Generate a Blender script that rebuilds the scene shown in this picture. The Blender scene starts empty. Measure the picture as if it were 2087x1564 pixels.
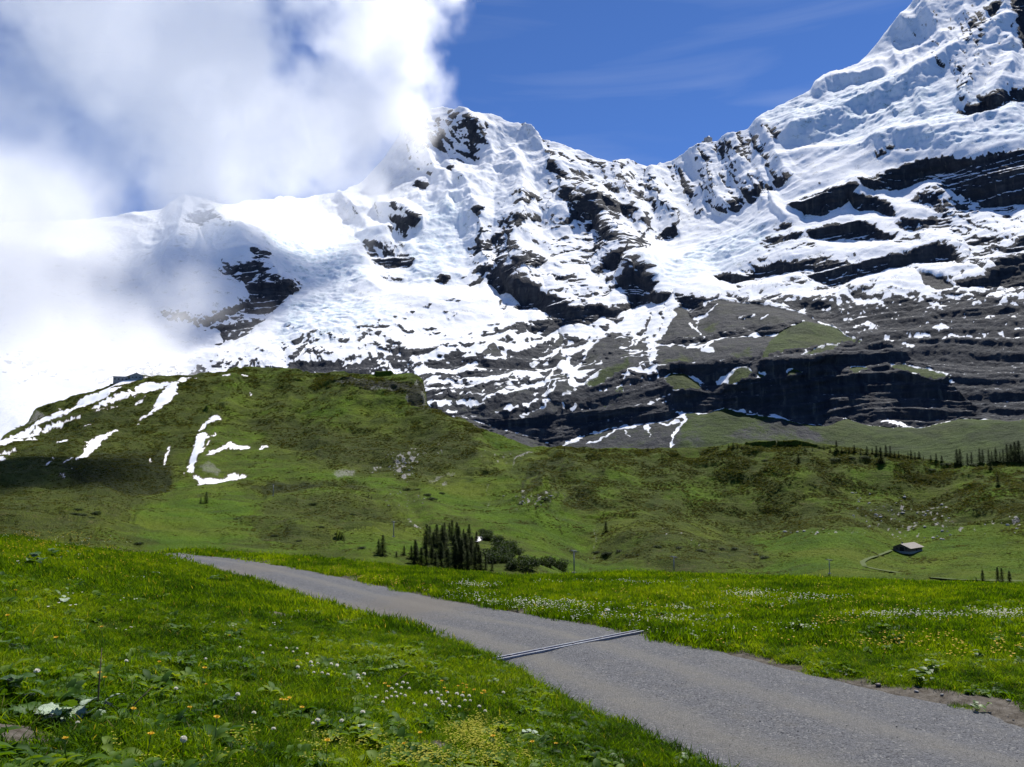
import bpy, math, random
import numpy as np
R = math.radians

# ------------------------------------------------------------------ camera, sky, sun, exposure
scene = bpy.context.scene
COL = scene.collection
FPX, CU, CV, PITCH = 1623.0, 1043.5, 782.0, R(5.9)      # lens (pixels of the 2087 wide photograph) and pitch
cam_data = bpy.data.cameras.new('camera')
cam = bpy.data.objects.new('camera', cam_data)
COL.objects.link(cam)
cam_data.sensor_width = 36.0
cam_data.lens = 36.0 * FPX / 2087.0
cam_data.clip_start = 0.1
cam_data.clip_end = 60000
cam.location = (0, 0, 0)
cam.rotation_euler = (math.pi / 2 + PITCH, 0, 0)
scene.camera = cam

SUN_EL, SUN_AZ = R(56), R(33)          # azimuth to the right of the view direction (+y)
world = bpy.data.worlds.new('World')
scene.world = world
world.use_nodes = True
wn = world.node_tree
wn.nodes.clear()
w_out = wn.nodes.new('ShaderNodeOutputWorld')
w_bg = wn.nodes.new('ShaderNodeBackground')
w_sky = wn.nodes.new('ShaderNodeTexSky')
w_sky.sky_type = 'NISHITA'
w_sky.sun_disc = False
w_sky.sun_elevation = SUN_EL
w_sky.sun_rotation = SUN_AZ
w_sky.altitude = 3000
w_sky.air_density = 0.8
w_sky.dust_density = 0.05
w_sky.ozone_density = 6.0
w_bg.inputs['Strength'].default_value = 0.085
w_tint = wn.nodes.new('ShaderNodeMix')
w_tint.data_type = 'RGBA'
w_tint.blend_type = 'MULTIPLY'
w_tint.inputs[0].default_value = 1.0
w_tint.inputs[7].default_value = (0.72, 0.93, 1.22, 1)
wn.links.new(w_sky.outputs[0], w_tint.inputs[6])
w_tc = wn.nodes.new('ShaderNodeTexCoord')
w_mp = wn.nodes.new('ShaderNodeMapping')
w_mp.inputs['Scale'].default_value = (2.2, 2.2, 16)
w_mp.inputs['Rotation'].default_value = (0.10, 0.06, 0)
w_ns = wn.nodes.new('ShaderNodeTexNoise')
w_ns.inputs['Scale'].default_value = 1.6
w_ns.inputs['Detail'].default_value = 6
w_ns.inputs['Distortion'].default_value = .6
w_rp = wn.nodes.new('ShaderNodeMapRange')
for i_, v_ in enumerate((.48, .78, 0.0, 0.11)): w_rp.inputs[i_ + 1].default_value = v_
w_cir = wn.nodes.new('ShaderNodeMix')
w_cir.data_type = 'RGBA'
w_cir.inputs[7].default_value = (6.0, 6.6, 7.6, 1)          # thin high cirrus
wn.links.new(w_tc.outputs['Generated'], w_mp.inputs[0])
wn.links.new(w_mp.outputs[0], w_ns.inputs['Vector'])
wn.links.new(w_ns.outputs[0], w_rp.inputs[0])
wn.links.new(w_rp.outputs[0], w_cir.inputs[0])
wn.links.new(w_tint.outputs[2], w_cir.inputs[6])
wn.links.new(w_cir.outputs[2], w_bg.inputs[0])
wn.links.new(w_bg.outputs[0], w_out.inputs[0])

sun_data = bpy.data.lights.new('sun', 'SUN')
sun_data.energy = 4.6
sun_data.angle = R(0.53)
sun_data.color = (1.0, 0.96, 0.89)
sun = bpy.data.objects.new('sun', sun_data)
COL.objects.link(sun)
sdir = (math.sin(SUN_AZ) * math.cos(SUN_EL), math.cos(SUN_AZ) * math.cos(SUN_EL), math.sin(SUN_EL))
from mathutils import Vector
sun.rotation_euler = Vector(sdir).to_track_quat('Z', 'Y').to_euler()
scene.view_settings.view_transform = 'Standard'
scene.view_settings.look = 'None'
scene.view_settings.gamma = 1
scene.view_settings.exposure = 0.55
scene.cycles.use_denoising = True
scene.cycles.max_bounces = 30
scene.cycles.diffuse_bounces = 3
scene.cycles.glossy_bounces = 2
scene.cycles.transmission_bounces = 4
scene.cycles.transparent_max_bounces = 8
scene.cycles.volume_bounces = 28
scene.cycles.volume_max_steps = 256
scene.cycles.caustics_reflective = False
scene.cycles.caustics_refractive = False

# ------------------------------------------------------------------ numpy helpers
rng = np.random.default_rng(7)
_perm = rng.permutation(256).astype(np.int32)
_perm = np.concatenate([_perm, _perm, _perm])
_g3 = rng.normal(size=(256, 3)).astype(np.float32)
_g3 /= np.linalg.norm(_g3, axis=1)[:, None]


def perlin3(x, y, z):
    xi = np.floor(x).astype(np.int32); yi = np.floor(y).astype(np.int32); zi = np.floor(z).astype(np.int32)
    xf = (x - xi).astype(np.float32); yf = (y - yi).astype(np.float32); zf = (z - zi).astype(np.float32)
    xi &= 255; yi &= 255; zi &= 255
    f = lambda t: t * t * t * (t * (t * 6 - 15) + 10)
    u, v, w = f(xf), f(yf), f(zf)

    def gr(dx, dy, dz):
        h = _perm[_perm[_perm[xi + dx] + yi + dy] + zi + dz]
        g = _g3[h]
        return g[..., 0] * (xf - dx) + g[..., 1] * (yf - dy) + g[..., 2] * (zf - dz)
    l = lambda a, b, t: a + t * (b - a)
    return l(l(l(gr(0, 0, 0), gr(1, 0, 0), u), l(gr(0, 1, 0), gr(1, 1, 0), u), v),
             l(l(gr(0, 0, 1), gr(1, 0, 1), u), l(gr(0, 1, 1), gr(1, 1, 1), u), v), w) * 1.7


def perlin2(x, y, seed=0.0):
    xi = np.floor(x).astype(np.int32); yi = np.floor(y).astype(np.int32)
    xf = (x - xi).astype(np.float32); yf = (y - yi).astype(np.float32)
    s = int(seed * 37) & 255
    xi &= 255; yi &= 255
    f = lambda t: t * t * t * (t * (t * 6 - 15) + 10)
    u, v = f(xf), f(yf)

    def gr(dx, dy):
        g = _g3[_perm[_perm[_perm[xi + dx] + yi + dy] + s]]
        return g[..., 0] * (xf - dx) + g[..., 1] * (yf - dy)
    a = gr(0, 0) + u * (gr(1, 0) - gr(0, 0))
    b = gr(0, 1) + u * (gr(1, 1) - gr(0, 1))
    return (a + v * (b - a)) * 1.9


def fbm2(x, y, oct=4, seed=0.0, gain=0.5):
    o = 0; a = 1.0; t = 0
    for i in range(oct):
        o = o + a * perlin2(x, y, seed + i * 1.7); t += a
        a *= gain; x = x * 2.03 + 11.3; y = y * 2.03 + 5.7
    return o / t


def sstep(a, b, x):
    t = np.clip((x - a) / (b - a), 0, 1)
    return t * t * (3 - 2 * t)


def lerp(a, b, t):
    return a + (b - a) * t


def ray(u, v):
    """direction through a pixel of the lens, scaled to horizontal length 1 (world x right, y ahead, z up)"""
    x = (u - CU) / FPX
    yc = (CV - v) / FPX
    y = math.cos(PITCH) - yc * math.sin(PITCH)
    z = math.sin(PITCH) + yc * math.cos(PITCH)
    h = np.sqrt(x * x + y * y)
    return x / h, y / h, z / h


def project(x, y, z):
    d = y * math.cos(PITCH) + z * math.sin(PITCH)
    k = z * math.cos(PITCH) - y * math.sin(PITCH)
    return CU + FPX * x / d, CV - FPX * k / d


class Raster:
    """a coarse map over the directions seen from the view point, painted area by area"""
    def __init__(s, u0, u1, v0, v1, st, chans):
        s.u0, s.v0, s.st = u0, v0, st
        s.nu = int((u1 - u0) / st) + 1; s.nv = int((v1 - v0) / st) + 1
        s.us = u0 + np.arange(s.nu) * st; s.vs = v0 + np.arange(s.nv) * st
        s.U, s.V = np.meshgrid(s.us, s.vs)
        s.c = {k: np.full(s.U.shape, val, np.float32) for k, val in chans.items()}

    def box(s, x0, x1, y0, y1):
        i0 = max(0, int((y0 - s.v0) / s.st) - 1); i1 = min(s.nv, int((y1 - s.v0) / s.st) + 3)
        j0 = max(0, int((x0 - s.u0) / s.st) - 1); j1 = min(s.nu, int((x1 - s.u0) / s.st) + 3)
        return i0, i1, j0, j1

    def paint(s, w, sl, vals):
        for k, val in vals.items():
            a = s.c[k][sl]
            s.c[k][sl] = a + (val - a) * w

    def poly(s, pts, soft=1.0, **vals):
        p = np.array(pts, float)
        m = soft * 2
        i0, i1, j0, j1 = s.box(p[:, 0].min() - m, p[:, 0].max() + m, p[:, 1].min() - m, p[:, 1].max() + m)
        if i1 <= i0 or j1 <= j0: return
        sl = (slice(i0, i1), slice(j0, j1))
        U, V = s.U[sl], s.V[sl]
        ins = np.zeros(U.shape, bool); d2 = np.full(U.shape, 1e9)
        for k in range(len(p)):
            (ax, ay), (bx, by) = p[k], p[(k + 1) % len(p)]
            c = ((ay > V) != (by > V))
            with np.errstate(divide='ignore', invalid='ignore'):
                ins ^= c & (U < (bx - ax) * (V - ay) / (by - ay + 1e-12) + ax)
            L = (bx - ax) ** 2 + (by - ay) ** 2 + 1e-9
            t = np.clip(((U - ax) * (bx - ax) + (V - ay) * (by - ay)) / L, 0, 1)
            d2 = np.minimum(d2, (U - ax - t * (bx - ax)) ** 2 + (V - ay - t * (by - ay)) ** 2)
        d = np.sqrt(d2) * np.where(ins, 1, -1)
        s.paint(np.clip(d / soft * 0.5 + 0.5, 0, 1), sl, vals)

    def line(s, pts, soft=0.8, amt=1.0, **vals):
        """a stroke; points are (x, y, width)"""
        p = []
        for q in pts:
            p.append(tuple(q) if len(q) == 3 else (q[0], q[1], pts[0][2]))
        p = np.array(p, float)
        m = p[:, 2].max() + soft * 2
        i0, i1, j0, j1 = s.box(p[:, 0].min() - m, p[:, 0].max() + m, p[:, 1].min() - m, p[:, 1].max() + m)
        if i1 <= i0 or j1 <= j0: return
        sl = (slice(i0, i1), slice(j0, j1))
        U, V = s.U[sl], s.V[sl]
        best = np.full(U.shape, -1e9)
        wob = 1.0 + .75 * perlin2(U / 9.0, V / 7.0, 3.0) + .35 * perlin2(U / 3.5, V / 3.5, 5.0)
        for k in range(len(p) - 1):
            ax, ay, aw = p[k]; bx, by, bw = p[k + 1]
            L = (bx - ax) ** 2 + (by - ay) ** 2 + 1e-9
            t = np.clip(((U - ax) * (bx - ax) + (V - ay) * (by - ay)) / L, 0, 1)
            d = np.sqrt((U - ax - t * (bx - ax)) ** 2 + (V - ay - t * (by - ay)) ** 2)
            best = np.maximum(best, (aw + t * (bw - aw)) / 2 * wob - d)
        s.paint(amt * np.clip(best / soft * 0.5 + 0.5, 0, 1), sl, vals)

    def sample(s, a, U, V):
        x = np.clip((U - s.u0) / s.st, 0, s.nu - 1.001); y = np.clip((V - s.v0) / s.st, 0, s.nv - 1.001)
        i = x.astype(int); j = y.astype(int); fx = x - i; fy = y - j
        return (a[j, i] * (1 - fx) * (1 - fy) + a[j, i + 1] * fx * (1 - fy) + a[j + 1, i] * (1 - fx) * fy + a[j + 1, i + 1] * fx * fy)


def Z(x0, y0, s, pts):
    return [(x0 + q[0] / s, y0 + q[1] / s) + tuple(q[2:]) for q in pts]


def tps(ctrl):
    """thin plate spline through (u, v, value)"""
    c = np.array(ctrl, float)
    P = c[:, :2] / 1000.0; n = len(P)
    def U(r2): return 0.5 * r2 * np.log(r2 + 1e-12)
    d = ((P[:, None] - P[None]) ** 2).sum(-1)
    A = np.zeros((n + 3, n + 3)); A[:n, :n] = U(d) + np.eye(n) * 2e-4
    A[:n, n] = 1; A[:n, n + 1:] = P; A[n, :n] = 1; A[n + 1:, :n] = P.T
    w = np.linalg.solve(A, np.concatenate([c[:, 2], np.zeros(3)]))
    def f(u, v):
        u = u / 1000.0; v = v / 1000.0
        o = w[n] + w[n + 1] * u + w[n + 2] * v
        for k in range(n):
            o = o + w[k] * U((u - P[k, 0]) ** 2 + (v - P[k, 1]) ** 2)
        return o
    return f


def blur(a, n):
    """box blur by running sums, twice, edge padded"""
    for ax in (0, 1):
        for _ in range(2):
            p = np.pad(a, [(n, n + 1) if k == ax else (0, 0) for k in (0, 1)], mode='edge').astype(np.float64)
            c = np.cumsum(p, axis=ax)
            N = a.shape[ax]
            a = (np.take(c, np.arange(N) + 2 * n, ax) - np.take(c, np.arange(N), ax)) / (2 * n)
    return a


def poisson(g, wv, wh, eps):
    """M minimising wv|dM/dv - g|^2 + wh|dM/du|^2 + eps M^2 on the pixel grid, mirrored edges"""
    nv, nu = g.shape
    rhs = np.zeros_like(g)
    rhs[1:] += -wv * (g[1:] - g[:-1]); rhs[0] += -wv * g[0]
    big = np.concatenate([rhs, rhs[::-1]], 0); big = np.concatenate([big, big[:, ::-1]], 1)
    F = np.fft.rfft2(big)
    ky = 2 - 2 * np.cos(2 * np.pi * np.fft.fftfreq(2 * nv)); kx = 2 - 2 * np.cos(2 * np.pi * np.fft.rfftfreq(2 * nu))
    F /= (wv * ky[:, None] + wh * kx[None] + eps)
    return np.fft.irfft2(F, s=big.shape)[:nv, :nu]


def interp_curve(pts, u):
    p = np.array(pts, float)
    return np.interp(u, p[:, 0], p[:, 1])


def tag(o, label=None, cat=None, group=None, kind=None):
    if label: o['label'] = label
    if cat: o['category'] = cat
    if group: o['group'] = group
    if kind: o['kind'] = kind
    return o


def mesh_np(name, P, faces, mat, parent=None, smooth=True, attrs=None, link=True):
    """mesh from a (n,3) array and (m,3|4) faces"""
    me = bpy.data.meshes.new(name)
    P = np.asarray(P, np.float32); F = np.asarray(faces, np.int32)
    k = F.shape[1]
    me.vertices.add(len(P)); me.vertices.foreach_set('co', P.ravel())
    me.loops.add(F.size); me.loops.foreach_set('vertex_index', F.ravel())
    me.polygons.add(len(F)); me.polygons.foreach_set('loop_start', np.arange(len(F), dtype=np.int32) * k)
    try: me.polygons.foreach_set('loop_total', np.full(len(F), k, np.int32))
    except Exception: pass
    if smooth: me.polygons.foreach_set('use_smooth', np.ones(len(F), bool))
    for nm, a in (attrs or {}).items():
        at = me.attributes.new(nm, 'FLOAT_COLOR', 'POINT')
        at.data.foreach_set('color', np.asarray(a, np.float32).ravel())
    me.update(calc_edges=True)
    if mat:
        for m in (mat if isinstance(mat, (list, tuple)) else [mat]): me.materials.append(m)
    if not link: return me
    o = bpy.data.objects.new(name, me)
    COL.objects.link(o)
    if parent: o.parent = parent
    return o


def grid_faces(nr, nc):
    i = np.arange(nr - 1)[:, None] * nc + np.arange(nc - 1)[None]
    return np.stack([i, i + 1, i + nc + 1, i + nc], -1).reshape(-1, 4)


def grid_normals(P):
    dv = np.gradient(P, axis=0); du = np.gradient(P, axis=1)
    n = np.cross(du, dv)
    n /= np.linalg.norm(n, axis=-1, keepdims=True) + 1e-9
    return n


# ------------------------------------------------------------------ materials
class NT:
    """small helper for building node materials"""
    def __init__(s, name):
        s.mat = bpy.data.materials.new(name); s.mat.use_nodes = True
        s.t = s.mat.node_tree; s.t.nodes.clear()
        s.out = s.t.nodes.new('ShaderNodeOutputMaterial')

    def n(s, typ, **kw):
        nd = s.t.nodes.new(typ)
        for k, v in kw.items(): setattr(nd, k, v)
        return nd

    def l(s, a, b): s.t.links.new(a, b)

    def put(s, sock, v):
        if v is None: return
        if isinstance(v, bpy.types.NodeSocket): s.l(v, sock)
        elif isinstance(v, (tuple, list)) and len(v) == 3 and sock.type == 'RGBA': sock.default_value = (*v, 1)
        else: sock.default_value = v

    def math(s, op, a, b=0.0, c=None, clamp=False):
        m = s.n('ShaderNodeMath', operation=op); m.use_clamp = clamp
        s.put(m.inputs[0], a); s.put(m.inputs[1], b)
        if c is not None: s.put(m.inputs[2], c)
        return m.outputs[0]

    def mix(s, f, a, b, typ='MIX'):
        m = s.n('ShaderNodeMix', data_type='RGBA', blend_type=typ)
        s.put(m.inputs[0], f); s.put(m.inputs[6], a); s.put(m.inputs[7], b)
        return m.outputs[2]

    def noise(s, scale, detail=4, rough=0.55, vec=None, dist=0.0, out=0):
        m = s.n('ShaderNodeTexNoise')
        m.inputs['Scale'].default_value = scale; m.inputs['Detail'].default_value = detail
        m.inputs['Roughness'].default_value = rough; m.inputs['Distortion'].default_value = dist
        if vec is not None: s.l(vec, m.inputs['Vector'])
        return m.outputs[out]

    def pos(s, sx=1, sy=1, sz=1):
        g = s.n('ShaderNodeNewGeometry')
        m = s.n('ShaderNodeVectorMath', operation='MULTIPLY')
        s.l(g.outputs['Position'], m.inputs[0]); m.inputs[1].default_value = (sx, sy, sz)
        return m.outputs[0]

    def ramp(s, v, a, b, lo=0.0, hi=1.0):
        m = s.n('ShaderNodeMapRange'); m.clamp = True
        s.put(m.inputs[0], v)
        for i, x in enumerate((a, b, lo, hi)): m.inputs[i + 1].default_value = x
        return m.outputs[0]

    def attr(s, name):
        a = s.n('ShaderNodeAttribute', attribute_name=name)
        sp = s.n('ShaderNodeSeparateColor'); s.l(a.outputs['Color'], sp.inputs[0])
        return sp.outputs[0], sp.outputs[1], sp.outputs[2], a.outputs['Alpha']

    def bump(s, h, strength, dist):
        b = s.n('ShaderNodeBump'); b.inputs['Strength'].default_value = strength; b.inputs['Distance'].default_value = dist
        s.l(h, b.inputs['Height']); return b.outputs[0]

    def bsdf(s, color, rough=0.9, normal=None, spec=0.3, metal=0.0, sss=0.0):
        b = s.n('ShaderNodeBsdfPrincipled')
        s.put(b.inputs['Base Color'], color); s.put(b.inputs['Roughness'], rough)
        b.inputs['Specular IOR Level'].default_value = spec
        b.inputs['Metallic'].default_value = metal
        if normal is not None: s.l(normal, b.inputs['Normal'])
        return b.outputs[0]

    def done(s, sh):
        s.l(sh, s.out.inputs['Surface']); return s.mat

# ------------------------------------------------------------------ the mountain massif
SKY_M = [(-700, 470), (-100, 462), (0, 455), (150, 450), (250, 440), (330, 428), (375, 412), (430, 424), (470, 428), (500, 418), (560, 412), (640, 405),
         (700, 398), (740, 370), (780, 325), (812, 280), (828, 252), (845, 238), (857, 229), (880, 225), (905, 223), (918, 226), (930, 231), (960, 235), (985, 236), (1000, 235),
         (1015, 243), (1030, 254), (1044, 261), (1058, 262), (1065, 262), (1072, 272), (1085, 278), (1098, 290), (1110, 296), (1140, 299), (1160, 304), (1180, 307),
         (1205, 322), (1232, 333), (1245, 339), (1262, 331), (1275, 330), (1292, 333), (1305, 340), (1318, 346), (1335, 346), (1350, 343), (1385, 326), (1420, 306),
         (1444, 293), (1465, 288), (1490, 275), (1520, 270), (1545, 254), (1556, 242), (1570, 234), (1605, 213), (1640, 196), (1655, 185), (1668, 168), (1680, 159),
         (1715, 150), (1745, 135), (1760, 120), (1790, 85), (1815, 55), (1832, 38), (1858, 8), (1875, -10), (1930, -34), (1990, -48), (2087, -60),
         (2300, -60), (2800, -40)]
M_CTRL = [(-500, 980, 1500), (200, 980, 1500), (950, 980, 1450), (1400, 980, 1400), (2087, 980, 1300), (2600, 980, 1300),
          (1200, 900, 1600), (1600, 880, 1650), (2050, 880, 1600), (600, 780, 2300), (0, 780, 2300), (1000, 800, 2000), (1250, 800, 1950), (1600, 760, 1900), (2000, 760, 2050),
          (900, 700, 2700), (1370, 620, 2850), (1700, 660, 2450), (2087, 640, 2400), (600, 660, 3200), (300, 640, 3300), (1060, 600, 3350), (1600, 560, 2950),
          (2000, 500, 3000), (1320, 480, 4000), (1450, 520, 3700), (800, 500, 4100), (550, 480, 4300), (300, 500, 4200), (-300, 500, 4500), (400, 415, 4800), (650, 410, 5600),
          (760, 350, 5500), (900, 230, 5600), (1080, 290, 5400), (1060, 400, 4700), (1320, 345, 5300), (1500, 280, 5000), (1700, 170, 5300), (1600, 350, 4200),
          (1900, -20, 6000), (2060, 40, 5100), (2087, 300, 3700), (1850, 330, 3850), (2500, 200, 4200), (2087, -200, 7200), (2600, -300, 7200), (1250, 340, 5200)]
mr = Raster(-600, 2700, -320, 990, 2.0, dict(rock=0.04, scree=0.0, grass=0.0, ice=0.0, steep=0.0, wall=0.0))
PM = mr.poly
LM = mr.line
zc = lambda pts: Z(1300, 0, 2.606, pts)       # upper right face
zm = lambda pts: Z(780, 180, 3.008, pts)      # central peak
zl = lambda pts: Z(200, 380, 3.478, pts)      # left spur
zb = lambda pts: Z(840, 640, 4.174, pts)      # lower middle
zr = lambda pts: Z(1300, 580, 4.174, pts)     # lower right
zq = lambda pts: Z(1440, 360, 3.2257, pts)    # right bands
zp = lambda pts: Z(800, 200, 5.2125, pts)     # summit
zs = lambda pts: Z(1100, 300, 5.2125, pts)    # saddle
zk = lambda pts: Z(900, 450, 5.2125, pts)     # spur foot

# base regions -------------------------------------------------
PM([(560, 730), (700, 708), (860, 712), (960, 690), (1040, 672), (1100, 660), (1290, 625), (1380, 608), (1480, 612), (1600, 606), (1800, 600), (2087, 560),
    (2700, 540), (2700, 1000), (560, 1000)], soft=6, rock=.86)
PM([(-600, 700), (240, 735), (420, 735), (600, 700), (600, 790), (-600, 790)], soft=10, rock=0.36)
PM([(600, 690), (870, 672), (1000, 690), (900, 735), (740, 750), (600, 745)], soft=10, rock=0.40)
PM([(590, 743), (640, 738), (700, 738), (704, 765), (588, 768)], soft=2, rock=1.0)
PM([(704, 740), (870, 715), (900, 760), (850, 770), (704, 770)], soft=8, rock=0.62)
# right streaked slabs
PM([(1560, 505), (1660, 470), (1760, 450), (1900, 430), (2087, 440), (2700, 430), (2700, 620), (1480, 615), (1480, 590)], soft=12, rock=0.42)
PM([(1890, 400), (1960, 410), (2087, 430), (2087, 560), (2000, 560), (1960, 500), (1900, 480)], soft=10, rock=0.62)
# the central spur: a lightly plastered face with ledges
PM([(1040, 420), (1230, 360), (1310, 440), (1330, 520), (1300, 600), (1100, 640), (1060, 600), (980, 600), (930, 560), (960, 480), (1000, 440)], soft=16, rock=0.33)
PM([(1110, 300), (1240, 335), (1320, 350), (1420, 470), (1330, 470), (1230, 390), (1120, 350)], soft=12, rock=0.36)
PM([(1500, 270), (1590, 280), (1600, 350), (1500, 440), (1350, 470), (1330, 380), (1440, 310)], soft=14, rock=0.30)
# upper right wall
PM([(1840, 60), (1990, 0), (2087, 0), (2700, 0), (2700, 260), (2087, 200), (1960, 210), (1880, 110), (1800, 105)], soft=30, rock=0.22)
PM([(1960, 130), (2087, 70), (2087, 200), (2000, 240), (1930, 240)], soft=24, rock=0.24)
PM([(850, 250), (940, 240), (1000, 290), (940, 360), (880, 320)], soft=12, rock=0.34)
# ice falls (blue, broken)
for pts in ([(540, 480), (640, 500), (740, 530), (760, 590), (640, 600), (560, 560)], [(560, 480), (620, 482), (700, 520), (660, 545), (600, 520)],
            [(820, 500), (900, 470), (950, 500), (930, 570), (840, 575)], [(1310, 560), (1420, 510), (1560, 470), (1590, 500), (1470, 560), (1330, 600)],
            [(650, 640), (720, 625), (760, 660), (700, 690)], [(600, 620), (700, 610), (820, 660), (700, 700), (560, 700)], [(1560, 260), (1800, 170), (2087, 210), (2087, 260), (1700, 300)],
            [(860, 440), (940, 420), (950, 470), (880, 480)], [(1560, 240), (1640, 210), (1700, 260), (1620, 290)]):
    PM(pts, soft=18, ice=0.9)
PM([(1660, 330), (1800, 290), (1950, 290), (2087, 255), (2700, 255), (2700, 300), (2087, 292), (1950, 312), (1800, 312)], soft=6, ice=0.8)

for pts, w in (([(840, 240), (960, 235), (1110, 296), (1240, 335), (1320, 350), (1440, 300), (1560, 250), (1620, 340), (1480, 450), (1350, 480), (1330, 560), (1120, 640), (980, 600), (900, 520), (860, 440), (720, 420), (800, 300)], .8),
               ([(1790, 80), (1875, -40), (2700, -300), (2700, 260), (2087, 190), (1950, 250), (1880, 160), (1800, 130)], .75), ([(300, 430), (420, 420), (520, 500), (560, 600), (480, 700), (240, 700), (200, 500)], .6),
               ([(560, 412), (740, 372), (800, 420), (740, 480), (560, 470)], .6), ([(1560, 505), (1660, 470), (1900, 430), (2087, 440), (2700, 430), (2700, 620), (1480, 615)], .5)):
    PM(pts, soft=60, wall=w)
# ------------------------------------------------ rock of the upper right face
PM(zc([(1290, 930), (1480, 860), (1640, 850), (1800, 850), (1900, 815), (2051, 790), (2400, 780), (2400, 1150), (2051, 1110), (1960, 1130), (1850, 1100), (1760, 1050), (1640, 1020),
       (1560, 960), (1400, 1020), (1200, 1030), (1170, 1010)]), soft=2, rock=1.0, steep=1, ice=0)
PM(zq([(590, 260), (640, 180), (720, 150), (740, 120), (880, 110), (960, 95), (1010, 140), (1040, 150), (1120, 150), (1200, 170), (1260, 230), (1320, 260), (1220, 275), (1140, 245),
       (1010, 240), (960, 215), (950, 175), (900, 220), (810, 250), (800, 275), (740, 290), (640, 300)]), soft=1.5, rock=0.92, steep=1)
PM(zq([(640, 400), (720, 360), (800, 330), (900, 310), (1000, 290), (1100, 320), (1130, 350), (1200, 390), (1250, 420), (1180, 430), (960, 450), (800, 445), (700, 430)]), soft=1.5, rock=1, steep=1)
PM(zq([(400, 430), (480, 425), (560, 405), (660, 400), (640, 430), (540, 465), (460, 475), (410, 470)]), soft=2, rock=.8)
PM(zq([(460, 385), (520, 360), (590, 350), (560, 375), (480, 395)]), soft=2, rock=.75)
PM(zq([(50, 690), (120, 645), (200, 650), (250, 665), (330, 610), (420, 585), (560, 570), (700, 590), (800, 570), (1000, 560), (1200, 530), (1320, 510), (1460, 470), (1560, 460), (1620, 490),
       (1680, 560), (1640, 590), (1560, 600), (1500, 600), (1380, 600), (1360, 590), (1340, 610), (1200, 610), (1080, 670), (960, 700), (880, 740), (760, 730), (660, 680), (620, 640), (500, 680),
       (400, 690), (240, 715), (150, 725), (60, 700)]), soft=1.5, rock=1, steep=1)
LM(zq([(560, 500, 6), (640, 495, 12), (730, 485, 6)]), rock=.9)
PM(zq([(1340, 190), (1400, 130), (1470, 90), (1540, 120), (1560, 200), (1500, 240), (1440, 250), (1380, 230)]), soft=4, rock=.6)
PM(zq([(1480, 90), (1720, 110), (1740, 190), (1560, 190)]), soft=5, rock=.55)
PM(zq([(1240, 330), (1330, 300), (1380, 330), (1460, 280), (1560, 240), (1700, 280), (1780, 330), (1700, 380), (1560, 360), (1450, 370), (1280, 360)]), soft=4, rock=.78)
PM(zq([(1560, 220), (1900, 260), (1990, 380), (1700, 400), (1640, 350)]), soft=8, rock=.5)
PM(zq([(1230, 460), (1290, 420), (1400, 395), (1440, 420), (1340, 460)]), soft=2, rock=.9)
PM(zq([(1700, 400), (1900, 400), (2000, 420), (1860, 540), (1740, 520)]), soft=5, rock=.82)
PM(zq([(1890, 600), (1960, 500), (2087, 420), (2400, 400), (2400, 760), (1700, 760), (1640, 740), (1740, 700), (1900, 640)]), soft=3, rock=1, steep=.7)
PM(zc([(1740, 200), (1830, 60), (1950, 30), (1900, 150), (1790, 215)]), soft=4, rock=.62)
PM([(2066, -60), (2100, -90), (2300, -90), (2200, 130), (2087, 112), (2070, 90), (2060, 50)], soft=3, rock=.95, steep=1)
PM(zc([(1700, 640), (1790, 600), (1830, 560), (2051, 500), (2300, 470), (2300, 560), (2051, 560), (1960, 600), (1860, 640), (1760, 680), (1710, 670)]), soft=3, rock=.78, steep=.6)
PM(zc([(530, 830), (600, 740), (680, 700), (780, 760), (740, 820), (640, 860), (540, 880)]), soft=6, rock=.42)
PM(zc([(505, 1160), (530, 1080), (620, 1040), (700, 1000), (800, 960), (870, 955), (780, 1020), (650, 1080), (540, 1160)]), soft=5, rock=.62)
PM(zc([(610, 1120), (640, 1040), (660, 1060), (640, 1110)]), soft=2, rock=.9)
LM(zc([(970, 1000, 3), (1060, 980, 5)]), rock=.8)
LM(zc([(1250, 880, 8), (1350, 835, 10), (1470, 830, 6)]), rock=.6)
LM(zc([(1160, 920, 4), (1290, 930, 8)]), rock=.6)
PM(zs([(1500, 400), (1560, 380), (1640, 470), (1680, 560), (1600, 580), (1520, 560)]), soft=3, rock=.6)
PM(zs([(1240, 960), (1330, 830), (1440, 810), (1490, 880), (1440, 940), (1350, 970)]), soft=2, rock=.85, steep=.6)
PM(zs([(1140, 620), (1260, 590), (1340, 690), (1300, 780), (1220, 680)]), soft=3, rock=.55)
PM(zs([(1080, 790), (1150, 740), (1200, 830), (1130, 830)]), soft=2, rock=.75)
PM(zs([(830, 190), (900, 150), (1020, 170), (1110, 260), (980, 260), (860, 240)]), soft=3, rock=.5)
LM(zs([(1070, 200, 6), (1090, 330, 6), (1100, 460, 4), (1240, 560, 3), (1480, 800, 3)]), rock=.6)

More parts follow.
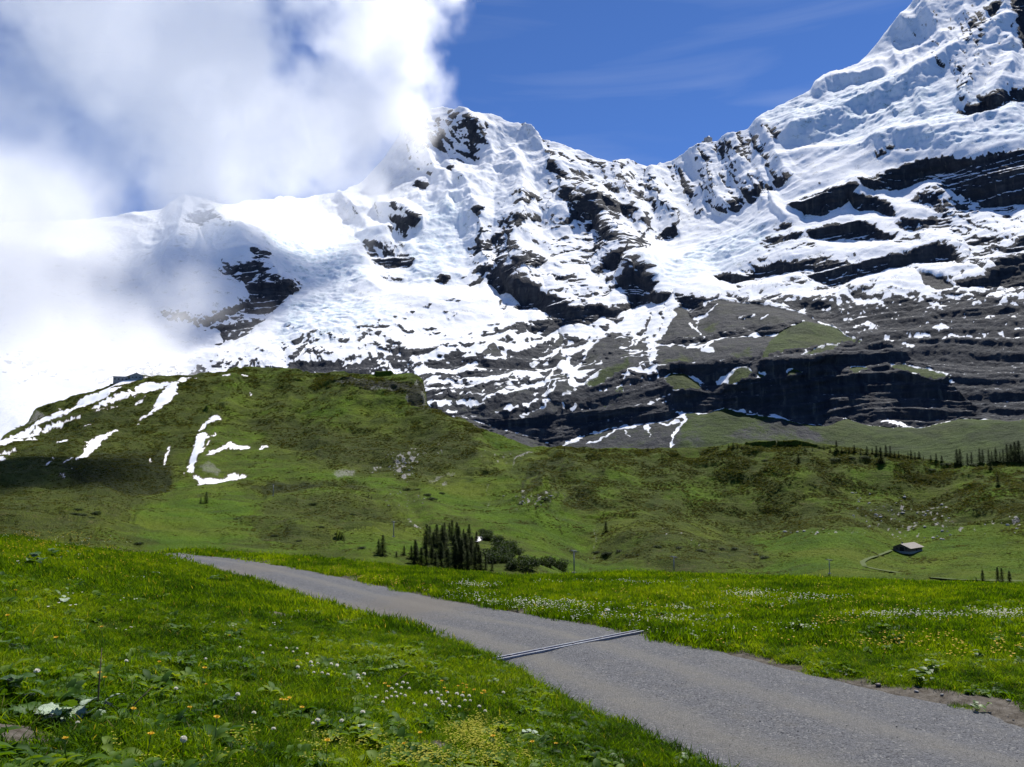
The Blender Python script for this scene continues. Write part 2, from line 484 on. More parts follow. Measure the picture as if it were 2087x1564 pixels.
# ------------------------------------------------ summit and the face below it
PM(zp([(250, 480), (300, 400), (420, 430), (500, 400), (560, 330), (620, 300), (560, 230), (600, 180), (700, 200), (860, 290), (990, 370), (1000, 460), (940, 540), (860, 480), (900, 580), (970, 640),
       (900, 690), (840, 640), (760, 600), (640, 580), (560, 600), (440, 560), (380, 610), (300, 520)]), soft=5, rock=.47, steep=.15)
PM(zp([(600, 830), (680, 820), (700, 860), (630, 880)]), soft=2, rock=.6)
PM(zp([(240, 930), (300, 900), (400, 960), (380, 1000), (260, 1010)]), soft=2, rock=.8, steep=.8)
PM(zp([(330, 850), (440, 830), (470, 880), (380, 880)]), soft=3, rock=.5)
PM(zp([(1530, 480), (1600, 490), (1640, 560), (1580, 550)]), soft=1.5, rock=.9)
PM(zp([(1330, 370), (1350, 330), (1400, 330), (1430, 380), (1380, 400)]), soft=2, rock=.8)
PM(zp([(1740, 640), (1820, 650), (1880, 700), (1870, 750), (1760, 720)]), soft=3, rock=.6)
LM(zp([(1700, 640, 5), (1720, 770, 8)]), rock=.7)
PM(zs([(130, 340), (190, 290), (240, 340), (330, 420), (430, 440), (460, 490), (380, 480), (300, 500), (230, 460), (200, 380)]), soft=2, rock=.88, steep=.6)
PM(zs([(330, 360), (450, 350), (620, 380), (700, 440), (720, 500), (860, 520), (780, 560), (700, 540), (560, 500), (460, 460)]), soft=4, rock=.66)
PM(zs([(240, 700), (330, 590), (480, 570), (300, 540), (400, 520), (480, 570), (420, 640), (380, 710), (320, 740)]), soft=2, rock=.9, steep=.6)
PM(zs([(600, 640), (740, 600), (850, 600), (900, 680), (990, 740), (1040, 800), (960, 780), (860, 750), (850, 800), (780, 860), (700, 780), (620, 700)]), soft=2.5, rock=.85, steep=.5)
PM(zs([(900, 650), (980, 640), (1020, 720), (980, 740)]), soft=2, rock=.8)
PM(zs([(510, 600), (560, 600), (640, 690), (680, 860), (760, 930), (860, 1050), (880, 1110), (790, 1110), (700, 1000), (680, 940), (560, 920), (480, 1000), (540, 800), (490, 700)]), soft=2, rock=1, steep=1)
LM(zs([(280, 890, 5), (400, 830, 14), (560, 750, 12)]), rock=.85)
PM(zs([(480, 1060), (620, 960), (760, 1010), (800, 1100), (760, 1180), (600, 1240), (520, 1240), (420, 1290), (400, 1270), (560, 1150)]), soft=3, rock=.72)
PM(zs([(860, 1030), (1000, 990), (1140, 870), (1165, 870), (1180, 1030), (1170, 1150), (1040, 1200), (920, 1190), (860, 1130)]), soft=2, rock=.88, steep=.8)
for k in range(5):
    LM(zs([(800 + k * 20, 850 + 42 * k, 2.5), (960, 880 + 38 * k, 3.5), (1130, 900 + 36 * k, 3)]), rock=.85)
PM(zs([(500, 1340), (640, 1280), (780, 1260), (900, 1210), (1010, 1210), (1030, 1300), (940, 1370), (840, 1390), (760, 1370), (600, 1390), (560, 1370), (700, 1310)]), soft=2.5, rock=.8, steep=.6)
LM(zs([(190, 1480, 4), (340, 1470, 11), (500, 1440, 7), (660, 1410, 6), (840, 1390, 8)]), rock=1)
LM(zs([(710, 1510, 3), (780, 1490, 7), (840, 1470, 2)]), rock=1)
PM(zm([(1480, 1290), (1500, 1230), (1560, 1180), (1590, 1130), (1620, 1150), (1640, 1180), (1700, 1250), (1760, 1300), (1740, 1340), (1700, 1370), (1620, 1390), (1500, 1360)]), soft=2, rock=.97, steep=1)
LM(zm([(1150, 1310, 5), (1220, 1300, 7), (1330, 1300, 5), (1460, 1260, 9), (1500, 1230, 5)]), rock=1)
# spur foot (left buttress)
PM(zk([(310, 370), (400, 300), (500, 230), (600, 180), (700, 100), (780, 80), (860, 90), (780, 210), (750, 260), (700, 250), (640, 330), (600, 480), (540, 440), (520, 380), (560, 330), (430, 380), (340, 440)]), soft=3, rock=.76, steep=.5)
PM(zk([(740, 260), (820, 330), (900, 380), (980, 430), (1130, 470), (1100, 540), (960, 600), (880, 620), (860, 560), (850, 480), (780, 440)]), soft=3, rock=.85, steep=.6)
PM(zk([(500, 720), (520, 640), (640, 560), (740, 590), (860, 560), (880, 640), (860, 760), (1080, 740), (1100, 800), (1300, 840), (1340, 900), (1400, 960), (1400, 1030), (1040, 1020), (1060, 960), (1040, 950), (960, 990), (860, 1010),
       (780, 1005), (830, 930), (850, 850), (760, 840), (700, 850), (620, 880), (580, 850), (580, 740)]), soft=2, rock=1, steep=1)
PM(zk([(280, 690), (400, 660), (460, 680), (420, 720), (360, 720), (320, 750)]), soft=1.5, rock=.95, steep=.5)
LM(zk([(320, 600, 3), (440, 560, 5)]), rock=.8)
LM(zk([(430, 610, 5), (540, 580, 6)]), rock=.8)
PM(zk([(380, 0), (450, -20), (440, 60), (400, 70)]), soft=1.5, rock=.9)
PM(zk([(400, 120), (460, 100), (430, 160)]), soft=1.5, rock=.9)
for q in ([(900, 50, 3), (1060, 50, 4)], [(1000, 270, 4), (1180, 270, 5)], [(1110, 400, 3), (1240, 385, 6), (1500, 330, 3)], [(1240, 700, 6), (1400, 690, 12), (1560, 665, 7), (1720, 630, 7), (1900, 600, 7)],
          [(1340, 880, 3), (1520, 850, 6), (1700, 855, 5), (1860, 790, 8), (1960, 740, 5)], [(1760, 725, 3), (1860, 700, 8), (1900, 690, 3)], [(880, 680, 4), (1100, 680, 4)], [(1440, 490, 10), (1520, 440, 7), (1600, 400, 10)]):
    LM(zk(q), rock=.95)
PM(zk([(940, 1130), (1060, 1060), (1200, 1010), (1400, 950), (1500, 940), (1700, 920), (1780, 960), (1900, 960), (2100, 900), (2100, 980), (1900, 1030), (1760, 1020), (1700, 1080), (1640, 1120), (1560, 1170), (1500, 1180),
       (1430, 1150), (1280, 1160), (1100, 1230), (940, 1230)]), soft=2, rock=1, steep=1)
# left spur
PM(zl([(850, 620), (900, 580), (1100, 600), (1100, 500), (1150, 520), (1200, 570), (1180, 620), (1215, 700), (1180, 720), (1250, 740), (1450, 760), (1420, 790), (1350, 850), (1300, 900), (1320, 920), (1200, 970), (1100, 960),
       (1200, 1000), (1100, 1080), (1000, 1130), (880, 1120), (850, 1030), (700, 1000), (600, 960), (450, 960), (470, 900), (700, 920), (900, 880), (1080, 820), (1030, 740), (900, 680)]), soft=7, rock=.70, steep=.4)
PM(zl([(1160, 700), (1450, 740), (1400, 800), (1250, 800), (1180, 760)]), soft=3, rock=.6)
PM(zl([(880, 950), (1050, 900), (1120, 940), (1090, 1010), (900, 1010)]), soft=4, rock=.42)
PM(zl([(580, 280), (620, 300), (700, 260), (760, 160), (820, 180), (840, 250), (920, 310), (985, 360), (960, 370), (880, 320), (760, 350), (690, 340), (620, 320)]), soft=3, rock=.68)
PM(zl([(740, 170), (840, 180), (860, 230), (780, 240)]), soft=2, rock=.5)
PM(zl([(1900, 420), (2000, 400), (2087, 520), (2087, 600), (2000, 620), (1930, 540)]), soft=3, rock=.6)
PM(zm([(50, 800), (90, 755), (180, 790), (240, 880), (200, 900), (150, 900), (160, 970), (210, 1030), (170, 1100), (60, 1120), (-40, 1110), (-60, 1040), (-30, 990), (60, 940)]), soft=4, rock=.5)
PM(zm([(160, 890), (180, 830), (230, 850), (235, 900)]), soft=2, rock=.95, steep=1)
PM(zm([(-60, 1060), (60, 1050), (130, 1010), (210, 1050), (180, 1110), (20, 1125)]), soft=2, rock=.88, steep=.8)
PM(zm([(310, 1190), (370, 1150), (440, 1160), (400, 1210), (340, 1210)]), soft=1.5, rock=.95, steep=1)
PM(zm([(0, 1190), (100, 1170), (190, 1170), (120, 1200), (30, 1220)]), soft=2, rock=.75)
for pts in ([(640, 890), (700, 870), (770, 880), (740, 900), (660, 905)], [(1240, 1060), (1330, 1040), (1450, 1050), (1400, 1080), (1270, 1080)], [(720, 1110), (900, 1120), (870, 1160), (800, 1150)]):
    PM(zl(pts), soft=4, rock=.5)
for k in range(26):
    x = rng.uniform(600, 1050); y = 628 + rng.uniform(0, 90) - (x - 600) * .02
    LM([(x, y, 1), (x + rng.uniform(15, 40), y - rng.uniform(-3, 6), rng.uniform(2, 6)), (x + rng.uniform(45, 80), y - rng.uniform(-2, 12), 1)], rock=.55, amt=.8)

# ------------------------------------------------ lower slabs: snow ledges between dark bands
def snow(f, w, rock=0.0):
    for q in w: LM(f(q), soft=1.0, rock=rock, scree=0, grass=0, steep=0)
snow(zb, ([(0, 290, 18), (200, 275, 9), (420, 265, 7), (640, 250, 9), (850, 200, 12)], [(300, 190, 8), (600, 175, 7), (900, 110, 9), (1150, 40, 7)], [(0, 400, 8), (120, 430, 6)],
          [(120, 430, 4), (220, 375, 6), (320, 340, 8), (400, 318, 6), (460, 345, 9), (600, 320, 9), (720, 285, 8), (900, 310, 12), (1000, 290, 7), (1150, 230, 9), (1260, 175, 9), (1420, 160, 22), (1560, 180, 20), (1700, 180, 16), (1850, 170, 14), (1980, 110, 22), (2060, 40, 30)],
          [(380, 385, 2), (530, 380, 4)], [(890, 250, 16), (980, 225, 14), (1100, 215, 8)], [(40, 505, 9), (180, 500, 9), (380, 520, 6), (480, 465, 7), (550, 440, 5)], [(420, 520, 3), (560, 475, 6), (640, 490, 3)], [(60, 520, 4), (380, 530, 3)],
          [(120, 600, 9), (260, 560, 5)], [(150, 610, 7), (400, 600, 5), (600, 605, 5), (740, 585, 11), (880, 535, 8), (990, 520, 8)], [(120, 665, 5), (340, 665, 3)], [(360, 645, 7), (440, 645, 8), (520, 655, 2)],
          [(920, 570, 3), (1040, 540, 7), (1150, 510, 10), (1170, 500, 5)], [(1170, 600, 6), (1200, 540, 9), (1235, 475, 5)], [(160, 780, 7), (300, 775, 9), (340, 785, 4)], [(380, 775, 5), (480, 785, 9), (630, 785, 4)],
          [(620, 760, 3), (700, 720, 8), (850, 690, 7), (960, 665, 8), (1060, 640, 7), (1150, 610, 8), (1190, 580, 6)], [(300, 830, 5), (330, 850, 5), (400, 850, 3)], [(420, 832, 2), (600, 832, 2)], [(710, 828, 2), (820, 805, 7), (920, 790, 3)],
          [(940, 785, 3), (1000, 785, 9), (1090, 740, 6)], [(1120, 760, 9), (1180, 700, 6), (1250, 620, 2)], [(1150, 785, 5), (1190, 755, 3)], [(1020, 430, 4), (1170, 425, 3)], [(1020, 400, 4), (1130, 395, 5), (1220, 350, 4), (1245, 320, 2)],
          [(1310, 340, 10), (1380, 325, 12), (1440, 320, 7), (1530, 265, 2)], [(1560, 310, 2), (1700, 270, 5), (1810, 235, 3)], [(1750, 305, 3), (1840, 265, 12), (1910, 210, 10)], [(1300, 430, 10), (1340, 395, 10), (1400, 385, 3)],
          [(1540, 680, 3), (1610, 685, 5), (1695, 650, 2)], [(1480, 610, 2), (1580, 560, 5), (1670, 500, 2)], [(740, 360, 2), (850, 395, 2)], [(990, 870, 2), (1050, 880, 2)]))
PM(zb([(1240, 480), (1290, 420), (1340, 440), (1380, 480), (1440, 500), (1540, 470), (1640, 430), (1720, 430), (1880, 330), (1720, 440), (1540, 530), (1420, 590), (1350, 620), (1440, 620), (1420, 660), (1390, 700),
       (1370, 665), (1330, 640), (1350, 590), (1340, 560), (1280, 520)]), soft=1.2, rock=0, steep=0)
PM(zb([(1340, 430), (1420, 360), (1560, 340), (1700, 370), (1690, 400), (1640, 440), (1540, 460), (1430, 490), (1390, 470)]), soft=1.5, rock=1)
PM(zb([(1560, 100), (1640, 30), (1720, 90), (1740, 100), (1640, 130), (1580, 130)]), soft=1.2, rock=0)
PM(zb([(1770, 20), (2000, 0), (2200, -60), (2150, 100), (1900, 160), (1760, 170), (1920, 90), (1880, 70), (1740, 70)]), soft=1.5, rock=0)
PM(zb([(1590, 130), (1700, 120), (1740, 140), (1640, 180)]), soft=1, rock=1)
PM(zb([(1720, 100), (1780, 75), (1920, 85), (1860, 140), (1760, 150)]), soft=1, rock=1)
PM(zb([(1640, 60), (1730, 40), (1780, 45), (1720, 75)]), soft=1, rock=1)
# snow in the right slabs
snow(zq, ([(700, 450, 8), (900, 465, 12), (1100, 445, 14), (1230, 440, 6)], [(500, 540, 4), (800, 500, 14), (1000, 500, 16), (1200, 490, 14), (1400, 460, 10), (1550, 440, 4)], [(600, 630, 3), (700, 620, 5)],
          [(390, 690, 2), (520, 675, 5), (620, 650, 4)], [(130, 750, 8), (320, 715, 8)], [(340, 770, 6), (500, 752, 6)], [(0, 800, 7), (200, 790, 5)], [(700, 735, 4), (780, 735, 3)], [(690, 775, 3), (850, 780, 3), (930, 775, 2)],
          [(860, 742, 3), (940, 732, 4)], [(960, 758, 3), (1150, 755, 6), (1330, 715, 7), (1390, 690, 5)], [(950, 700, 4), (1100, 665, 7), (1350, 655, 6), (1400, 670, 3)], [(1000, 720, 3), (1200, 690, 5), (1370, 680, 3)], [(1200, 630, 5), (1300, 650, 5)],
          [(1360, 595, 3), (1420, 640, 12), (1500, 650, 6)], [(1480, 620, 4), (1560, 620, 6), (1650, 620, 6)], [(1580, 690, 4), (1700, 700, 9), (1830, 670, 10), (1890, 610, 7)], [(1300, 755, 4), (1430, 755, 3)], [(1430, 795, 3), (1520, 782, 6), (1600, 772, 2)],
          [(1040, 798, 2), (1150, 798, 2)], [(580, 820, 4), (690, 822, 3)], [(530, 846, 3), (570, 846, 2)], [(100, 828, 4), (170, 840, 5), (240, 855, 2)], [(345, 850, 3), (450, 862, 3)], [(560, 905, 2), (670, 917, 2)], [(940, 872, 2), (1000, 866, 2)],
          [(1000, 852, 4), (1050, 856, 2)], [(1110, 857, 2), (1200, 857, 2)], [(1210, 848, 3), (1330, 852, 2)], [(1030, 987, 3), (1110, 992, 3)], [(1470, 975, 2), (1620, 965, 4)], [(1800, 960, 2), (1850, 948, 3)], [(1290, 1105, 6), (1360, 1120, 5)],
          [(1750, 870, 4), (1800, 855, 3)], [(1890, 510, 3), (2000, 460, 5)], [(1890, 550, 5), (1960, 530, 3)], [(1940, 410, 5), (2087, 385, 10)], [(1990, 350, 4), (2087, 340, 6)], [(1940, 245, 4), (2087, 245, 5)], [(420, 540, 6), (560, 520, 3)],
          [(1140, 150, 3), (1260, 125, 9), (1380, 80, 9), (1440, 40, 3)], [(1230, 200, 5), (1340, 260, 22), (1440, 270, 14), (1540, 250, 4)], [(1080, 290, 10), (1200, 310, 9), (1340, 270, 8)], [(1420, 380, 10), (1560, 400, 10), (1700, 450, 8), (1720, 500, 4)],
          [(1200, 370, 6), (1360, 380, 4)], [(1530, 360, 2), (1630, 345, 4)], [(1670, 530, 3), (1760, 545, 4)]))
# gullies, screes and grass of the right foot
PM(zr([(290, 140), (350, 140), (700, 150), (1180, 230), (1460, 300), (1560, 380), (1400, 370), (1140, 390), (900, 390), (700, 430), (520, 470), (260, 540), (170, 530), (200, 460), (330, 280), (290, 240)]), soft=2, rock=0.12, scree=1)
PM(zr([(-420, 560), (-200, 420), (90, 520), (90, 720), (-100, 760), (-500, 760)]), soft=4, rock=.2, scree=1)
PM(zr([(160, 550), (420, 550), (700, 500), (960, 470), (1180, 470), (1060, 640), (870, 650), (640, 680), (260, 720), (160, 700)]), soft=3, rock=.1, scree=1)
PM(zb([(1190, 570), (1235, 475), (1290, 550), (1340, 590), (1340, 650), (1400, 700), (1300, 780), (1100, 860), (900, 850), (1150, 790)]), soft=2, rock=.15, scree=1)
for c, w, h in (((1270, 160), 90, 120), ((1260, 310), 90, 100), ((860, 535), 60, 60), ((700, 280), 140, 90)):
    PM(zb([(c[0], c[1]), (c[0] + w * .6, c[1] + h), (c[0] - w, c[1] + h)]), soft=1.5, rock=.1, scree=1)
PM(zb([(100, 600), (500, 620), (1100, 640), (1000, 760), (700, 860), (400, 880), (200, 840)]), soft=8, rock=.5, scree=1)
snow(zb, ([(620, 760, 3), (700, 720, 8), (850, 690, 7), (960, 665, 8), (1060, 640, 7), (1150, 610, 8)], [(160, 780, 7), (300, 775, 9), (340, 785, 4)], [(380, 775, 5), (480, 785, 9), (630, 785, 4)], [(150, 610, 7), (400, 600, 5), (600, 605, 5), (740, 585, 11)],
          [(120, 665, 5), (340, 665, 3)], [(360, 645, 7), (440, 645, 8)], [(300, 830, 5), (330, 850, 5), (400, 850, 3)], [(710, 828, 2), (820, 805, 7), (920, 790, 3)], [(940, 785, 3), (1000, 785, 9), (1090, 740, 6)], [(1120, 760, 9), (1180, 700, 6), (1250, 620, 2)]))
PM(zq([(1390, 660), (1560, 690), (1640, 740), (1560, 770), (1430, 740)]), soft=2, rock=.1, scree=1)
PM([(1760, 690), (1900, 655), (2087, 640), (2400, 630), (2400, 720), (2087, 720), (1990, 715), (1860, 705)], soft=6, rock=.85)
PM([(1850, 715), (2087, 715), (2400, 710), (2400, 870), (2087, 850), (2010, 850), (1960, 800), (1940, 765), (1900, 750)], soft=8, rock=.9, steep=.15)
PM([(2060, 830), (2087, 815), (2200, 800), (2200, 870), (2087, 865), (2060, 855)], soft=2, rock=.8, steep=0)
PM(zr([(350, 140), (420, 115), (520, 110), (620, 150), (560, 190), (420, 210), (330, 215)]), soft=1.5, rock=1, scree=0, steep=.5)
PM(zr([(425, 210), (590, 190), (700, 185), (600, 280), (540, 310), (470, 310), (430, 260)]), soft=1.5, rock=1, scree=0, steep=.5)
for q, w in (([(260, 530), (420, 490), (590, 500)], 10), ([(620, 500), (760, 440), (960, 400), (1380, 380)], 11), ([(780, 480), (960, 470), (1200, 430)], 6), ([(860, 320), (990, 300)], 3), ([(1060, 325), (1100, 300)], 3)):
    LM(zr([(x, y, w) for x, y in q]), rock=.95, scree=0, steep=.6)
def green(f, w, s=2, g=1.0, sc=1.0):
    for q in w: PM(f(q), soft=s, grass=g, rock=0.0, scree=sc, steep=0)
green(zr, ([(1180, 470), (1240, 420), (1400, 370), (1560, 380), (1700, 420), (1800, 470), (1940, 485), (1750, 500), (1540, 545), (1280, 580), (1200, 600), (1060, 650), (1100, 560)],
           [(220, 790), (400, 780), (480, 830), (560, 860), (500, 890), (300, 900), (260, 850)], [(740, 850), (840, 740), (940, 720), (980, 760), (960, 790), (860, 830)], [(1010, 740), (1110, 770), (1040, 790)],
           [(1210, 780), (1320, 710), (1440, 745), (1300, 770)], [(1790, 740), (1820, 700), (1880, 690), (1980, 710), (1860, 740)], [(1990, 690), (2040, 685), (2030, 700)], [(1540, 560), (1700, 520), (1640, 590), (1500, 620), (1380, 610)]))
green(lambda p: p, ([(1810, 745), (1840, 742), (1945, 765), (1905, 772), (1850, 757)],), 1.5)
green(zb, ([(1540, 740), (1560, 700), (1700, 660), (1780, 620), (1820, 660), (1780, 740), (1600, 790)], [(1480, 620), (1680, 500), (1850, 420), (1840, 500), (1700, 560), (1560, 650)]), 4, .8)
green(zr, ([(200, 700), (380, 640), (480, 680), (300, 740)], [(560, 400), (700, 340), (640, 420)], [(800, 620), (960, 580), (980, 640), (860, 650)]), 6, .6)
# lower left cliff band and the great shaded wall
PM([(960, 862), (990, 850), (1050, 850), (1120, 838), (1200, 832), (1300, 826), (1372, 822), (1392, 842), (1390, 856), (1350, 862), (1300, 868), (1250, 872), (1200, 885), (1150, 905), (1100, 900), (1000, 880)], soft=2, rock=1, scree=0, grass=0, steep=1)
PM(zr([(0, 820), (100, 790), (240, 900), (280, 1000), (300, 1070), (100, 1060), (0, 1050)]), soft=4, rock=.85, scree=.5)
PM([(1100, 818), (1180, 800), (1370, 790), (1370, 825), (1200, 835)], soft=6, rock=.85, scree=.3)
PM(zr([(230, 730), (360, 690), (520, 700), (640, 670), (860, 650), (860, 690), (820, 750), (760, 790), (680, 840), (580, 830), (460, 790), (320, 775), (230, 760)]), soft=1.5, rock=1, scree=0, grass=0, steep=1)
PM(zr([(1040, 700), (1060, 650), (1190, 640), (1500, 650), (1640, 590), (1760, 510), (1940, 485), (2087, 470), (2260, 560), (2500, 700), (2660, 770), (2300, 720), (2000, 720), (1800, 740), (1700, 790), (1560, 800), (1440, 750), (1320, 710),
       (1210, 780), (1120, 760), (1010, 730)]), soft=1.5, rock=1, scree=0, grass=0, steep=1)
PM(zr([(270, 910), (420, 895), (700, 905), (760, 850), (960, 800), (1150, 790), (1300, 765), (1440, 755), (1560, 810), (1700, 790), (1800, 745), (1980, 715), (2200, 690), (2660, 790), (2760, 900), (2960, 1130), (2940, 1165), (2760, 1165), (2420, 1240),
       (2080, 1240), (1920, 1210), (1800, 1155), (1690, 1200), (1640, 1235), (1500, 1225), (1300, 1180), (1080, 1110), (730, 1050), (590, 1110), (430, 1105), (330, 1080), (270, 1000)]), soft=1.5, rock=1, scree=0, grass=0, steep=1)
green(zr, ([(1790, 740), (1820, 700), (1880, 690), (1980, 710), (1860, 740)],), 1.2)
green(lambda p: p, ([(1810, 745), (1840, 742), (1945, 765), (1905, 772), (1850, 757)],), 1.5)
# talus and meadows under the walls
PM([(1150, 990), (1150, 906), (1200, 886), (1250, 874), (1300, 869), (1350, 864), (1392, 858), (1395, 990)], soft=1.5, rock=.03, scree=1, grass=.12, steep=0)
PM([(1395, 990), (1392, 858), (1404, 846), (1440, 849), (1475, 832), (1560, 854), (1660, 875), (1700, 873), (1725, 857), (1760, 872), (1800, 880), (1880, 880), (1960, 860), (2010, 862), (2087, 865), (2800, 880), (2800, 990)], soft=1.5, rock=0, scree=1, grass=.9, steep=0)
PM([(1470, 905), (1500, 880), (1560, 858), (1600, 872), (1640, 900), (1660, 915), (1560, 912)], soft=8, scree=1, grass=.3)
PM([(1560, 858), (1620, 872), (1700, 915), (1660, 915)], soft=3, scree=1, grass=.1)
PM([(1400, 850), (1440, 850), (1430, 930), (1380, 930)], soft=8, scree=.8, grass=.55)
PM([(2000, 850), (2060, 850), (2087, 862), (2087, 880), (2040, 870)], soft=4, scree=1, grass=.2)
PM([(930, 1000), (930, 850), (1000, 868), (1120, 905), (1150, 1000)], soft=3, rock=.4, scree=.8, steep=0)
snow(zr, ([(300, 130, 8), (310, 170, 9), (270, 230, 12), (200, 330, 17), (140, 430, 16), (100, 520, 7), (100, 600, 6), (120, 700, 4), (135, 735, 4)], [(330, 150, 8), (300, 260, 8), (230, 400, 8), (140, 530, 6), (155, 640, 8), (140, 730, 4), (190, 830, 2), (250, 890, 2)],
          [(300, 200, 8), (150, 300, 14), (-50, 320, 26), (-120, 380, 14)], [(210, 330, 8), (60, 450, 10), (-20, 540, 5)], [(120, 330, 12), (0, 430, 6), (-60, 560, 3)], [(170, 80, 10), (260, 90, 14), (360, 80, 12), (560, 110, 6), (700, 120, 4)], [(380, 60, 8), (540, 30, 9), (800, 10, 6)],
          [(400, 555, 4), (500, 580, 6), (600, 560, 9), (650, 520, 5)], [(570, 590, 6), (630, 595, 6)], [(980, 470, 4), (1010, 470, 8), (1045, 450, 2)], [(460, 800, 2), (520, 825, 4), (590, 835, 2)], [(670, 840, 3), (740, 810, 6), (800, 765, 3)],
          [(430, 340, 3), (500, 400, 4), (540, 450, 4), (590, 480, 4)], [(500, 390, 2), (520, 320, 2), (590, 240, 2), (600, 280, 2), (690, 195, 2)], [(330, 1090, 4), (380, 1110, 9), (410, 1140, 8), (390, 1200, 8), (330, 1260, 9), (310, 1320, 8), (305, 1390, 6), (300, 1440, 5)],
          [(180, 1195, 2), (260, 1215, 4), (360, 1190, 5)], [(60, 1240, 5), (90, 1220, 9), (110, 1215, 3)], [(90, 1260, 2), (105, 1330, 1.5)], [(440, 1105, 1), (520, 1115, 4), (590, 1100, 1)], [(850, 1075, 2), (1030, 1095, 2)], [(1120, 1118, 2), (1200, 1150, 7), (1290, 1178, 4)],
          [(2080, 1240 - 70, 3), (2200, 1215, 8), (2330, 1238, 4)], [(250, 553, 3), (310, 555, 2)]))
snow(zb, ([(1300, 1120, 3), (1400, 1080, 5), (1460, 1060, 3)], [(1480, 1100, 3), (1560, 1080, 5), (1640, 1050, 3), (1720, 990, 3), (1900, 970, 3)], [(1810, 1010, 4), (1840, 1040, 3)], [(1980, 990, 7), (2020, 980, 6)], [(2010, 1010, 4), (2025, 1080, 1.5)]))
for k in range(150):
    x = rng.uniform(1440, 2087); y = rng.uniform(596, 700) + (x - 1700) * .01; L_ = rng.uniform(10, 46)
    if 1380 < x < 1700 and y > 618 + (x - 1440) * .12: continue
    LM([(x, y, .6), (x + L_ * .5, y + rng.uniform(-2, 1), rng.uniform(1.6, 3.4)), (x + L_, y + rng.uniform(-3, 1), .6)], soft=.9, rock=0, scree=0, steep=0)
for k in range(150):
    x = rng.uniform(860, 1330); y = rng.uniform(655, 815) - (x - 1000) * .10; L_ = rng.uniform(10, 50)
    if y > 850: continue
    LM([(x, y, .6), (x + L_ * .5, y - rng.uniform(0, 5), rng.uniform(1.4, 3.2)), (x + L_, y - rng.uniform(2, 12), .6)], soft=.9, rock=0, scree=0, steep=0)
PM(zr([(110, 350), (80, 430), (20, 460), (60, 400)]), soft=1, rock=1)
LM(zr([(100, 360, 5), (130, 300, 6)]), rock=1)
LM(zr([(190, 350, 3), (260, 200, 4)]), rock=1)
LM(zr([(225, 350, 4), (240, 320, 4)]), rock=1)

# ---- depth: smooth control surface, then let the rock stand steep and the ledges lie flat
fM = tps([(u, v, math.log(1500 + (d - 1500) * (.64 if d > 1500 else 1))) for u, v, d in M_CTRL])
cs = 5
LbC = fM(mr.U[::cs, ::cs], mr.V[::cs, ::cs])
def upsample(C, shape, cs):
    jj, ii = np.meshgrid(np.arange(shape[1]) / cs, np.arange(shape[0]) / cs)
    jj = np.minimum(jj, C.shape[1] - 1.001); ii = np.minimum(ii, C.shape[0] - 1.001)
    i = ii.astype(int); j = jj.astype(int); fi = ii - i; fj = jj - j
    return C[i, j] * (1 - fi) * (1 - fj) + C[i, j + 1] * (1 - fi) * fj + C[i + 1, j] * fi * (1 - fj) + C[i + 1, j + 1] * fi * fj
Lb = upsample(LbC, mr.U.shape, cs)

DIRC = [(-300, 600, 0), (300, 600, -4), (600, 700, -3), (900, 720, -8), (1100, 700, -14), (1250, 640, -13), (1150, 500, -6), (1250, 400, 30), (1300, 500, 8), (920, 300, 40), (1000, 560, -35), (1000, 430, -25),
        (1300, 760, -18), (1400, 700, -8), (1500, 560, -8), (1600, 480, -10), (1700, 400, -12), (1950, 470, 10), (2050, 560, 0), (1700, 620, 2), (1950, 620, 4), (1900, 200, 62), (2050, 150, 60), (1550, 330, 70),
        (1400, 420, 55), (1500, 900, 2), (1100, 870, -5), (800, 500, 40), (550, 620, 10), (400, 480, 8), (2300, 300, 30)]
fD = tps([(u, v, a) for u, v, a in DIRC])
ang = np.radians(upsample(fD(mr.U[::cs, ::cs], mr.V[::cs, ::cs]), mr.U.shape, cs))
def streaks(U, V, ang):
    wx = fbm2(U / 90, V / 90, 3, 3.1) * 26; wy = fbm2(U / 90 + 40, V / 90, 3, 5.3) * 26
    U2, V2 = U + wx, V + wy
    a = (U2 * np.cos(ang) + V2 * np.sin(ang)); b = (-U2 * np.sin(ang) + V2 * np.cos(ang))
    return fbm2(a / 95, b / 13, 5, 1.3, 0.62) + 0.35 * fbm2(a / 30, b / 3.6, 3, 8.1, 0.6) + .25 * fbm2(U2 / 24, V2 / 16, 4, 2.2, .6)
# directions vary slowly, so the rotated frames are blended between a few fixed ones
def streak_field(U, V, ang):
    bins = np.radians([-35, -15, 0, 20, 45, 65]); out = np.zeros_like(U); wsum = np.zeros_like(U)
    for b in bins:
        w = np.clip(1 - np.abs(ang - b) / np.radians(20), 0, 1) ** 1.0
        if w.max() <= 0: continue
        out += w * streaks(U, V, b); wsum += w
    return out / np.maximum(wsum, 1e-3)
ang = np.clip(ang, np.radians(-35), np.radians(65))
st = streak_field(mr.U, mr.V, ang)
rk = mr.c['rock']
wj = 8.0
Uw = mr.U + wj * fbm2(mr.U / 14, mr.V / 9, 3, 9.0); Vw = mr.V + wj * .7 * fbm2(mr.U / 16, mr.V / 8, 3, 4.0)
rkw = blur(mr.sample(rk, Uw, Vw), 1)
rockm = sstep(0.44, 0.56, rkw + (st + .5 * fbm2(mr.U / 11, mr.V / 8, 3, 6.6, .7)) * 0.95 * (1 - 0.85 * np.abs(2 * rkw - 1) ** 6))
mr.c['rockm'] = rockm.astype(np.float32)
el_slope = mr.c['steep']
m = 1.0 + 0.55 * st * .6
m = lerp(m, 0.42, rockm)
m = lerp(m, 0.10, np.clip(el_slope * rockm, 0, 1))
m = np.clip(m, 0.08, 2.5)
m = lerp(m, .05, sstep(.4, .8, el_slope * rockm))
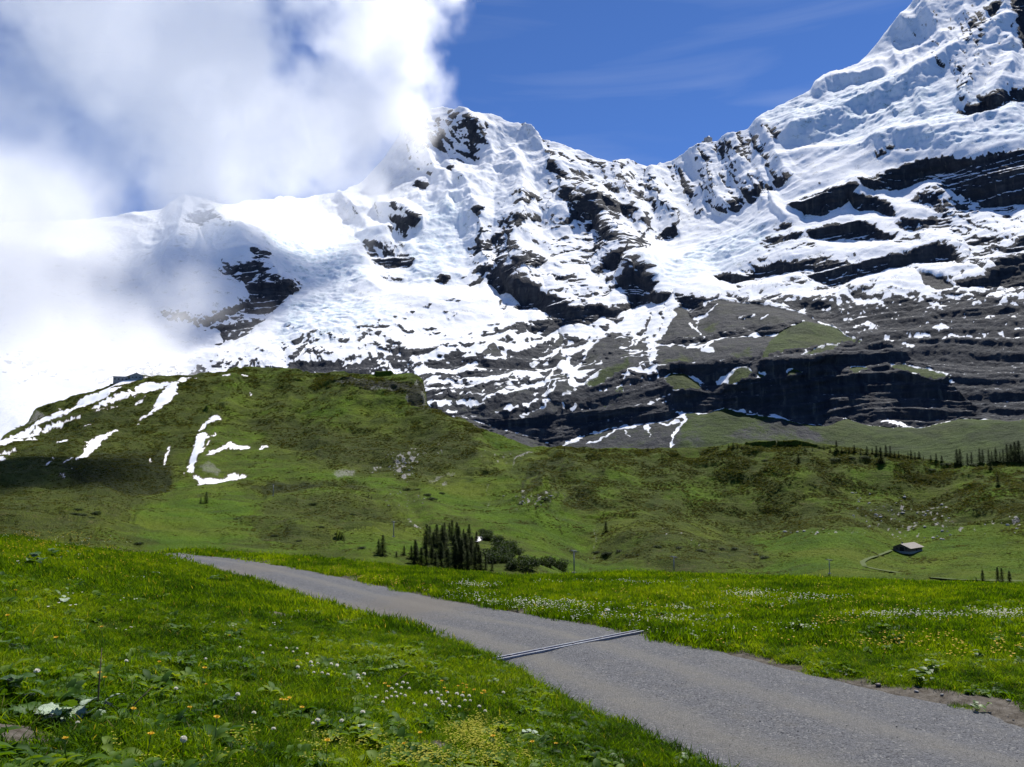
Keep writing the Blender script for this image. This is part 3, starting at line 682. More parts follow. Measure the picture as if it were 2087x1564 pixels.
mm = blur(m, 60)
m = m / np.maximum(lerp(1, mm, .75), .3)
gb = np.zeros_like(Lb); gb[:-1] = Lb[1:] - Lb[:-1]
gb = np.minimum(gb, -0.0004)
gt = gb * np.clip(m, .05, 3.2)
real = np.zeros_like(Lb); real[:-1] = Lb[1:] - Lb[:-1]
Mf = poisson(gt - real, 1.0, 0.22, 2.0e-4)
LM_ = Lb + Mf
mr.c['L'] = LM_

# ribs and gullies of the faces: crest lines with real height, falling away to both sides
HU = mr.U + 10 * fbm2(mr.U / 30, mr.V / 30, 4, 1.5); HV = mr.V + 8 * fbm2(mr.U / 30, mr.V / 30, 4, 6.5)
Hm = np.zeros_like(mr.U)
def rib(pts, wl, wr, h):
    global Hm
    p = np.array(pts, float); best = np.full(mr.U.shape, 1e9); sgn = np.ones(mr.U.shape); tt = np.zeros(mr.U.shape); n_ = len(p) - 1
    for k in range(n_):
        (ax, ay), (bx, by) = p[k], p[k + 1]
        L = (bx - ax) ** 2 + (by - ay) ** 2
        t = np.clip(((HU - ax) * (bx - ax) + (HV - ay) * (by - ay)) / L, 0, 1)
        d = np.hypot(HU - ax - t * (bx - ax), HV - ay - t * (by - ay)); w_ = d < best
        c = (bx - ax) * (HV - ay) - (by - ay) * (HU - ax)
        sgn = np.where(w_, np.sign(c), sgn); tt = np.where(w_, (k + t) / n_, tt); best = np.where(w_, d, best)
    wd = np.where(sgn > 0, wl, wr)
    pr = np.clip(1 - best / wd, 0, 1) ** 1.15 * sstep(0, .12, tt + .04) * sstep(1.04, .85, tt)
    Hm = np.where(np.abs(h * pr) > np.abs(Hm), h * pr, Hm) if h > 0 else Hm + h * pr
for a_ in (([(1065, 265), (1110, 320), (1135, 370), (1170, 430), (1212, 430), (1240, 470), (1270, 520), (1300, 560), (1330, 600)], 80, 60, 95),
           ([(845, 240), (868, 310), (895, 360), (925, 400)], 40, 36, 60), ([(930, 232), (965, 270), (1000, 310), (1003, 345)], 34, 34, 55), ([(1003, 345), (960, 390), (930, 430)], 30, 40, 45),
           ([(1030, 300), (1062, 370), (1063, 430), (1048, 500), (1062, 560), (1066, 630)], 60, 50, 85), ([(905, 330), (940, 380), (975, 440), (985, 510), (1000, 580)], 40, 40, 55),
           ([(385, 414), (440, 452), (480, 486), (525, 530), (560, 590), (610, 606)], 70, 50, 45), ([(385, 414), (370, 470), (340, 540), (300, 600)], 50, 50, 60), ([(560, 412), (600, 450), (640, 480)], 40, 40, 40),
           ([(770, 430), (812, 432), (845, 455), (860, 480)], 34, 26, 60), ([(1322, 350), (1332, 400), (1350, 430), (1385, 456)], 26, 40, 60), ([(1250, 340), (1262, 390), (1300, 430), (1330, 470)], 36, 36, 50),
           ([(1420, 305), (1440, 350), (1470, 410), (1500, 442)], 34, 40, 36), ([(1500, 275), (1512, 330), (1530, 390), (1540, 425)], 30, 34, 26), ([(1550, 248), (1575, 300), (1600, 350), (1610, 390)], 34, 30, 36),
           ([(2087, 30), (2020, 75), (1950, 120), (1880, 165), (1800, 205), (1720, 240), (1640, 275), (1570, 300)], 55, 30, 75), ([(1815, 150), (1760, 168), (1700, 178), (1650, 200)], 46, 22, 60), ([(2087, 235), (2000, 262), (1920, 285), (1830, 292), (1760, 312)], 34, 24, 45),
           ([(1880, -10), (1900, 40), (1930, 90), (1900, 140)], 30, 34, 45), ([(1960, 20), (1990, 60), (1980, 110)], 26, 26, 40), ([(2040, -10), (2050, 50), (2087, 110)], 30, 30, 50), ([(2010, 120), (1985, 170), (1960, 230)], 28, 28, 40), ([(2060, 120), (2040, 180), (2010, 230)], 28, 28, 40),
           ([(700, 400), (735, 440), (760, 480)], 30, 40, 40), ([(1140, 300), (1150, 340), (1190, 372)], 30, 30, 35), ([(1610, 440), (1700, 400), (1800, 365), (1900, 335)], 30, 20, 35)):
    rib(*a_)
for k in range(46):     # minor ribs down the steep faces
    a0, b0 = [(rng.uniform(850, 1320), rng.uniform(300, 480)), (rng.uniform(1340, 1620), rng.uniform(290, 400)), (rng.uniform(1800, 2087), rng.uniform(20, 200)), (rng.uniform(300, 560), rng.uniform(440, 560))][k % 4]
    dd0 = rng.uniform(-.5, .6); L_ = rng.uniform(30, 80)
    rib([(a0, b0), (a0 + dd0 * L_ * .5 + rng.uniform(-5, 5), b0 + L_ * .5), (a0 + dd0 * L_, b0 + L_)], rng.uniform(12, 24), rng.uniform(12, 24), rng.uniform(14, 32))
mr.c['Hm'] = Hm.astype(np.float32)

NCM, NRM = 1500, 640
u = np.linspace(-560, 2640, NCM)
top = interp_curve(SKY_M, u) + fbm2(u / 18, u * 0 + 3.3, 4, 2.0, .6) * 2.6
t = np.linspace(0, 1, NRM)
Vg = 975 + (top[None] - 975) * t[:, None]
Ug = np.repeat(u[None], NRM, 0)
D = np.exp(mr.sample(mr.c['L'], Ug, Vg))
dx, dy, dz = ray(Ug, Vg)
P = np.stack([dx * D, dy * D, dz * D], -1)
mr.c['st'] = st
mr.c['rockb'] = blur(rockm, 7)
wgU = Ug + 9 * fbm2(Ug / 22, Vg / 12, 4, 2.0); wgV = Vg + 6 * fbm2(Ug / 22, Vg / 12, 4, 7.0)
smp = {k: (mr.sample(mr.c[k], wgU, wgV) if k in ('scree', 'grass', 'ice', 'wall') else mr.sample(mr.c[k], Ug, Vg)) for k in ('rockm', 'scree', 'grass', 'ice', 'wall', 'st', 'rockb', 'Hm')}
rockb = smp['rockb']
wallv = smp['wall']
rockv, scrv, grv, icev = smp['rockm'], smp['scree'], smp['grass'], smp['ice']
N = grid_normals(P)
# relief: world space noise, coarse to fine
rel = np.zeros_like(D)
qd = -.10 * P[..., 0] + 60 * perlin3(P[..., 0] / 500, P[..., 1] / 500, P[..., 2] / 900)
ridge = lambda n: 1 - np.abs(n) * 2
near = sstep(1500, 3000, D)
for i, lam in enumerate((760, 380, 190, 95, 48, 24, 12)):
    n = perlin3(P[..., 0] / lam + 7 * i, P[..., 1] / lam + 3, P[..., 2] / (lam * .8))
    rgh = ridge(n)
    if i < 6:
        n2 = perlin3(P[..., 0] / (lam * 4.5) + 3 * i, P[..., 1] / (lam * 4.5) + 9, (P[..., 2] + qd) / (lam * .34))
        n2 = n2 * 1.2
        lay = rockb * (1 - .5 * wallv) * .9
        n = lerp(n, n2, lay); rgh = lerp(rgh, n2, lay)
    base = (0.045, .045, .038, .034, .030, .026, .020)[i]
    rk_ = (0.05, .055, .075, .10, .12, .12, .07)[i]
    ic_ = (0.04, .04, .05, .08, .14, .16, .12)[i]
    amp = lerp(base, rk_, rockb if i < 5 else rockv); amp = lerp(amp, ic_, icev * (1 - rockv)); amp = amp * lerp(.35, 1, near) if i < 3 else amp
    amp = lerp(amp, (.05, .055, .055, .065, .09, .11, .11)[i], wallv * (1 - rockv))
    if i >= 3:
        n3 = perlin3(P[..., 0] / (lam * .7) + 5 * i, P[..., 1] / (lam * 1.2), P[..., 2] / (lam * 2.6))
        rgh = lerp(rgh, ridge(n3) - .4, wallv * (1 - rockb)); n = lerp(n, n3, wallv * (1 - rockb))
    amp = lerp(amp, (.02, .02, .03, .035, .03, .03, .03)[i], np.clip(grv + scrv, 0, 1) * (1 - rockv))
    rel += amp * lam * lerp(n, rgh, .6)
rel += smp['st'] * (2 + 9 * np.maximum(wallv * sstep(-.3, .3, fbm2(Ug / 140, Vg / 90, 2, 1.1)), rockv * .4)) * (1 - np.clip(grv + scrv, 0, 1) * (1 - rockv))
fade = sstep(0, .01, 1 - t)[:, None] * .8 + .2
rel += smp['Hm'] * .66
P += N * (rel * fade)[..., None]
N2 = grid_normals(P)
nz = N2[..., 2] + .10 * perlin3(P[..., 0] / 60, P[..., 1] / 60, P[..., 2] / 25) + .06 * perlin3(P[..., 0] / 22, P[..., 1] / 22, P[..., 2] / 10)
free = 1 - np.clip(grv + scrv, 0, 1)
dust = sstep(.66, .82, nz) * rockv * free * sstep(700, 560, Vg + .12 * (Ug - 1300) * (Ug > 1300))
rockv = rockv * (1 - dust * .95)
rockv = np.maximum(rockv, free * np.clip(wallv * 1.2, 0, 1) * sstep(.38, .22, nz) * lerp(1, .4, sstep(1700, 1850, Ug)) * (1 - icev))
talus = .4 * sstep(.72, .88, nz) * rockv * (1 - dust)
scrv = np.maximum(scrv, talus * sstep(520, 600, Vg)); rockv = rockv * (1 - .9 * talus * sstep(520, 600, Vg))
# far side of the ridges, so the massif is solid from other places too
back = []
for k in range(1, 12):
    q = P[-1].copy()
    h = np.stack([q[:, 0], q[:, 1]], -1); h /= np.linalg.norm(h, axis=1)[:, None]
    s = 30 * k ** 1.6
    q[:, 0] += h[:, 0] * s; q[:, 1] += h[:, 1] * s; q[:, 2] -= s * .9 + rng.normal(size=len(q)) * 4
    back.append(q)
P = np.concatenate([P, np.array(back)], 0)
pad = lambda a, val: np.concatenate([a, np.full((11, NCM), val)], 0)
attr = np.stack([pad(rockv, .3), pad(scrv, 0), pad(grv, 0), pad(icev, 0)], -1)

nt = NT('mountain_surface')
rk_, sc_, gr_, ic_ = nt.attr('cls')
pos = nt.pos()
big = nt.noise(0.004, 5, .6, pos)
mid = nt.noise(0.03, 6, .65, pos)
streak = nt.noise(1.0, 5, .6, nt.pos(0.045, 0.045, 0.006))
strata = nt.noise(1.0, 4, .6, nt.pos(0.003, 0.003, 0.075))
rc = nt.mix(nt.ramp(streak, .35, .68), (0.016, 0.019, 0.028), (0.058, 0.061, 0.068))
rc = nt.mix(nt.ramp(strata, .46, .62, 0, .85), rc, (0.024, 0.029, 0.038))
rc = nt.mix(nt.ramp(strata, .44, .32, 0, .7), rc, (0.056, 0.059, 0.066))
rc = nt.mix(nt.ramp(mid, .62, .8, 0, .6), rc, (0.050, 0.042, 0.042))
vst = nt.noise(1.0, 4, .65, nt.pos(0.09, 0.09, 0.010))
rc = nt.mix(nt.ramp(vst, .56, .68, 0, .75), rc, (0.092, 0.090, 0.084))
sn = nt.mix(nt.ramp(mid, .3, .7), (0.76, 0.78, 0.82), (0.88, 0.88, 0.88))
crv = nt.noise(1.0, 6, .7, nt.pos(.03, .03, .11))
sn = nt.mix(nt.ramp(crv, .58, .70, 0, .35), sn, (0.50, 0.55, 0.62))
sn = nt.mix(nt.math('MULTIPLY', ic_, nt.ramp(mid, .40, .62)), sn, (0.60, 0.71, 0.78))
rill = nt.noise(1.0, 4, .6, nt.pos(.05, .012, .012)); stones = nt.noise(.25, 6, .75, pos)
scc = nt.mix(nt.ramp(mid, .35, .7), (0.030, 0.033, 0.040), (0.056, 0.059, 0.065))
scc = nt.mix(nt.ramp(rill, .5, .7, 0, .7), scc, (0.080, 0.080, 0.080))
scc = nt.mix(nt.ramp(stones, .55, .72, 0, .8), scc, (0.035, 0.036, 0.04))
grc = nt.mix(nt.ramp(mid, .35, .7), (0.020, 0.040, 0.005), (0.044, 0.074, 0.008))
grc = nt.mix(nt.ramp(stones, .56, .68, 0, .75), grc, (0.011, 0.018, 0.005))
grc = nt.mix(nt.ramp(big, .48, .62, 0, .45), grc, (0.052, 0.060, 0.016))
fold = nt.noise(.018, 4, .6, nt.pos(1, .5, 1.6))
grc = nt.mix(nt.ramp(fold, .52, .60, 0, .65), grc, (0.013, 0.026, 0.005))
scc = nt.mix(nt.ramp(fold, .50, .62, 0, .5), scc, (0.030, 0.036, 0.024))
brk = nt.noise(0.09, 5, .7, pos)
f_r = nt.ramp(nt.math('ADD', rk_, nt.math('MULTIPLY', nt.math('SUBTRACT', brk, .5), 1.1)), .44, .56)
f_s = nt.ramp(nt.math('ADD', sc_, nt.math('MULTIPLY', nt.math('SUBTRACT', mid, .5), .9)), .35, .6)
f_g = nt.ramp(nt.math('ADD', gr_, nt.math('MULTIPLY', nt.math('SUBTRACT', nt.math('ADD', mid, stones), 1.0), 1.6)), .15, .6)
c = nt.mix(f_s, sn, scc)
c = nt.mix(f_g, c, grc)
c = nt.mix(f_r, c, rc)
h = nt.math('ADD', nt.noise(0.06, 8, .7, pos), nt.math('MULTIPLY', streak, .6))
bs = nt.math('ADD', nt.math('MULTIPLY', nt.math('MAXIMUM', rk_, nt.math('MAXIMUM', sc_, gr_)), .70), .16)
b = nt.n('ShaderNodeBump'); b.inputs['Distance'].default_value = 11.0
nt.l(h, b.inputs['Height']); nt.l(bs, b.inputs['Strength'])
MAT_MOUNT = nt.done(nt.bsdf(c, 0.85, b.outputs[0], spec=.15))
mount = mesh_np('mountain', P.reshape(-1, 3), grid_faces(NRM + 11, NCM), MAT_MOUNT, attrs={'cls': attr.reshape(-1, 4)})
tag(mount, kind='structure')
MP = P

# ------------------------------------------------------------------ the near hills: left shoulder, hollow, moraine ridge
SKY_V = [(-900, 1150), (-500, 1060), (-200, 985), (0, 897), (30, 876), (48, 866), (75, 838), (100, 826), (150, 811), (200, 793), (240, 777), (262, 768), (300, 763), (350, 767), (400, 764), (470, 757), (500, 751), (540, 748),
         (590, 753), (640, 762), (700, 760), (712, 765), (740, 764), (800, 758), (830, 757), (850, 763), (862, 774), (868, 800), (872, 822), (895, 835), (912, 846), (940, 852), (960, 862), (972, 876),
         (1000, 883), (1060, 897), (1120, 909), (1140, 914), (1200, 916), (1300, 915), (1380, 913), (1450, 909), (1560, 908), (1620, 910), (1700, 915), (1800, 924), (1900, 934), (1960, 938),
         (2087, 936), (2300, 930), (2700, 940)]
V_CTRL = [(-700, 1120, 700), (-300, 1000, 820), (0, 900, 900), (120, 820, 1030), (240, 777, 1060), (400, 764, 1050), (600, 755, 1040), (850, 764, 930), (868, 826, 850), (960, 862, 800), (1060, 897, 760), (1120, 909, 700), (1250, 915, 660),
          (1500, 908, 650), (1800, 924, 640), (2087, 936, 620), (2600, 935, 650), (0, 975, 640), (150, 985, 600), (300, 990, 600), (450, 990, 590), (600, 1000, 575), (800, 985, 570), (950, 980, 600),
          (1030, 960, 610), (1000, 1020, 520), (1100, 1010, 530), (1200, 1050, 500), (1500, 1080, 495), (1800, 1075, 490), (2087, 1060, 490), (2600, 1060, 500), (1200, 985, 570), (1600, 1000, 560), (2000, 1000, 560),
          (1850, 1120, 440), (1600, 1130, 390), (1690, 1165, 300), (1170, 1165, 290), (1380, 1170, 280), (900, 1155, 245), (780, 1130, 260), (400, 1130, 230), (400, 1070, 370), (600, 1060, 400), (800, 1050, 400),
          (200, 1080, 260), (0, 1080, 230), (0, 1030, 400), (250, 1040, 420), (2087, 1190, 290), (2500, 1190, 300), (1200, 1110, 420), (1400, 1110, 400), (980, 1080, 380), (880, 1060, 385),
          (-300, 1100, 230), (-300, 1060, 400), (0, 1230, 130), (1000, 1230, 140), (2087, 1240, 150), (-500, 1230, 120), (2600, 1240, 150)]
vr = Raster(-600, 2700, 700, 1250, 2.0, dict(snow=0.0, bare=0.0, lush=.42, heath=0.0))
PV, LV = vr.poly, vr.line
z1 = lambda p: Z(0, 740, 3.478, p)
z2 = lambda p: Z(600, 740, 3.478, p)
z3 = lambda p: Z(1000, 800, 1.92, p)
z4 = lambda p: Z(0, 700, 1.9876, p)
z5 = lambda p: Z(1600, 850, 4.228, p)
z6 = lambda p: Z(700, 950, 3.7945, p)
# greener and browner ground
PV([(-600, 700), (480, 700), (420, 900), (340, 990), (-600, 990)], soft=40, lush=.22, heath=.5)
PV([(480, 750), (900, 755), (960, 870), (700, 860), (480, 850)], soft=20, lush=.38, heath=.45)
PV(z2([(0, 300), (300, 290), (500, 260), (800, 200), (930, 300), (700, 360), (400, 420), (0, 440)]), soft=14, lush=.62, heath=.15)
PV(z2([(330, 70), (800, 60), (900, 90), (860, 150), (600, 110), (420, 110)]), soft=5, lush=.62)
PV([(600, 870), (980, 865), (1010, 960), (860, 990), (640, 960)], soft=25, lush=.25, heath=.6)
PV([(350, 970), (620, 960), (860, 985), (820, 1005), (600, 1010), (360, 1000)], soft=12, lush=.6, heath=.1)
PV([(975, 878), (1060, 897), (1135, 912), (1080, 925), (1020, 915)], soft=4, lush=.85, heath=0)
PV([(1135, 912), (1500, 905), (2087, 930), (2700, 930), (2700, 1060), (2087, 1062), (1700, 1082), (1450, 1070), (1250, 1050), (1180, 1060), (1150, 1030), (1060, 960)], soft=14, lush=.36, heath=.52)
for p in ([(1560, 975), (1620, 965), (1660, 968), (1600, 985)], [(1740, 965), (1830, 945), (1870, 950), (1790, 985)], [(1880, 935), (2087, 945), (2087, 965), (1960, 962), (1850, 950)], [(1180, 990), (1250, 960), (1330, 980), (1230, 1020)],
          [(1330, 990), (1500, 980), (1560, 1010), (1400, 1030)], [(1640, 1000), (1800, 990), (1900, 1010), (1700, 1030)], [(1950, 985), (2087, 980), (2087, 1010), (1980, 1015)]):
    PV(p, soft=12, lush=.6, heath=.35)
PV([(1500, 1085), (1700, 1082), (2087, 1064), (2700, 1060), (2700, 1260), (1400, 1260), (1560, 1150), (1600, 1130), (1520, 1110)], soft=8, lush=.85, heath=0)
PV([(1000, 985), (1080, 980), (1170, 1050), (1230, 1060), (1200, 1110), (1100, 1100), (1000, 1060), (940, 1010)], soft=14, lush=.7, heath=.15)
PV([(860, 995), (1000, 975), (1040, 1000), (940, 1020), (860, 1010)], soft=8, lush=.8, heath=0)
PV([(1030, 1130), (1140, 1120), (1320, 1130), (1400, 1170), (1150, 1190)], soft=8, lush=.8, heath=0)
PV([(1200, 1100), (1340, 1060), (1500, 1080), (1560, 1120), (1540, 1165), (1400, 1165), (1330, 1140), (1200, 1125)], soft=14, lush=.38, heath=.55)
PV([(-600, 950), (110, 955), (300, 1000), (280, 1060), (180, 1085), (-600, 1085)], soft=14, lush=.28, heath=.55)  # left knoll: darker heath tone also stands in for the cloud shadow there
PV([(270, 1030), (420, 1010), (600, 1040), (560, 1080), (420, 1130), (300, 1110)], soft=14, lush=.78, heath=.05)
PV([(560, 1010), (780, 1010), (860, 1060), (800, 1110), (640, 1130), (520, 1110), (500, 1060)], soft=14, lush=.38, heath=.55)
PV([(680, 1090), (840, 1080), (860, 1150), (700, 1150)], soft=14, lush=.62, heath=.2)
PV([(480, 985), (720, 985), (760, 1000), (560, 1010)], soft=8, lush=.25, heath=.8)
PV([(130, 960), (200, 930), (330, 920), (360, 980), (280, 1000), (160, 985)], soft=10, lush=.12, heath=.9)  # foot of the left hill: darkest heath, painting in the cloud shadow
PV([(450, 850), (600, 850), (700, 890), (640, 930), (560, 930)], soft=20, lush=.3, heath=.6, bare=.22)
PV([(30, 930), (100, 860), (240, 820), (300, 830), (200, 900), (110, 955)], soft=14, lush=.3, heath=.6, bare=.25)
for x in range(24):
    a, b_ = rng.uniform(1100, 1230), rng.uniform(930, 1000)
    LV([(a, b_, 2), (a - 25, b_ + 22, rng.uniform(4, 9)), (a - 50, b_ + 50, 2)], soft=4, lush=rng.uniform(.1, .75), heath=.7)
# bare rock and scree
PV(z2([(280, 160), (460, 120), (600, 130), (700, 125), (830, 160), (870, 110), (920, 150), (945, 310), (860, 300), (780, 250), (800, 200), (640, 190), (480, 200)]), soft=2, bare=.80, lush=0, heath=1)
PV(z2([(980, 320), (1060, 340), (1090, 372), (860, 350), (830, 320)]), soft=3, bare=.6, heath=1)
PV(z2([(1260, 430), (1290, 430), (1300, 480), (1260, 470)]), soft=2, bare=.8)
PV([(75, 838), (48, 866), (20, 882), (60, 868), (100, 845)], soft=3, bare=.9)
def speck(f, poly, n, wmin, wmax, **kw):
    p = np.array(f(poly)); x0, y0 = p.min(0)[:2]; x1, y1 = p.max(0)[:2]
    for _ in range(n):
        x, y = rng.uniform(x0, x1), rng.uniform(y0, y1)
        ins = False; j = len(p) - 1
        for i in range(len(p)):
            if (p[i, 1] > y) != (p[j, 1] > y) and x < (p[j, 0] - p[i, 0]) * (y - p[i, 1]) / (p[j, 1] - p[i, 1]) + p[i, 0]: ins = not ins
            j = i
        if ins: LV([(x, y, rng.uniform(wmin, wmax)), (x + rng.uniform(1, 6), y - rng.uniform(-1.5, 2.5), 1)], soft=.8, **kw)
speck(z2, [(670, 730), (780, 640), (860, 610), (900, 680), (840, 740), (790, 840), (740, 780)], 130, 1, 4, bare=1.6)
speck(z2, [(500, 720), (630, 720), (640, 760), (520, 760)], 22, 1, 3, bare=1.4)
speck(z2, [(920, 590), (1060, 580), (1140, 640), (1000, 700), (900, 700)], 24, 1, 3, bare=1.3)
speck(z2, [(1200, 690), (1300, 660), (1450, 650), (1700, 650), (1560, 720), (1300, 740)], 50, 1, 3, bare=1.4)
speck(z2, [(1510, 960), (1620, 920), (1710, 930), (1850, 940), (1800, 980), (1560, 1020)], 44, 1, 4, bare=1.6)
speck(z5, [(800, 820), (900, 760), (1000, 760), (1200, 740), (1480, 770), (1450, 900), (1150, 1010), (850, 1000), (700, 900)], 70, 1, 5, bare=1.6)
speck(z5, [(1400, 850), (2059, 860), (2059, 950), (1500, 960)], 22, 1, 5, bare=1.4)
speck(z5, [(0, 960), (500, 950), (900, 1000), (700, 1040), (0, 1030)], 30, 1, 4, bare=1.4)
speck(z2, [(640, 960), (900, 1060), (900, 1180), (820, 1100)], 40, 1, 4, bare=1.3)
speck(z3, [(600, 520), (800, 480), (830, 610), (640, 560)], 18, 1, 4, bare=1.3)
speck(z4, [(830, 490), (880, 480), (900, 520), (850, 530)], 14, 2, 5, bare=1.2)
PV(z2([(260, 800), (330, 760), (430, 755), (440, 790), (300, 825)]), soft=4, bare=.85)
PV(z2([(940, 820), (1050, 780), (1150, 790), (1140, 810), (1060, 800), (960, 840)]), soft=3, bare=.85)
PV(z2([(1040, 830), (1080, 830), (1090, 860), (1050, 855)]), soft=2, bare=.9)
PV(z2([(840, 1110), (860, 1120), (905, 1180), (860, 1170)]), soft=1.5, bare=1.5)
PV(z1([(1400, 740), (1480, 700), (1560, 740), (1560, 790), (1440, 780)]), soft=3, bare=.75)
# walkers' tracks
for f, q in ((z2, [(1690, 655, 3), (1560, 690, 3), (1540, 790, 2)]), (z2, [(1390, 860, 1.8), (1360, 910, 1.8), (1390, 950, 1.8), (1370, 1010, 1.8)]), (z2, [(1390, 1020, 1.6), (1540, 1045, 1.6), (1640, 1060, 1.2)]), (z6, [(1930, 500, 1.6), (1970, 580, 1.6), (1930, 640, 1.6)]),
             (z6, [(1640, 390, 1.6), (1710, 410, 1.6)]), (z3, [(380, 618, 1.5), (420, 560, 1.5), (400, 530, 1.2)])):
    LV(f(q), bare=1.15, lush=.5, heath=.2, amt=.85)
# snow left in the hollows of the left shoulder
for q in ([(-120, 700, 9), (0, 600, 7), (60, 570, 9), (170, 545, 9), (265, 515, 3)], [(-60, 660, 4), (0, 655, 4), (110, 620, 2)], [(-100, 620, 6), (0, 590, 10), (120, 535, 6), (270, 475, 5), (420, 425, 4), (560, 385, 2)], [(0, 560, 5), (200, 480, 6), (350, 400, 9), (500, 350, 9)],
          [(0, 690, 9), (35, 692, 5)], [(670, 355, 2), (830, 305, 1.5)], [(660, 335, 4), (820, 270, 8), (960, 220, 9), (1080, 190, 8), (1200, 150, 3)], [(960, 285, 5), (1030, 245, 2)], [(980, 408, 3), (1080, 360, 6), (1140, 310, 7)], [(955, 440, 2), (990, 430, 2)],
          [(600, 442, 4), (650, 438, 1)], [(415, 585, 6), (450, 582, 5), (480, 578, 1)], [(360, 710, 3), (410, 680, 1)], [(335, 752, 4), (365, 730, 2)], [(435, 745, 1.5), (520, 695, 3)], [(500, 778, 3), (515, 770, 3)], [(420, 828, 2), (450, 832, 3)], [(1420, 497, 4), (1470, 450, 8), (1540, 430, 10), (1490, 420, 6)],
          [(1500, 560, 2), (1535, 530, 3)], [(1460, 625, 3), (1495, 590, 2)], [(1840, 620, 6), (1880, 605, 6), (1905, 605, 2)], [(1580, 120, 2), (1625, 115, 2)], [(1725, 112, 4), (1755, 112, 2)], [(1770, 211, 3), (1776, 211, 3)], [(1380, 113, 2), (1390, 113, 2)], [(1060, 680, 4), (1068, 676, 3)],
          [(1300, 770, 3), (1303, 772, 3)], [(870, 118, 3), (900, 110, 2)], [(420, 322, 4), (430, 320, 3)], [(250, 720, 2), (270, 714, 2)]):
    LV(z1(q), soft=.6, snow=1)
for p in ([(500, 330), (560, 270), (640, 235), (700, 225), (780, 200), (870, 185), (860, 205), (740, 280), (640, 310), (520, 350), (490, 350)], [(680, 230), (820, 150), (1000, 100), (1055, 90), (1040, 110), (880, 160), (800, 185), (690, 240)],
          [(950, 200), (970, 170), (1040, 145), (1090, 150), (1160, 160), (1200, 140), (1150, 180), (1020, 210), (900, 250), (960, 210)], [(1170, 180), (1220, 145), (1270, 150), (1255, 200), (1260, 235), (1180, 300), (1120, 310), (1070, 325), (1110, 270), (1140, 220)],
          [(1250, 130), (1300, 110), (1360, 100), (1320, 135), (1290, 150)], [(600, 582), (700, 520), (830, 460), (840, 468), (720, 550), (700, 590), (630, 650), (530, 722), (540, 690), (620, 610), (570, 618), (640, 580)],
          [(1150, 700), (1170, 640), (1200, 585), (1205, 600), (1190, 650), (1160, 705)], [(1325, 755), (1340, 700), (1380, 600), (1400, 530), (1440, 520), (1480, 545), (1480, 570), (1450, 580), (1450, 640), (1400, 680), (1385, 720), (1370, 770), (1440, 795), (1560, 800), (1650, 778), (1760, 800),
           (1600, 820), (1500, 830), (1410, 820), (1360, 770)], [(1450, 685), (1500, 645), (1580, 620), (1630, 585), (1680, 600), (1760, 600), (1780, 615), (1720, 632), (1620, 630), (1500, 670)]):
    PV(z1(p), soft=.8, snow=1)
LV(z2([(1290, 1232, 5), (1320, 1222, 8), (1350, 1210, 4)]), soft=.6, snow=1)

fV = tps([(u, v, math.log(d)) for u, v, d in V_CTRL])
mr_keep = mr; mr = vr
HU = vr.U + 12 * fbm2(vr.U / 40, vr.V / 24, 4, 1.5); HV = vr.V + 6 * fbm2(vr.U / 40, vr.V / 24, 4, 6.5)
Hm = np.zeros_like(vr.U)
for a_ in (([(1050, 890), (1085, 945), (1150, 1030)], 30, 30, 6), ([(1130, 912), (1180, 975), (1235, 1045)], 34, 34, 8), ([(1200, 912), (1265, 980), (1290, 1050)], 36, 36, 7), ([(1330, 912), (1370, 970), (1390, 1040)], 50, 44, 6), ([(1480, 905), (1500, 980), (1480, 1060)], 60, 50, 6),
           ([(1640, 908), (1650, 980), (1620, 1070)], 60, 60, 6), ([(1850, 925), (1830, 990), (1790, 1060)], 60, 50, 5), ([(2000, 935), (1980, 1000), (1990, 1050)], 50, 60, 5),
           ([(720, 762), (700, 840), (640, 930)], 70, 50, 14), ([(480, 755), (455, 850), (390, 960)], 60, 60, 14), ([(855, 765), (880, 850), (950, 925), (1000, 960)], 60, 50, 12), ([(600, 755), (590, 820), (540, 900)], 40, 40, 9), ([(240, 777), (200, 860), (120, 940)], 50, 50, 12),
           ([(270, 1062), (330, 1040), (430, 1062)], 22, 16, 5), ([(500, 1036), (620, 1014), (720, 1020), (810, 1055)], 26, 20, 6), ([(1190, 1118), (1290, 1088), (1400, 1100), (1540, 1142)], 26, 16, 6), ([(580, 1088), (690, 1062), (790, 1092)], 22, 18, 5),
           ([(-60, 952), (60, 956), (160, 975), (260, 1008)], 30, 26, 12), ([(120, 1055), (200, 1040), (280, 1062)], 20, 16, 4), ([(860, 1000), (960, 980), (1040, 1000)], 24, 20, 6), ([(940, 1040), (1040, 1030), (1120, 1060)], 24, 20, 5), ([(1560, 1110), (1700, 1098), (1800, 1110)], 18, 14, 2.5), ([(1900, 1100), (2000, 1088), (2087, 1096)], 18, 14, 2.5), ([(1700, 1140), (1850, 1146), (2000, 1136)], 16, 12, 2)):
    rib(*a_)
for a_ in (([(815, 1005), (850, 1035), (880, 1070), (905, 1110)], 18, 22, -7), ([(1000, 905), (1030, 940), (1060, 985)], 20, 20, -5), ([(430, 1000), (520, 1010), (640, 1000)], 24, 20, -6), ([(300, 1075), (380, 1090), (470, 1110)], 20, 20, -3)):
    rib(*a_)
vr.c['Hm'] = Hm.astype(np.float32); mr = mr_keep

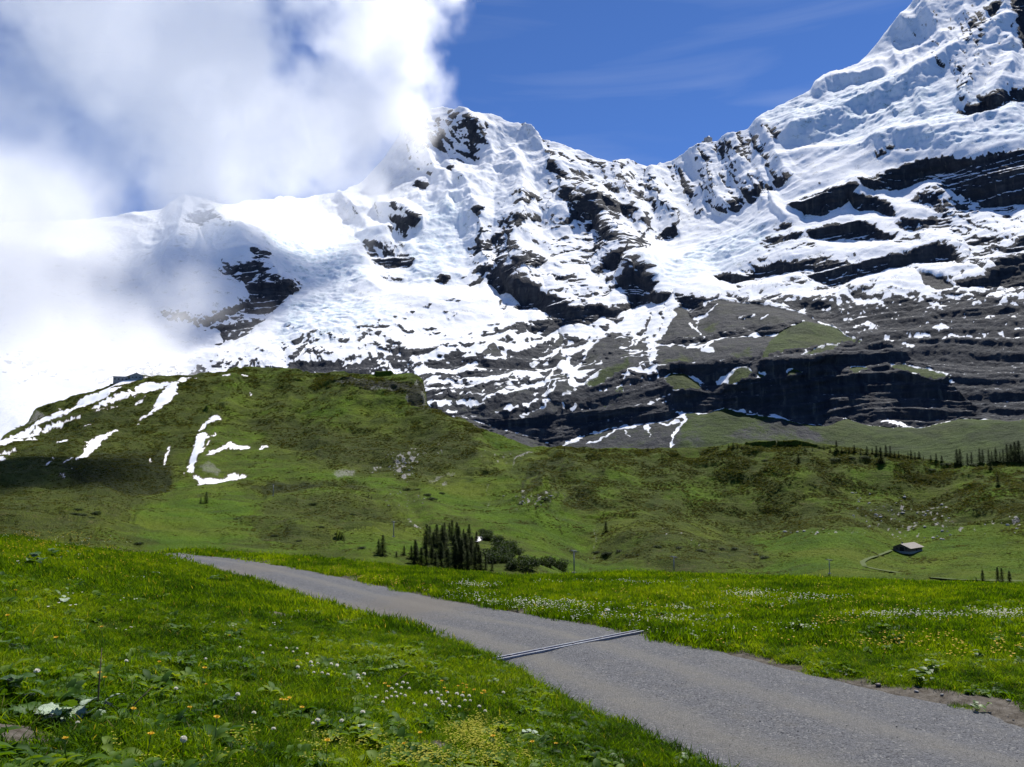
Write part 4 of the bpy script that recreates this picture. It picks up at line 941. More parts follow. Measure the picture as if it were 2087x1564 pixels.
NCV, NRV = 1500, 330
u = np.linspace(-560, 2640, NCV)
top = interp_curve(SKY_V, u) + fbm2(u / 22, u * 0 + 9.3, 4, 2.0, .6) * 2.2
t = np.linspace(0, 1, NRV)
soft_top = np.convolve(np.pad(top, 60, mode='edge'), np.ones(121) / 121, 'valid') + 34
Vg = np.where(t[:, None] < .8, 1215 + (soft_top[None] - 1215) * t[:, None] / .8, soft_top[None] + (top[None] - soft_top[None]) * (t[:, None] - .8) / .2)
Ug = np.repeat(u[None], NRV, 0)
D = np.exp(fV(Ug, Vg))
dx, dy, dz = ray(Ug, Vg)
P = np.stack([dx * D, dy * D, dz * D], -1)
wu = Ug + 5 * fbm2(Ug / 14, Vg / 7, 3, 9.0) + 3.5 * fbm2(Ug / 4, Vg / 3, 2, 3.0); wv = Vg + 3.2 * fbm2(Ug / 14, Vg / 6, 3, 4.0) + 2.2 * fbm2(Ug / 4, Vg / 3, 2, 5.0)
wu2 = Ug + 24 * fbm2(Ug / 50, Vg / 22, 4, 9.0); wv2 = Vg + 12 * fbm2(Ug / 50, Vg / 18, 4, 4.0)
snv = vr.sample(vr.c['snow'], wu, wv); bav = vr.sample(vr.c['bare'], wu * .5 + Ug * .5, wv)
luv = vr.sample(vr.c['lush'], wu2, wv2); hev = vr.sample(vr.c['heath'], wu2, wv2)
N = grid_normals(P)
rel = np.zeros_like(D)
for i, lam in enumerate((150, 70, 34, 16, 8, 4, 2)):
    n = perlin3(P[..., 0] / lam + 7 * i, P[..., 1] / lam + 3, P[..., 2] / (lam * .6))
    amp = (.06, .085, .085, .075, .06, .055, .04)[i] * lerp(.55, 1.0, hev) * (D > 0)
    if i >= 3: amp = amp * (1 + 1.6 * hev) * (1 - .7 * snv)
    rel += amp * lam * lerp(n, ridge(n) - .5, .35 * (hev > .3))
rel += .38 * vr.sample(vr.c['Hm'], Ug, Vg) * sstep(1.0, .86, t)[:, None]
# a crag where the shoulder breaks off, gullies down the moraine
P += N * rel[..., None]
back = []
for k in range(1, 9):
    q = P[-1].copy()
    h = np.stack([q[:, 0], q[:, 1]], -1); h /= np.linalg.norm(h, axis=1)[:, None]
    s = 5 * k ** 1.9
    q[:, 0] += h[:, 0] * s; q[:, 1] += h[:, 1] * s; q[:, 2] -= s * .45
    back.append(q)
P = np.concatenate([P, np.array(back)], 0)
pad = lambda a, val: np.concatenate([a, np.full((8, NCV), val)], 0)
attr = np.stack([pad(snv, 0), pad(bav, 0) * .6, pad(luv, .4), pad(hev, .5)], -1)
nt = NT('hill_surface')
s_, b_, l_, h_ = nt.attr('cls')
pos = nt.pos()
n1 = nt.noise(0.05, 5, .6, pos); n2_ = nt.noise(0.35, 5, .65, nt.pos(.6, .6, 1.6)); n3 = nt.noise(1.6, 4, .65, pos); n4 = nt.noise(0.012, 4, .6, pos)
lush = nt.mix(nt.ramp(n1, .35, .65), (0.036, 0.078, 0.003), (0.070, 0.125, 0.004))
lush = nt.mix(nt.ramp(n4, .45, .62, 0, .75), lush, (0.094, 0.116, 0.009))
olive = nt.mix(nt.ramp(n1, .35, .65), (0.038, 0.056, 0.006), (0.074, 0.090, 0.010))
brown = nt.mix(nt.ramp(n2_, .4, .65), (0.040, 0.044, 0.010), (0.088, 0.084, 0.026))
lf = nt.ramp(nt.math('ADD', l_, nt.math('MULTIPLY', nt.math('SUBTRACT', nt.math('ADD', n1, n2_), 1.0), 1.5)), .30, .70)
hf = nt.ramp(nt.math('ADD', h_, nt.math('MULTIPLY', nt.math('SUBTRACT', n2_, .5), 3.0)), .55, 1.1)
c = nt.mix(lf, olive, lush)
c = nt.mix(hf, c, brown)
c = nt.mix(nt.ramp(nt.math('MULTIPLY', n3, h_), .24, .36, 0, .8), c, (0.012, 0.019, 0.006))
n5 = nt.noise(.9, 5, .7, nt.pos(1, 1, 1.5))
c = nt.mix(nt.ramp(n5, .56, .66, 0, .6), c, (0.016, 0.028, 0.006))
c = nt.mix(nt.ramp(n5, .44, .34, 0, .5), c, (0.105, 0.125, 0.022))
bf = nt.ramp(nt.math('ADD', b_, nt.math('MULTIPLY', nt.math('SUBTRACT', n3, .5), 1.4)), .40, .62)
rc = nt.mix(nt.ramp(n3, .35, .65), (0.10, 0.095, 0.085), (0.34, 0.33, 0.31))
rc = nt.mix(nt.ramp(h_, .85, 1.0), rc, (0.05, 0.047, 0.042))
c = nt.mix(bf, c, rc)
rim = nt.ramp(s_, .03, .3)
c = nt.mix(nt.math('MULTIPLY', rim, .7), c, (0.055, 0.042, 0.030))
c = nt.mix(nt.ramp(nt.math('ADD', s_, nt.math('MULTIPLY', nt.math('SUBTRACT', n3, .5), .8)), .45, .55), c, nt.mix(nt.ramp(nt.math('ADD', s_, nt.math('MULTIPLY', nt.math('SUBTRACT', n2_, .5), .5)), .5, .95), (0.50, 0.47, 0.44), (0.84, 0.85, 0.87)))
hh = nt.math('ADD', n2_, nt.math('MULTIPLY', n3, .5))
b = nt.n('ShaderNodeBump'); b.inputs['Distance'].default_value = 2.6; nt.l(hh, b.inputs['Height'])
nt.l(nt.math('MULTIPLY', nt.math('SUBTRACT', 1.0, s_), .8), b.inputs['Strength'])
MAT_HILL = nt.done(nt.bsdf(c, 0.95, b.outputs[0], spec=.1))
# valley floor running back under the brow of the near meadow
fr = np.array([P[0] * np.array([f_, f_, 1.0]) - np.array([0, 0, 4.0 * (1 - f_)]) for f_ in (.14, .28, .42, .56, .70, .85)])
P2 = np.concatenate([fr, P], 0); A2 = np.concatenate([np.repeat(attr[:1], 6, 0), attr], 0)
hills = mesh_np('hills', P2.reshape(-1, 3), grid_faces(NRV + 14, NCV), MAT_HILL, attrs={'cls': A2.reshape(-1, 4)})
tag(hills, kind='structure')
HP = P[:NRV]
HUV = np.stack(project(HP[..., 0], HP[..., 1], HP[..., 2]), -1)


def on_hill(u, v):
    """the point of the hills seen in that direction"""
    j = int(round((u + 560) / 3200 * (NCV - 1)))
    best = None
    for jj in range(max(0, j - 3), min(NCV, j + 4)):
        col = HUV[:, jj]
        i = np.argmin((col[:, 0] - u) ** 2 + (col[:, 1] - v) ** 2)
        dd = (col[i, 0] - u) ** 2 + (col[i, 1] - v) ** 2
        if best is None or dd < best[0]: best = (dd, i, jj)
    return Vector([float(x) for x in HP[best[1], best[2]]])


# heath: woody tussocks over the browner slopes, grass clumps over the greener ones
def bush_proto(seed, mat, n=42, sz=.16, flat=.6):
    g = np.random.default_rng(seed); V, F, T = [], [], []
    for _ in range(n):
        a = g.normal(size=3); a /= np.linalg.norm(a); a[2] = abs(a[2]) * flat; p = a * .5 * g.uniform(.6, 1)
        q = g.normal(size=3) * sz; r_ = g.normal(size=3) * sz; i = len(V)
        V += [tuple(p), tuple(p + q), tuple(p + r_)]; F.append((i, i + 1, i + 2)); T += [(g.uniform(), 0, 0, 1)] * 3
    return mesh_np('tussock', V, F, mat, attrs={'tone': T}, link=False, smooth=False)

# ------------------------------------------------------------------ the near ground: bank, gravel road, meadow
def base_plane(x, y):
    k = lerp(.0006, .0019, sstep(-7, 3, x))
    ym = np.minimum(y, 60)
    z = -2.8 - 0.035 * (ym - 13) - k * np.maximum(ym - 15, 0) ** 2
    z = z - (y - ym) * (.035 + 2 * k * 45)
    return z - 0.034 * np.maximum(x - 6, 0) * sstep(12, 38, y)


def unplane(u, v, f=base_plane, dmax=70.0):
    dx, dy, dz = [float(q) for q in ray(np.float64(u), np.float64(v))]
    d, st = 3.0, .25
    while d < dmax:
        if dz * d < float(f(np.float64(dx * d), np.float64(dy * d))):
            lo, hi = d - st, d
            for _ in range(20):
                m_ = (lo + hi) / 2
                if dz * m_ < float(f(np.float64(dx * m_), np.float64(dy * m_))): hi = m_
                else: lo = m_
            return dx * hi, dy * hi
        d += st
    return dx * dmax, dy * dmax


LEFT_PX = [(1474, 1564), (1372, 1525), (1241, 1480), (1127, 1417), (1031, 1351), (880, 1294), (719, 1258), (599, 1216), (479, 1179), (390, 1153), (307, 1135)]
RIGHT_PX = [(2087, 1487), (1981, 1448), (1753, 1402), (1526, 1345), (1298, 1291), (1127, 1262), (1000, 1241), (900, 1222), (767, 1194), (575, 1153), (470, 1139), (400, 1133)]
Ledge = [(8.0, -4.0), (5.2, 0.0), (3.2, 4.2)] + [unplane(*p) for p in LEFT_PX]
Redge = [(13, -3.5), (9.5, 1.5), (6.9, 5.6)] + [unplane(*p) for p in RIGHT_PX]
Ledge += [(Ledge[-1][0] - 4.2, Ledge[-1][1] + 5.5), (Ledge[-1][0] - 9, Ledge[-1][1] + 14)]
Redge += [(Redge[-1][0] - 4.2, Redge[-1][1] + 6.0), (Redge[-1][0] - 9, Redge[-1][1] + 15)]
Ledge = np.array(Ledge); Redge = np.array(Redge)


def smooth_line(p, n):
    d = np.concatenate([[0], np.cumsum(np.linalg.norm(np.diff(p, axis=0), axis=1))])
    s = np.linspace(0, d[-1], n)
    q = np.stack([np.interp(s, d, p[:, 0]), np.interp(s, d, p[:, 1])], -1)
    for _ in range(3):
        q[1:-1] = (q[:-2] + 2 * q[1:-1] + q[2:]) / 4
    return q


def side_dist(line, x, y):
    """signed distance to a polyline, positive on its left"""
    best = np.full(np.shape(x), 1e9); sg = np.ones(np.shape(x))
    for k in range(len(line) - 1):
        ax, ay = line[k]; bx, by = line[k + 1]
        L = (bx - ax) ** 2 + (by - ay) ** 2
        t = np.clip(((x - ax) * (bx - ax) + (y - ay) * (by - ay)) / L, 0, 1)
        d = np.hypot(x - ax - t * (bx - ax), y - ay - t * (by - ay))
        c = (bx - ax) * (y - ay) - (by - ay) * (x - ax)
        w = d < best
        sg = np.where(w, np.sign(c), sg); best = np.where(w, d, best)
    return best * sg


Lf = smooth_line(Ledge, 60); Rf = smooth_line(Redge, 60)


def ground_z(x, y):
    x = np.asarray(x, float); y = np.asarray(y, float)
    b = side_dist(Lf, x, y)
    c = -side_dist(Rf, x, y)
    D = np.hypot(x, y); az = np.degrees(np.arctan2(x, y))
    z = base_plane(x, y)
    z = z + 1.22 * sstep(0, 7.5, b) + .10 * sstep(0, .5, b)
    z = z + .07 * sstep(0, .6, c) - .45 * sstep(.5, 9, c) * sstep(16, 32, y) - .0032 * np.maximum(np.minimum(y, 80) - 24, 0) ** 2 * sstep(.3, 5, c) * sstep(6, -4, x)
    bump = fbm2(x / 2.6, y / 2.6, 3, 1.0) * .16 + fbm2(x / .55, y / .55, 2, 4.0) * .045
    off = np.maximum(sstep(0, 1.5, b), sstep(0, 1.5, c))
    z = z + bump * off * np.where(D > 30, .6, 1)
    z = z - .04 * (b < 0) * (c < 0)
    Dc = np.interp(az, [-60, -35, -33, -30, -27, -24, -20], [24, 25, 25, 27, 31, 37, 40])
    fall = np.maximum(D - Dc, 0) * (az < -14) * sstep(-14, -22, az)
    return z - .012 * np.minimum(fall, 14) ** 2 - .34 * np.maximum(fall - 14, 0)


NA, NR = 950, 760
az = np.radians(np.linspace(-58, 58, NA))
r = 1.2 * (170 / 1.2) ** np.linspace(0, 1, NR)
A, RR = np.meshgrid(az, r)
X, Y = np.sin(A) * RR, np.cos(A) * RR
Zg = ground_z(X, Y)
b = side_dist(Lf, X, Y); c_ = -side_dist(Rf, X, Y)
road_in = ((b < 0) & (c_ < 0)).astype(float)


def bare_amount(x, y):
    b = side_dist(Lf, x, y); c = -side_dist(Rf, x, y)
    n = fbm2(x / .8, y / .8, 4, 3.0)
    m = sstep(.24, .0, b + .30 * n) * (b > -1) + sstep(.35, 0, c + .6 * n - .20 * sstep(13, 8, y)) * (c > -1)
    for (u, v, rr) in BALD:
        m = m + 1.2 * sstep(rr * 1.25, rr * .5, np.hypot(x - u, (y - v) * 1.0) + n * rr * 1.1)
    return np.clip(m, 0, 1)


def gz1(x, y): return ground_z(np.array([x]), np.array([y]))[0]


def near_hit(u, v):
    x, y = unplane(u, v, lambda a, b_: gz1(float(a), float(b_)), 120)
    return Vector((x, y, float(gz1(x, y))))


BALD = []
for u, v, rr in ((560, 1252, .55), (620, 1262, .45), (680, 1270, .45), (860, 1345, .18), (880, 1515, .16), (900, 1528, .16), (1070, 1500, .12), (10, 1500, .25), (480, 1335, .1), (1900, 1420, .3), (2040, 1440, .35)):
    p = near_hit(u, v); BALD.append((p.x, p.y, rr))
bare = bare_amount(X, Y)
attr = np.stack([bare, road_in, np.zeros_like(bare), np.zeros_like(bare)], -1)
nt = NT('meadow_ground')
br, rd, _, _ = nt.attr('cls')
pos = nt.pos()
n1 = nt.noise(.5, 5, .6, pos); n2_ = nt.noise(9, 5, .65, pos); n3 = nt.noise(.09, 4, .6, pos)
g = nt.mix(nt.ramp(n2_, .35, .65), (0.028, 0.056, 0.002), (0.072, 0.116, 0.004))
g = nt.mix(nt.ramp(n1, .4, .65), g, (0.085, 0.112, 0.018))
g = nt.mix(nt.ramp(n3, .45, .62, 0, .6), g, (0.10, 0.115, 0.022))
soil = nt.mix(nt.ramp(n2_, .35, .65), (0.060, 0.050, 0.038), (0.145, 0.13, 0.11))
c = nt.mix(nt.ramp(br, .3, .7), g, soil)
MAT_GROUND = nt.done(nt.bsdf(c, .95, nt.bump(nt.noise(28, 6, .7, pos), .7, .04), spec=.1))
ground = mesh_np('ground', np.stack([X, Y, Zg], -1).reshape(-1, 3), grid_faces(NR, NA), MAT_GROUND, attrs={'cls': attr.reshape(-1, 4)})
tag(ground, kind='structure')

GU, GV = project(X, Y, np.where(Y > .05, Zg, -50))


def near_hit(u, v, lift=0.0):
    """first point of the near ground met by the ray through a pixel"""
    dx, dy, _ = ray(np.float64(u), np.float64(v))
    j = int(round((math.atan2(float(dx), float(dy)) - az[0]) / (az[-1] - az[0]) * (NA - 1)))
    j = max(0, min(NA - 1, j))
    _, vv = project(X[:, j], Y[:, j], Zg[:, j] + lift)
    k = np.nonzero((vv <= v) & (r > 2.0))[0]
    i = int(k[0]) if len(k) else int(np.argmin(vv + (r < 2) * 1e6 + (r > 80) * 1e6))
    t = 0.0
    if i > 0 and vv[i - 1] > v: t = (vv[i - 1] - v) / (vv[i - 1] - vv[i])
    rr_ = r[i - 1] + (r[i] - r[i - 1]) * t if i > 0 else r[i]
    x, y = float(dx) * rr_, float(dy) * rr_
    zz = Zg[i - 1, j] + (Zg[i, j] - Zg[i - 1, j]) * t if i > 0 else Zg[i, j]
    return Vector((x, y, float(zz)))


# ------------------------------------------------ road sheet
ns, nw = 1500, 90
La = smooth_line(Ledge, ns); Ra = smooth_line(Redge, ns)
w = np.linspace(-.06, 1.06, nw)
Q = La[:, None] * (1 - w)[None, :, None] + Ra[:, None] * w[None, :, None]
x, y = Q[..., 0], Q[..., 1]


def road_z(x, y):
    b = side_dist(Lf, x, y); c = -side_dist(Rf, x, y)
    t = b / (b + c + 1e-6)
    Dd = np.hypot(x, y)
    azd = np.degrees(np.arctan2(x, y))
    Dc = np.interp(azd, [-60, -35, -33, -30, -27, -24, -20], [24, 25, 25, 27, 31, 37, 40])
    fall = np.maximum(Dd - Dc, 0) * (azd < -14) * sstep(-14, -22, azd)
    return base_plane(x, y) + .012 + .03 * np.sin(np.pi * np.clip(t, 0, 1)) - .018 * np.exp(-((t - .30) / .09) ** 2) - .018 * np.exp(-((t - .72) / .09) ** 2) - .012 * np.minimum(fall, 14) ** 2 - .34 * np.maximum(fall - 14, 0)


zr_ = road_z(x, y) + .012 * fbm2(x / 1.3, y / 1.3, 3, 5.0) + .004 * fbm2(x / .16, y / .16, 3, 7.0)
edge = np.minimum(w + .06, 1.06 - w)[None] * 3.2
zr_ = zr_ - .10 * sstep(.22, 0, edge + .10 * fbm2(x / .5, y / .5, 3, 2.0))
ff = grid_faces(ns, nw)[:, ::-1]
rt = np.clip(np.repeat(w[None], ns, 0), 0, 1)
drainv = np.zeros_like(rt)
nt = NT('gravel_surface')
tr, sedge, _, _ = nt.attr('cls')
pos = nt.pos()
vor = nt.n('ShaderNodeTexVoronoi'); vor.inputs['Scale'].default_value = 95; nt.l(pos, vor.inputs['Vector'])
vsep = nt.n('ShaderNodeSeparateColor'); nt.l(vor.outputs['Color'], vsep.inputs[0])
vor2 = nt.n('ShaderNodeTexVoronoi'); vor2.inputs['Scale'].default_value = 50; nt.l(pos, vor2.inputs['Vector'])
v2 = nt.n('ShaderNodeSeparateColor'); nt.l(vor2.outputs['Color'], v2.inputs[0])
big = nt.noise(.55, 4, .6, pos); mid = nt.noise(3.5, 5, .6, pos); fine = nt.noise(90, 3, .6, pos)
grey = nt.mix(vsep.outputs[0], (0.050, 0.052, 0.058), (0.150, 0.152, 0.160))
grey = nt.mix(nt.ramp(v2.outputs[1], .90, .95), grey, (0.20, 0.20, 0.195))
grey = nt.mix(nt.ramp(v2.outputs[2], .93, .96), grey, (0.03, 0.03, 0.036))
tan = nt.mix(vsep.outputs[1], (0.100, 0.094, 0.078), (0.190, 0.180, 0.158))
# worn wheel lines and fines are paler and browner than the loose chippings
tt = nt.math('ADD', tr, nt.math('MULTIPLY', nt.math('SUBTRACT', big, .5), .22))
w1 = nt.ramp(nt.math('ABSOLUTE', nt.math('SUBTRACT', tt, .17)), .13, .03)
w2 = nt.ramp(nt.math('ABSOLUTE', nt.math('SUBTRACT', tt, .60)), .12, .03)
wf = nt.math('MAXIMUM', w1, nt.math('MULTIPLY', w2, .8))
wf = nt.math('ADD', nt.math('MULTIPLY', wf, .6), nt.math('MULTIPLY', nt.ramp(mid, .48, .72), .35), clamp=True)
c = nt.mix(wf, grey, tan)
c = nt.mix(sedge, c, nt.mix(fine, (0.075, 0.065, 0.052), (0.19, 0.175, 0.15)))
hgt = nt.math('ADD', nt.math('MULTIPLY', vor.outputs['Distance'], -1.0), nt.math('ADD', nt.math('MULTIPLY', vor2.outputs['Distance'], -.8), fine))
MAT_ROAD = nt.done(nt.bsdf(c, .8, nt.bump(hgt, .9, .012), spec=.25))
sed = sstep(.25, .02, edge + .12 * fbm2(x / .5, y / .5, 3, 2.0))
# a patch of washed-out pale stones in the middle of the track
ppx = near_hit(850, 1240); blob = sstep(1.5, .4, np.hypot((x - ppx.x) / 1.2, (y - ppx.y) / 1.9) + .5 * fbm2(x / .6, y / .6, 3, 1.0))
ppx2 = near_hit(520, 1162); blob2 = sstep(1.5, .4, np.hypot((x - ppx2.x) / 1.4, (y - ppx2.y) / 3) + .5 * fbm2(x / .6, y / .6, 3, 1.0))
attr = np.stack([rt, np.clip(sed + .8 * blob + .5 * blob2, 0, 1), 0 * rt, 0 * rt], -1)
road = mesh_np('road', np.stack([x, y, zr_], -1).reshape(-1, 3), ff, MAT_ROAD, attrs={'cls': attr.reshape(-1, 4)})
tag(road, kind='structure')


# ------------------------------------------------------------------ scattering (one object each for what nobody could count)
def scatter(name, pts, rot, scl, idx, protos, label, cat):
    me = bpy.data.meshes.new(name)
    pts = np.asarray(pts, np.float32)
    me.vertices.add(len(pts)); me.vertices.foreach_set('co', pts.ravel())
    a = me.attributes.new('rot', 'FLOAT_VECTOR', 'POINT'); a.data.foreach_set('vector', np.asarray(rot, np.float32).ravel())
    a = me.attributes.new('scl', 'FLOAT_VECTOR', 'POINT'); a.data.foreach_set('vector', np.asarray(scl, np.float32).ravel())
    a = me.attributes.new('idx', 'INT', 'POINT'); a.data.foreach_set('value', np.asarray(idx, np.int32))
    o = bpy.data.objects.new(name, me); COL.objects.link(o)
    hid = bpy.data.collections.new(name + '_kinds')
    for i, (pm) in enumerate(protos):
        po = bpy.data.objects.new('%s_kind_%02d' % (name, i), pm); hid.objects.link(po)
    g = bpy.data.node_groups.new(name, 'GeometryNodeTree')
    g.interface.new_socket('Geometry', in_out='INPUT', socket_type='NodeSocketGeometry')
    g.interface.new_socket('Geometry', in_out='OUTPUT', socket_type='NodeSocketGeometry')
    N_, L_ = g.nodes.new, g.links.new
    gi, go, iop, ci = N_('NodeGroupInput'), N_('NodeGroupOutput'), N_('GeometryNodeInstanceOnPoints'), N_('GeometryNodeCollectionInfo')
    ci.inputs['Collection'].default_value = hid; ci.inputs['Separate Children'].default_value = True; ci.inputs['Reset Children'].default_value = True
    iop.inputs['Pick Instance'].default_value = True
    L_(gi.outputs[0], iop.inputs['Points']); L_(ci.outputs[0], iop.inputs['Instance'])
    for nm, ty, sk in (('rot', 'FLOAT_VECTOR', 'Rotation'), ('scl', 'FLOAT_VECTOR', 'Scale'), ('idx', 'INT', 'Instance Index')):
        na = N_('GeometryNodeInputNamedAttribute'); na.data_type = ty; na.inputs['Name'].default_value = nm
        L_(na.outputs['Attribute'], iop.inputs[sk])
    L_(iop.outputs[0], go.inputs[0])
    md = o.modifiers.new('scatter', 'NODES'); md.node_group = g
    tag(o, label, cat, kind='stuff')
    return o


def leaf_mat(name, cols, spread=.5, trans=.45, rough=.5, spec=.25):
    nt = NT(name)
    pos = nt.pos()
    a1, a2, _, _ = nt.attr('tone')
    n1 = nt.noise(.35, 4, .6, pos); n2 = nt.noise(2.4, 3, .6, pos)
    f = nt.math('ADD', nt.math('MULTIPLY', nt.math('SUBTRACT', nt.math('ADD', n1, n2), 1.0), 2.3), nt.math('ADD', nt.math('MULTIPLY', nt.math('SUBTRACT', a1, .5), spread), .5), clamp=True)
    rp = nt.n('ShaderNodeValToRGB'); nt.l(f, rp.inputs[0])
    el = rp.color_ramp.elements
    while len(el) < len(cols): el.new(.5)
    for i, cc in enumerate(cols): el[i].position = i / (len(cols) - 1); el[i].color = (*cc, 1)
    col = nt.mix(a2, rp.outputs[0], (0.30, 0.25, 0.11))
    d = nt.bsdf(col, rough, spec=spec)
    t = nt.n('ShaderNodeBsdfTranslucent'); nt.put(t.inputs['Color'], nt.mix(1.0, col, (2.0, 1.75, 0.25), 'MULTIPLY'))
    mx = nt.n('ShaderNodeMixShader'); mx.inputs[0].default_value = trans
    nt.l(d, mx.inputs[1]); nt.l(t.outputs[0], mx.inputs[2])
    return nt.done(mx.outputs[0])


MAT_GRASS = leaf_mat('grass_blades', [(0.016, 0.046, 0.002), (0.050, 0.112, 0.002), (0.092, 0.166, 0.003), (0.150, 0.220, 0.008)], .6, .5, .7, .06)
MAT_HERB = leaf_mat('herb_leaves', [(0.020, 0.055, 0.008), (0.042, 0.100, 0.011), (0.075, 0.145, 0.014), (0.14, 0.21, 0.03)], .9, .4, .6, .14)


def tuft(n, rad, h0, h1, wid, seed, segs=2, lean=.5, dry=.025):
    g = np.random.default_rng(seed)
    V, F, T = [], [], []
    for _ in range(n):
        a, rr = g.uniform(0, 6.283), rad * math.sqrt(g.uniform())
        bx, by = rr * math.cos(a), rr * math.sin(a)
        h = g.uniform(h0, h1); d = g.uniform(0, 6.283); ln = g.uniform(.1, 1) * lean * h
        ox, oy = ln * math.cos(d), ln * math.sin(d)
        fx = d + g.uniform(-1.2, 1.2); wx, wy = -math.sin(fx) * wid * .5, math.cos(fx) * wid * .5
        s0 = len(V)
        for k in range(segs):
            t = k / segs; w_ = 1 - .35 * t
            for sg in (-1, 1): V.append((bx + ox * t * t + sg * wx * w_, by + oy * t * t + sg * wy * w_, h * (t - .25 * t * t * lean) - .01))
        V.append((bx + ox, by + oy, h * (1 - .25 * lean)))
        for k in range(segs - 1):
            i = s0 + 2 * k; F += [(i, i + 1, i + 3), (i, i + 3, i + 2)]
        i = s0 + 2 * (segs - 1); F.append((i, i + 1, i + 2))
        tn = g.uniform(); dr = 1.0 if g.uniform() < dry else 0.0
        T += [(tn, dr * g.uniform(.4, 1), 0, 1)] * (2 * segs + 1)
    return mesh_np('tuft', V, F, MAT_GRASS, attrs={'tone': T}, link=False)


def leaf(V, F, T, base, d, L, Wd, droop, tone, g, cup=.25, up=.8, lobes=0):
    """a broad leaf on a short stalk, folded along its midrib"""
    n = 5
    ca, sa = math.cos(d), math.sin(d)
    s0 = len(V)
    for k in range(n + 1):
        t = k / n
        w_ = Wd * math.sin(math.pi * (t * .92 + .06)) ** .8 * (1 + (.22 * (-1) ** k if lobes else 0))
        zz = base[2] + L * (up * t - droop * t * t)
        cx, cy = base[0] + ca * L * t * .9, base[1] + sa * L * t * .9
        for sg in (-1, 0, 1):
            V.append((cx - sa * w_ * .5 * sg, cy + ca * w_ * .5 * sg, zz + abs(sg) * w_ * cup))
            T.append(tone)
    for k in range(n):
        i = s0 + 3 * k
        F += [(i, i + 3, i + 4), (i, i + 4, i + 1), (i + 1, i + 4, i + 5), (i + 1, i + 5, i + 2)]


def rosette(n, L0, L1, ratio, seed, up=.7, spread=.03, lobes=0):
    g = np.random.default_rng(seed); V, F, T = [], [], []
    for k in range(n):
        L = g.uniform(L0, L1); tn = g.uniform()
        leaf(V, F, T, (g.uniform(-spread, spread), g.uniform(-spread, spread), 0), g.uniform(0, 6.283), L, L * ratio, g.uniform(.3, .8), (tn, 0, 0, 1), g, g.uniform(.1, .35), up * g.uniform(.6, 1.2), lobes)
    return mesh_np('rosette', V, F, MAT_HERB, attrs={'tone': T}, link=False)


def place(n, amin, amax, dmin, dmax, seed, power=1.0):
    g = np.random.default_rng(seed)
    a = np.radians(g.uniform(amin, amax, n)); d = np.sqrt(g.uniform(dmin ** 2, dmax ** 2, n)) if power == 1 else dmin * (dmax / dmin) ** g.uniform(0, 1, n)
    return np.sin(a) * d, np.cos(a) * d, d, g


def slope_rot(x, y, g, k=.25):
    return np.stack([g.uniform(-k, k, len(x)), g.uniform(-k, k, len(x)), g.uniform(0, 6.283, len(x))], -1)


near_tufts = [tuft(90, .13, .02, .07, .006, s, 3, 1.4) for s in range(6)] + [tuft(40, .10, .04, .12, .006, 50 + s, 3, 1.3) for s in range(3)]
mid_tufts = [tuft(70, .24, .035, .10, .010, 80 + s, 2, 1.0) for s in range(6)]
far_tufts = [tuft(70, .5, .03, .09, .022, 90 + s, 2, .8) for s in range(5)]


def grass_field(name, n, d0, d1, protos, amin, amax, seed, label, smin=.7, smax=1.3, tall=None):
    x, y, d, g = place(n, amin, amax, d0, d1, seed)
    keep = bare_amount(x, y) < g.uniform(.25, .8, n)
    b = side_dist(Lf, x, y); c = -side_dist(Rf, x, y)
    keep &= ~((b < -.02 + 0 * x) & (c < -.02))
    x, y, d, b, c = x[keep], y[keep], d[keep], b[keep], c[keep]
    s = g.uniform(smin, smax, len(x)) * (1 + .45 * fbm2(x / 1.7, y / 1.7, 3, 7.7))
    edgef = np.exp(-(np.where(b > 0, b, 9) / .5) ** 2) + np.exp(-((np.where(c > 0, c, 9) - .25) / .4) ** 2) * sstep(10, 14, y)
    s = s * (1 + .35 * edgef)
    z = ground_z(x, y)
    sc = np.stack([s, s, s * g.uniform(.75, 1.25, len(x))], -1)
    return scatter(name, np.stack([x, y, z], -1), slope_rot(x, y, g), sc, g.integers(0, len(protos), len(x)), protos, label, 'grass')


grass_field('grass', 26000, 2.6, 13, near_tufts, -50, 42, 11, 'short lush green grass covering the near bank')
grass_field('bank_grass', 42000, 13, 30, mid_tufts, -42, 42, 12, 'green grass further up the bank and past the road')
grass_field('meadow_grass', 42000, 30, 75, far_tufts, -38, 42, 13, 'far part of the flat green meadow beyond the road')

herbs = [rosette(9, .05, .10, .75, 1), rosette(12, .03, .07, .8, 2), rosette(8, .08, .15, .3, 3, .6, .03, 1), rosette(14, .03, .06, .6, 4, 1.0, .06), rosette(7, .10, .16, .42, 5, .9)]
x, y, d, g = place(13000, -48, 40, 2.6, 20, 21, 2)
b = side_dist(Lf, x, y); c = -side_dist(Rf, x, y)
dens = fbm2(x / 1.1, y / 1.1, 3, 12.0) + .5 * fbm2(x / .3, y / .3, 2, 2.0)
keep = (dens + g.uniform(-.15, .25, len(x)) > .02) & (bare_amount(x, y) < .5) & ~((b < 0) & (c < 0))
x, y = x[keep], y[keep]
s = g.uniform(.55, 1.25, len(x))
scatter('meadow_herbs', np.stack([x, y, ground_z(x, y) + .015], -1), slope_rot(x, y, g, .3), np.stack([s, s, s], -1), g.integers(0, len(herbs), len(x)), herbs, 'broad leaved green herbs spread through the grass', 'herbs')

# loose chippings
nt = NT('stone_chips')
a1, a2, _, _ = nt.attr('tone')
MAT_CHIP = nt.done(nt.bsdf(nt.mix(a1, (0.04, 0.042, 0.05), (0.17, 0.168, 0.165)), .85, spec=.25))


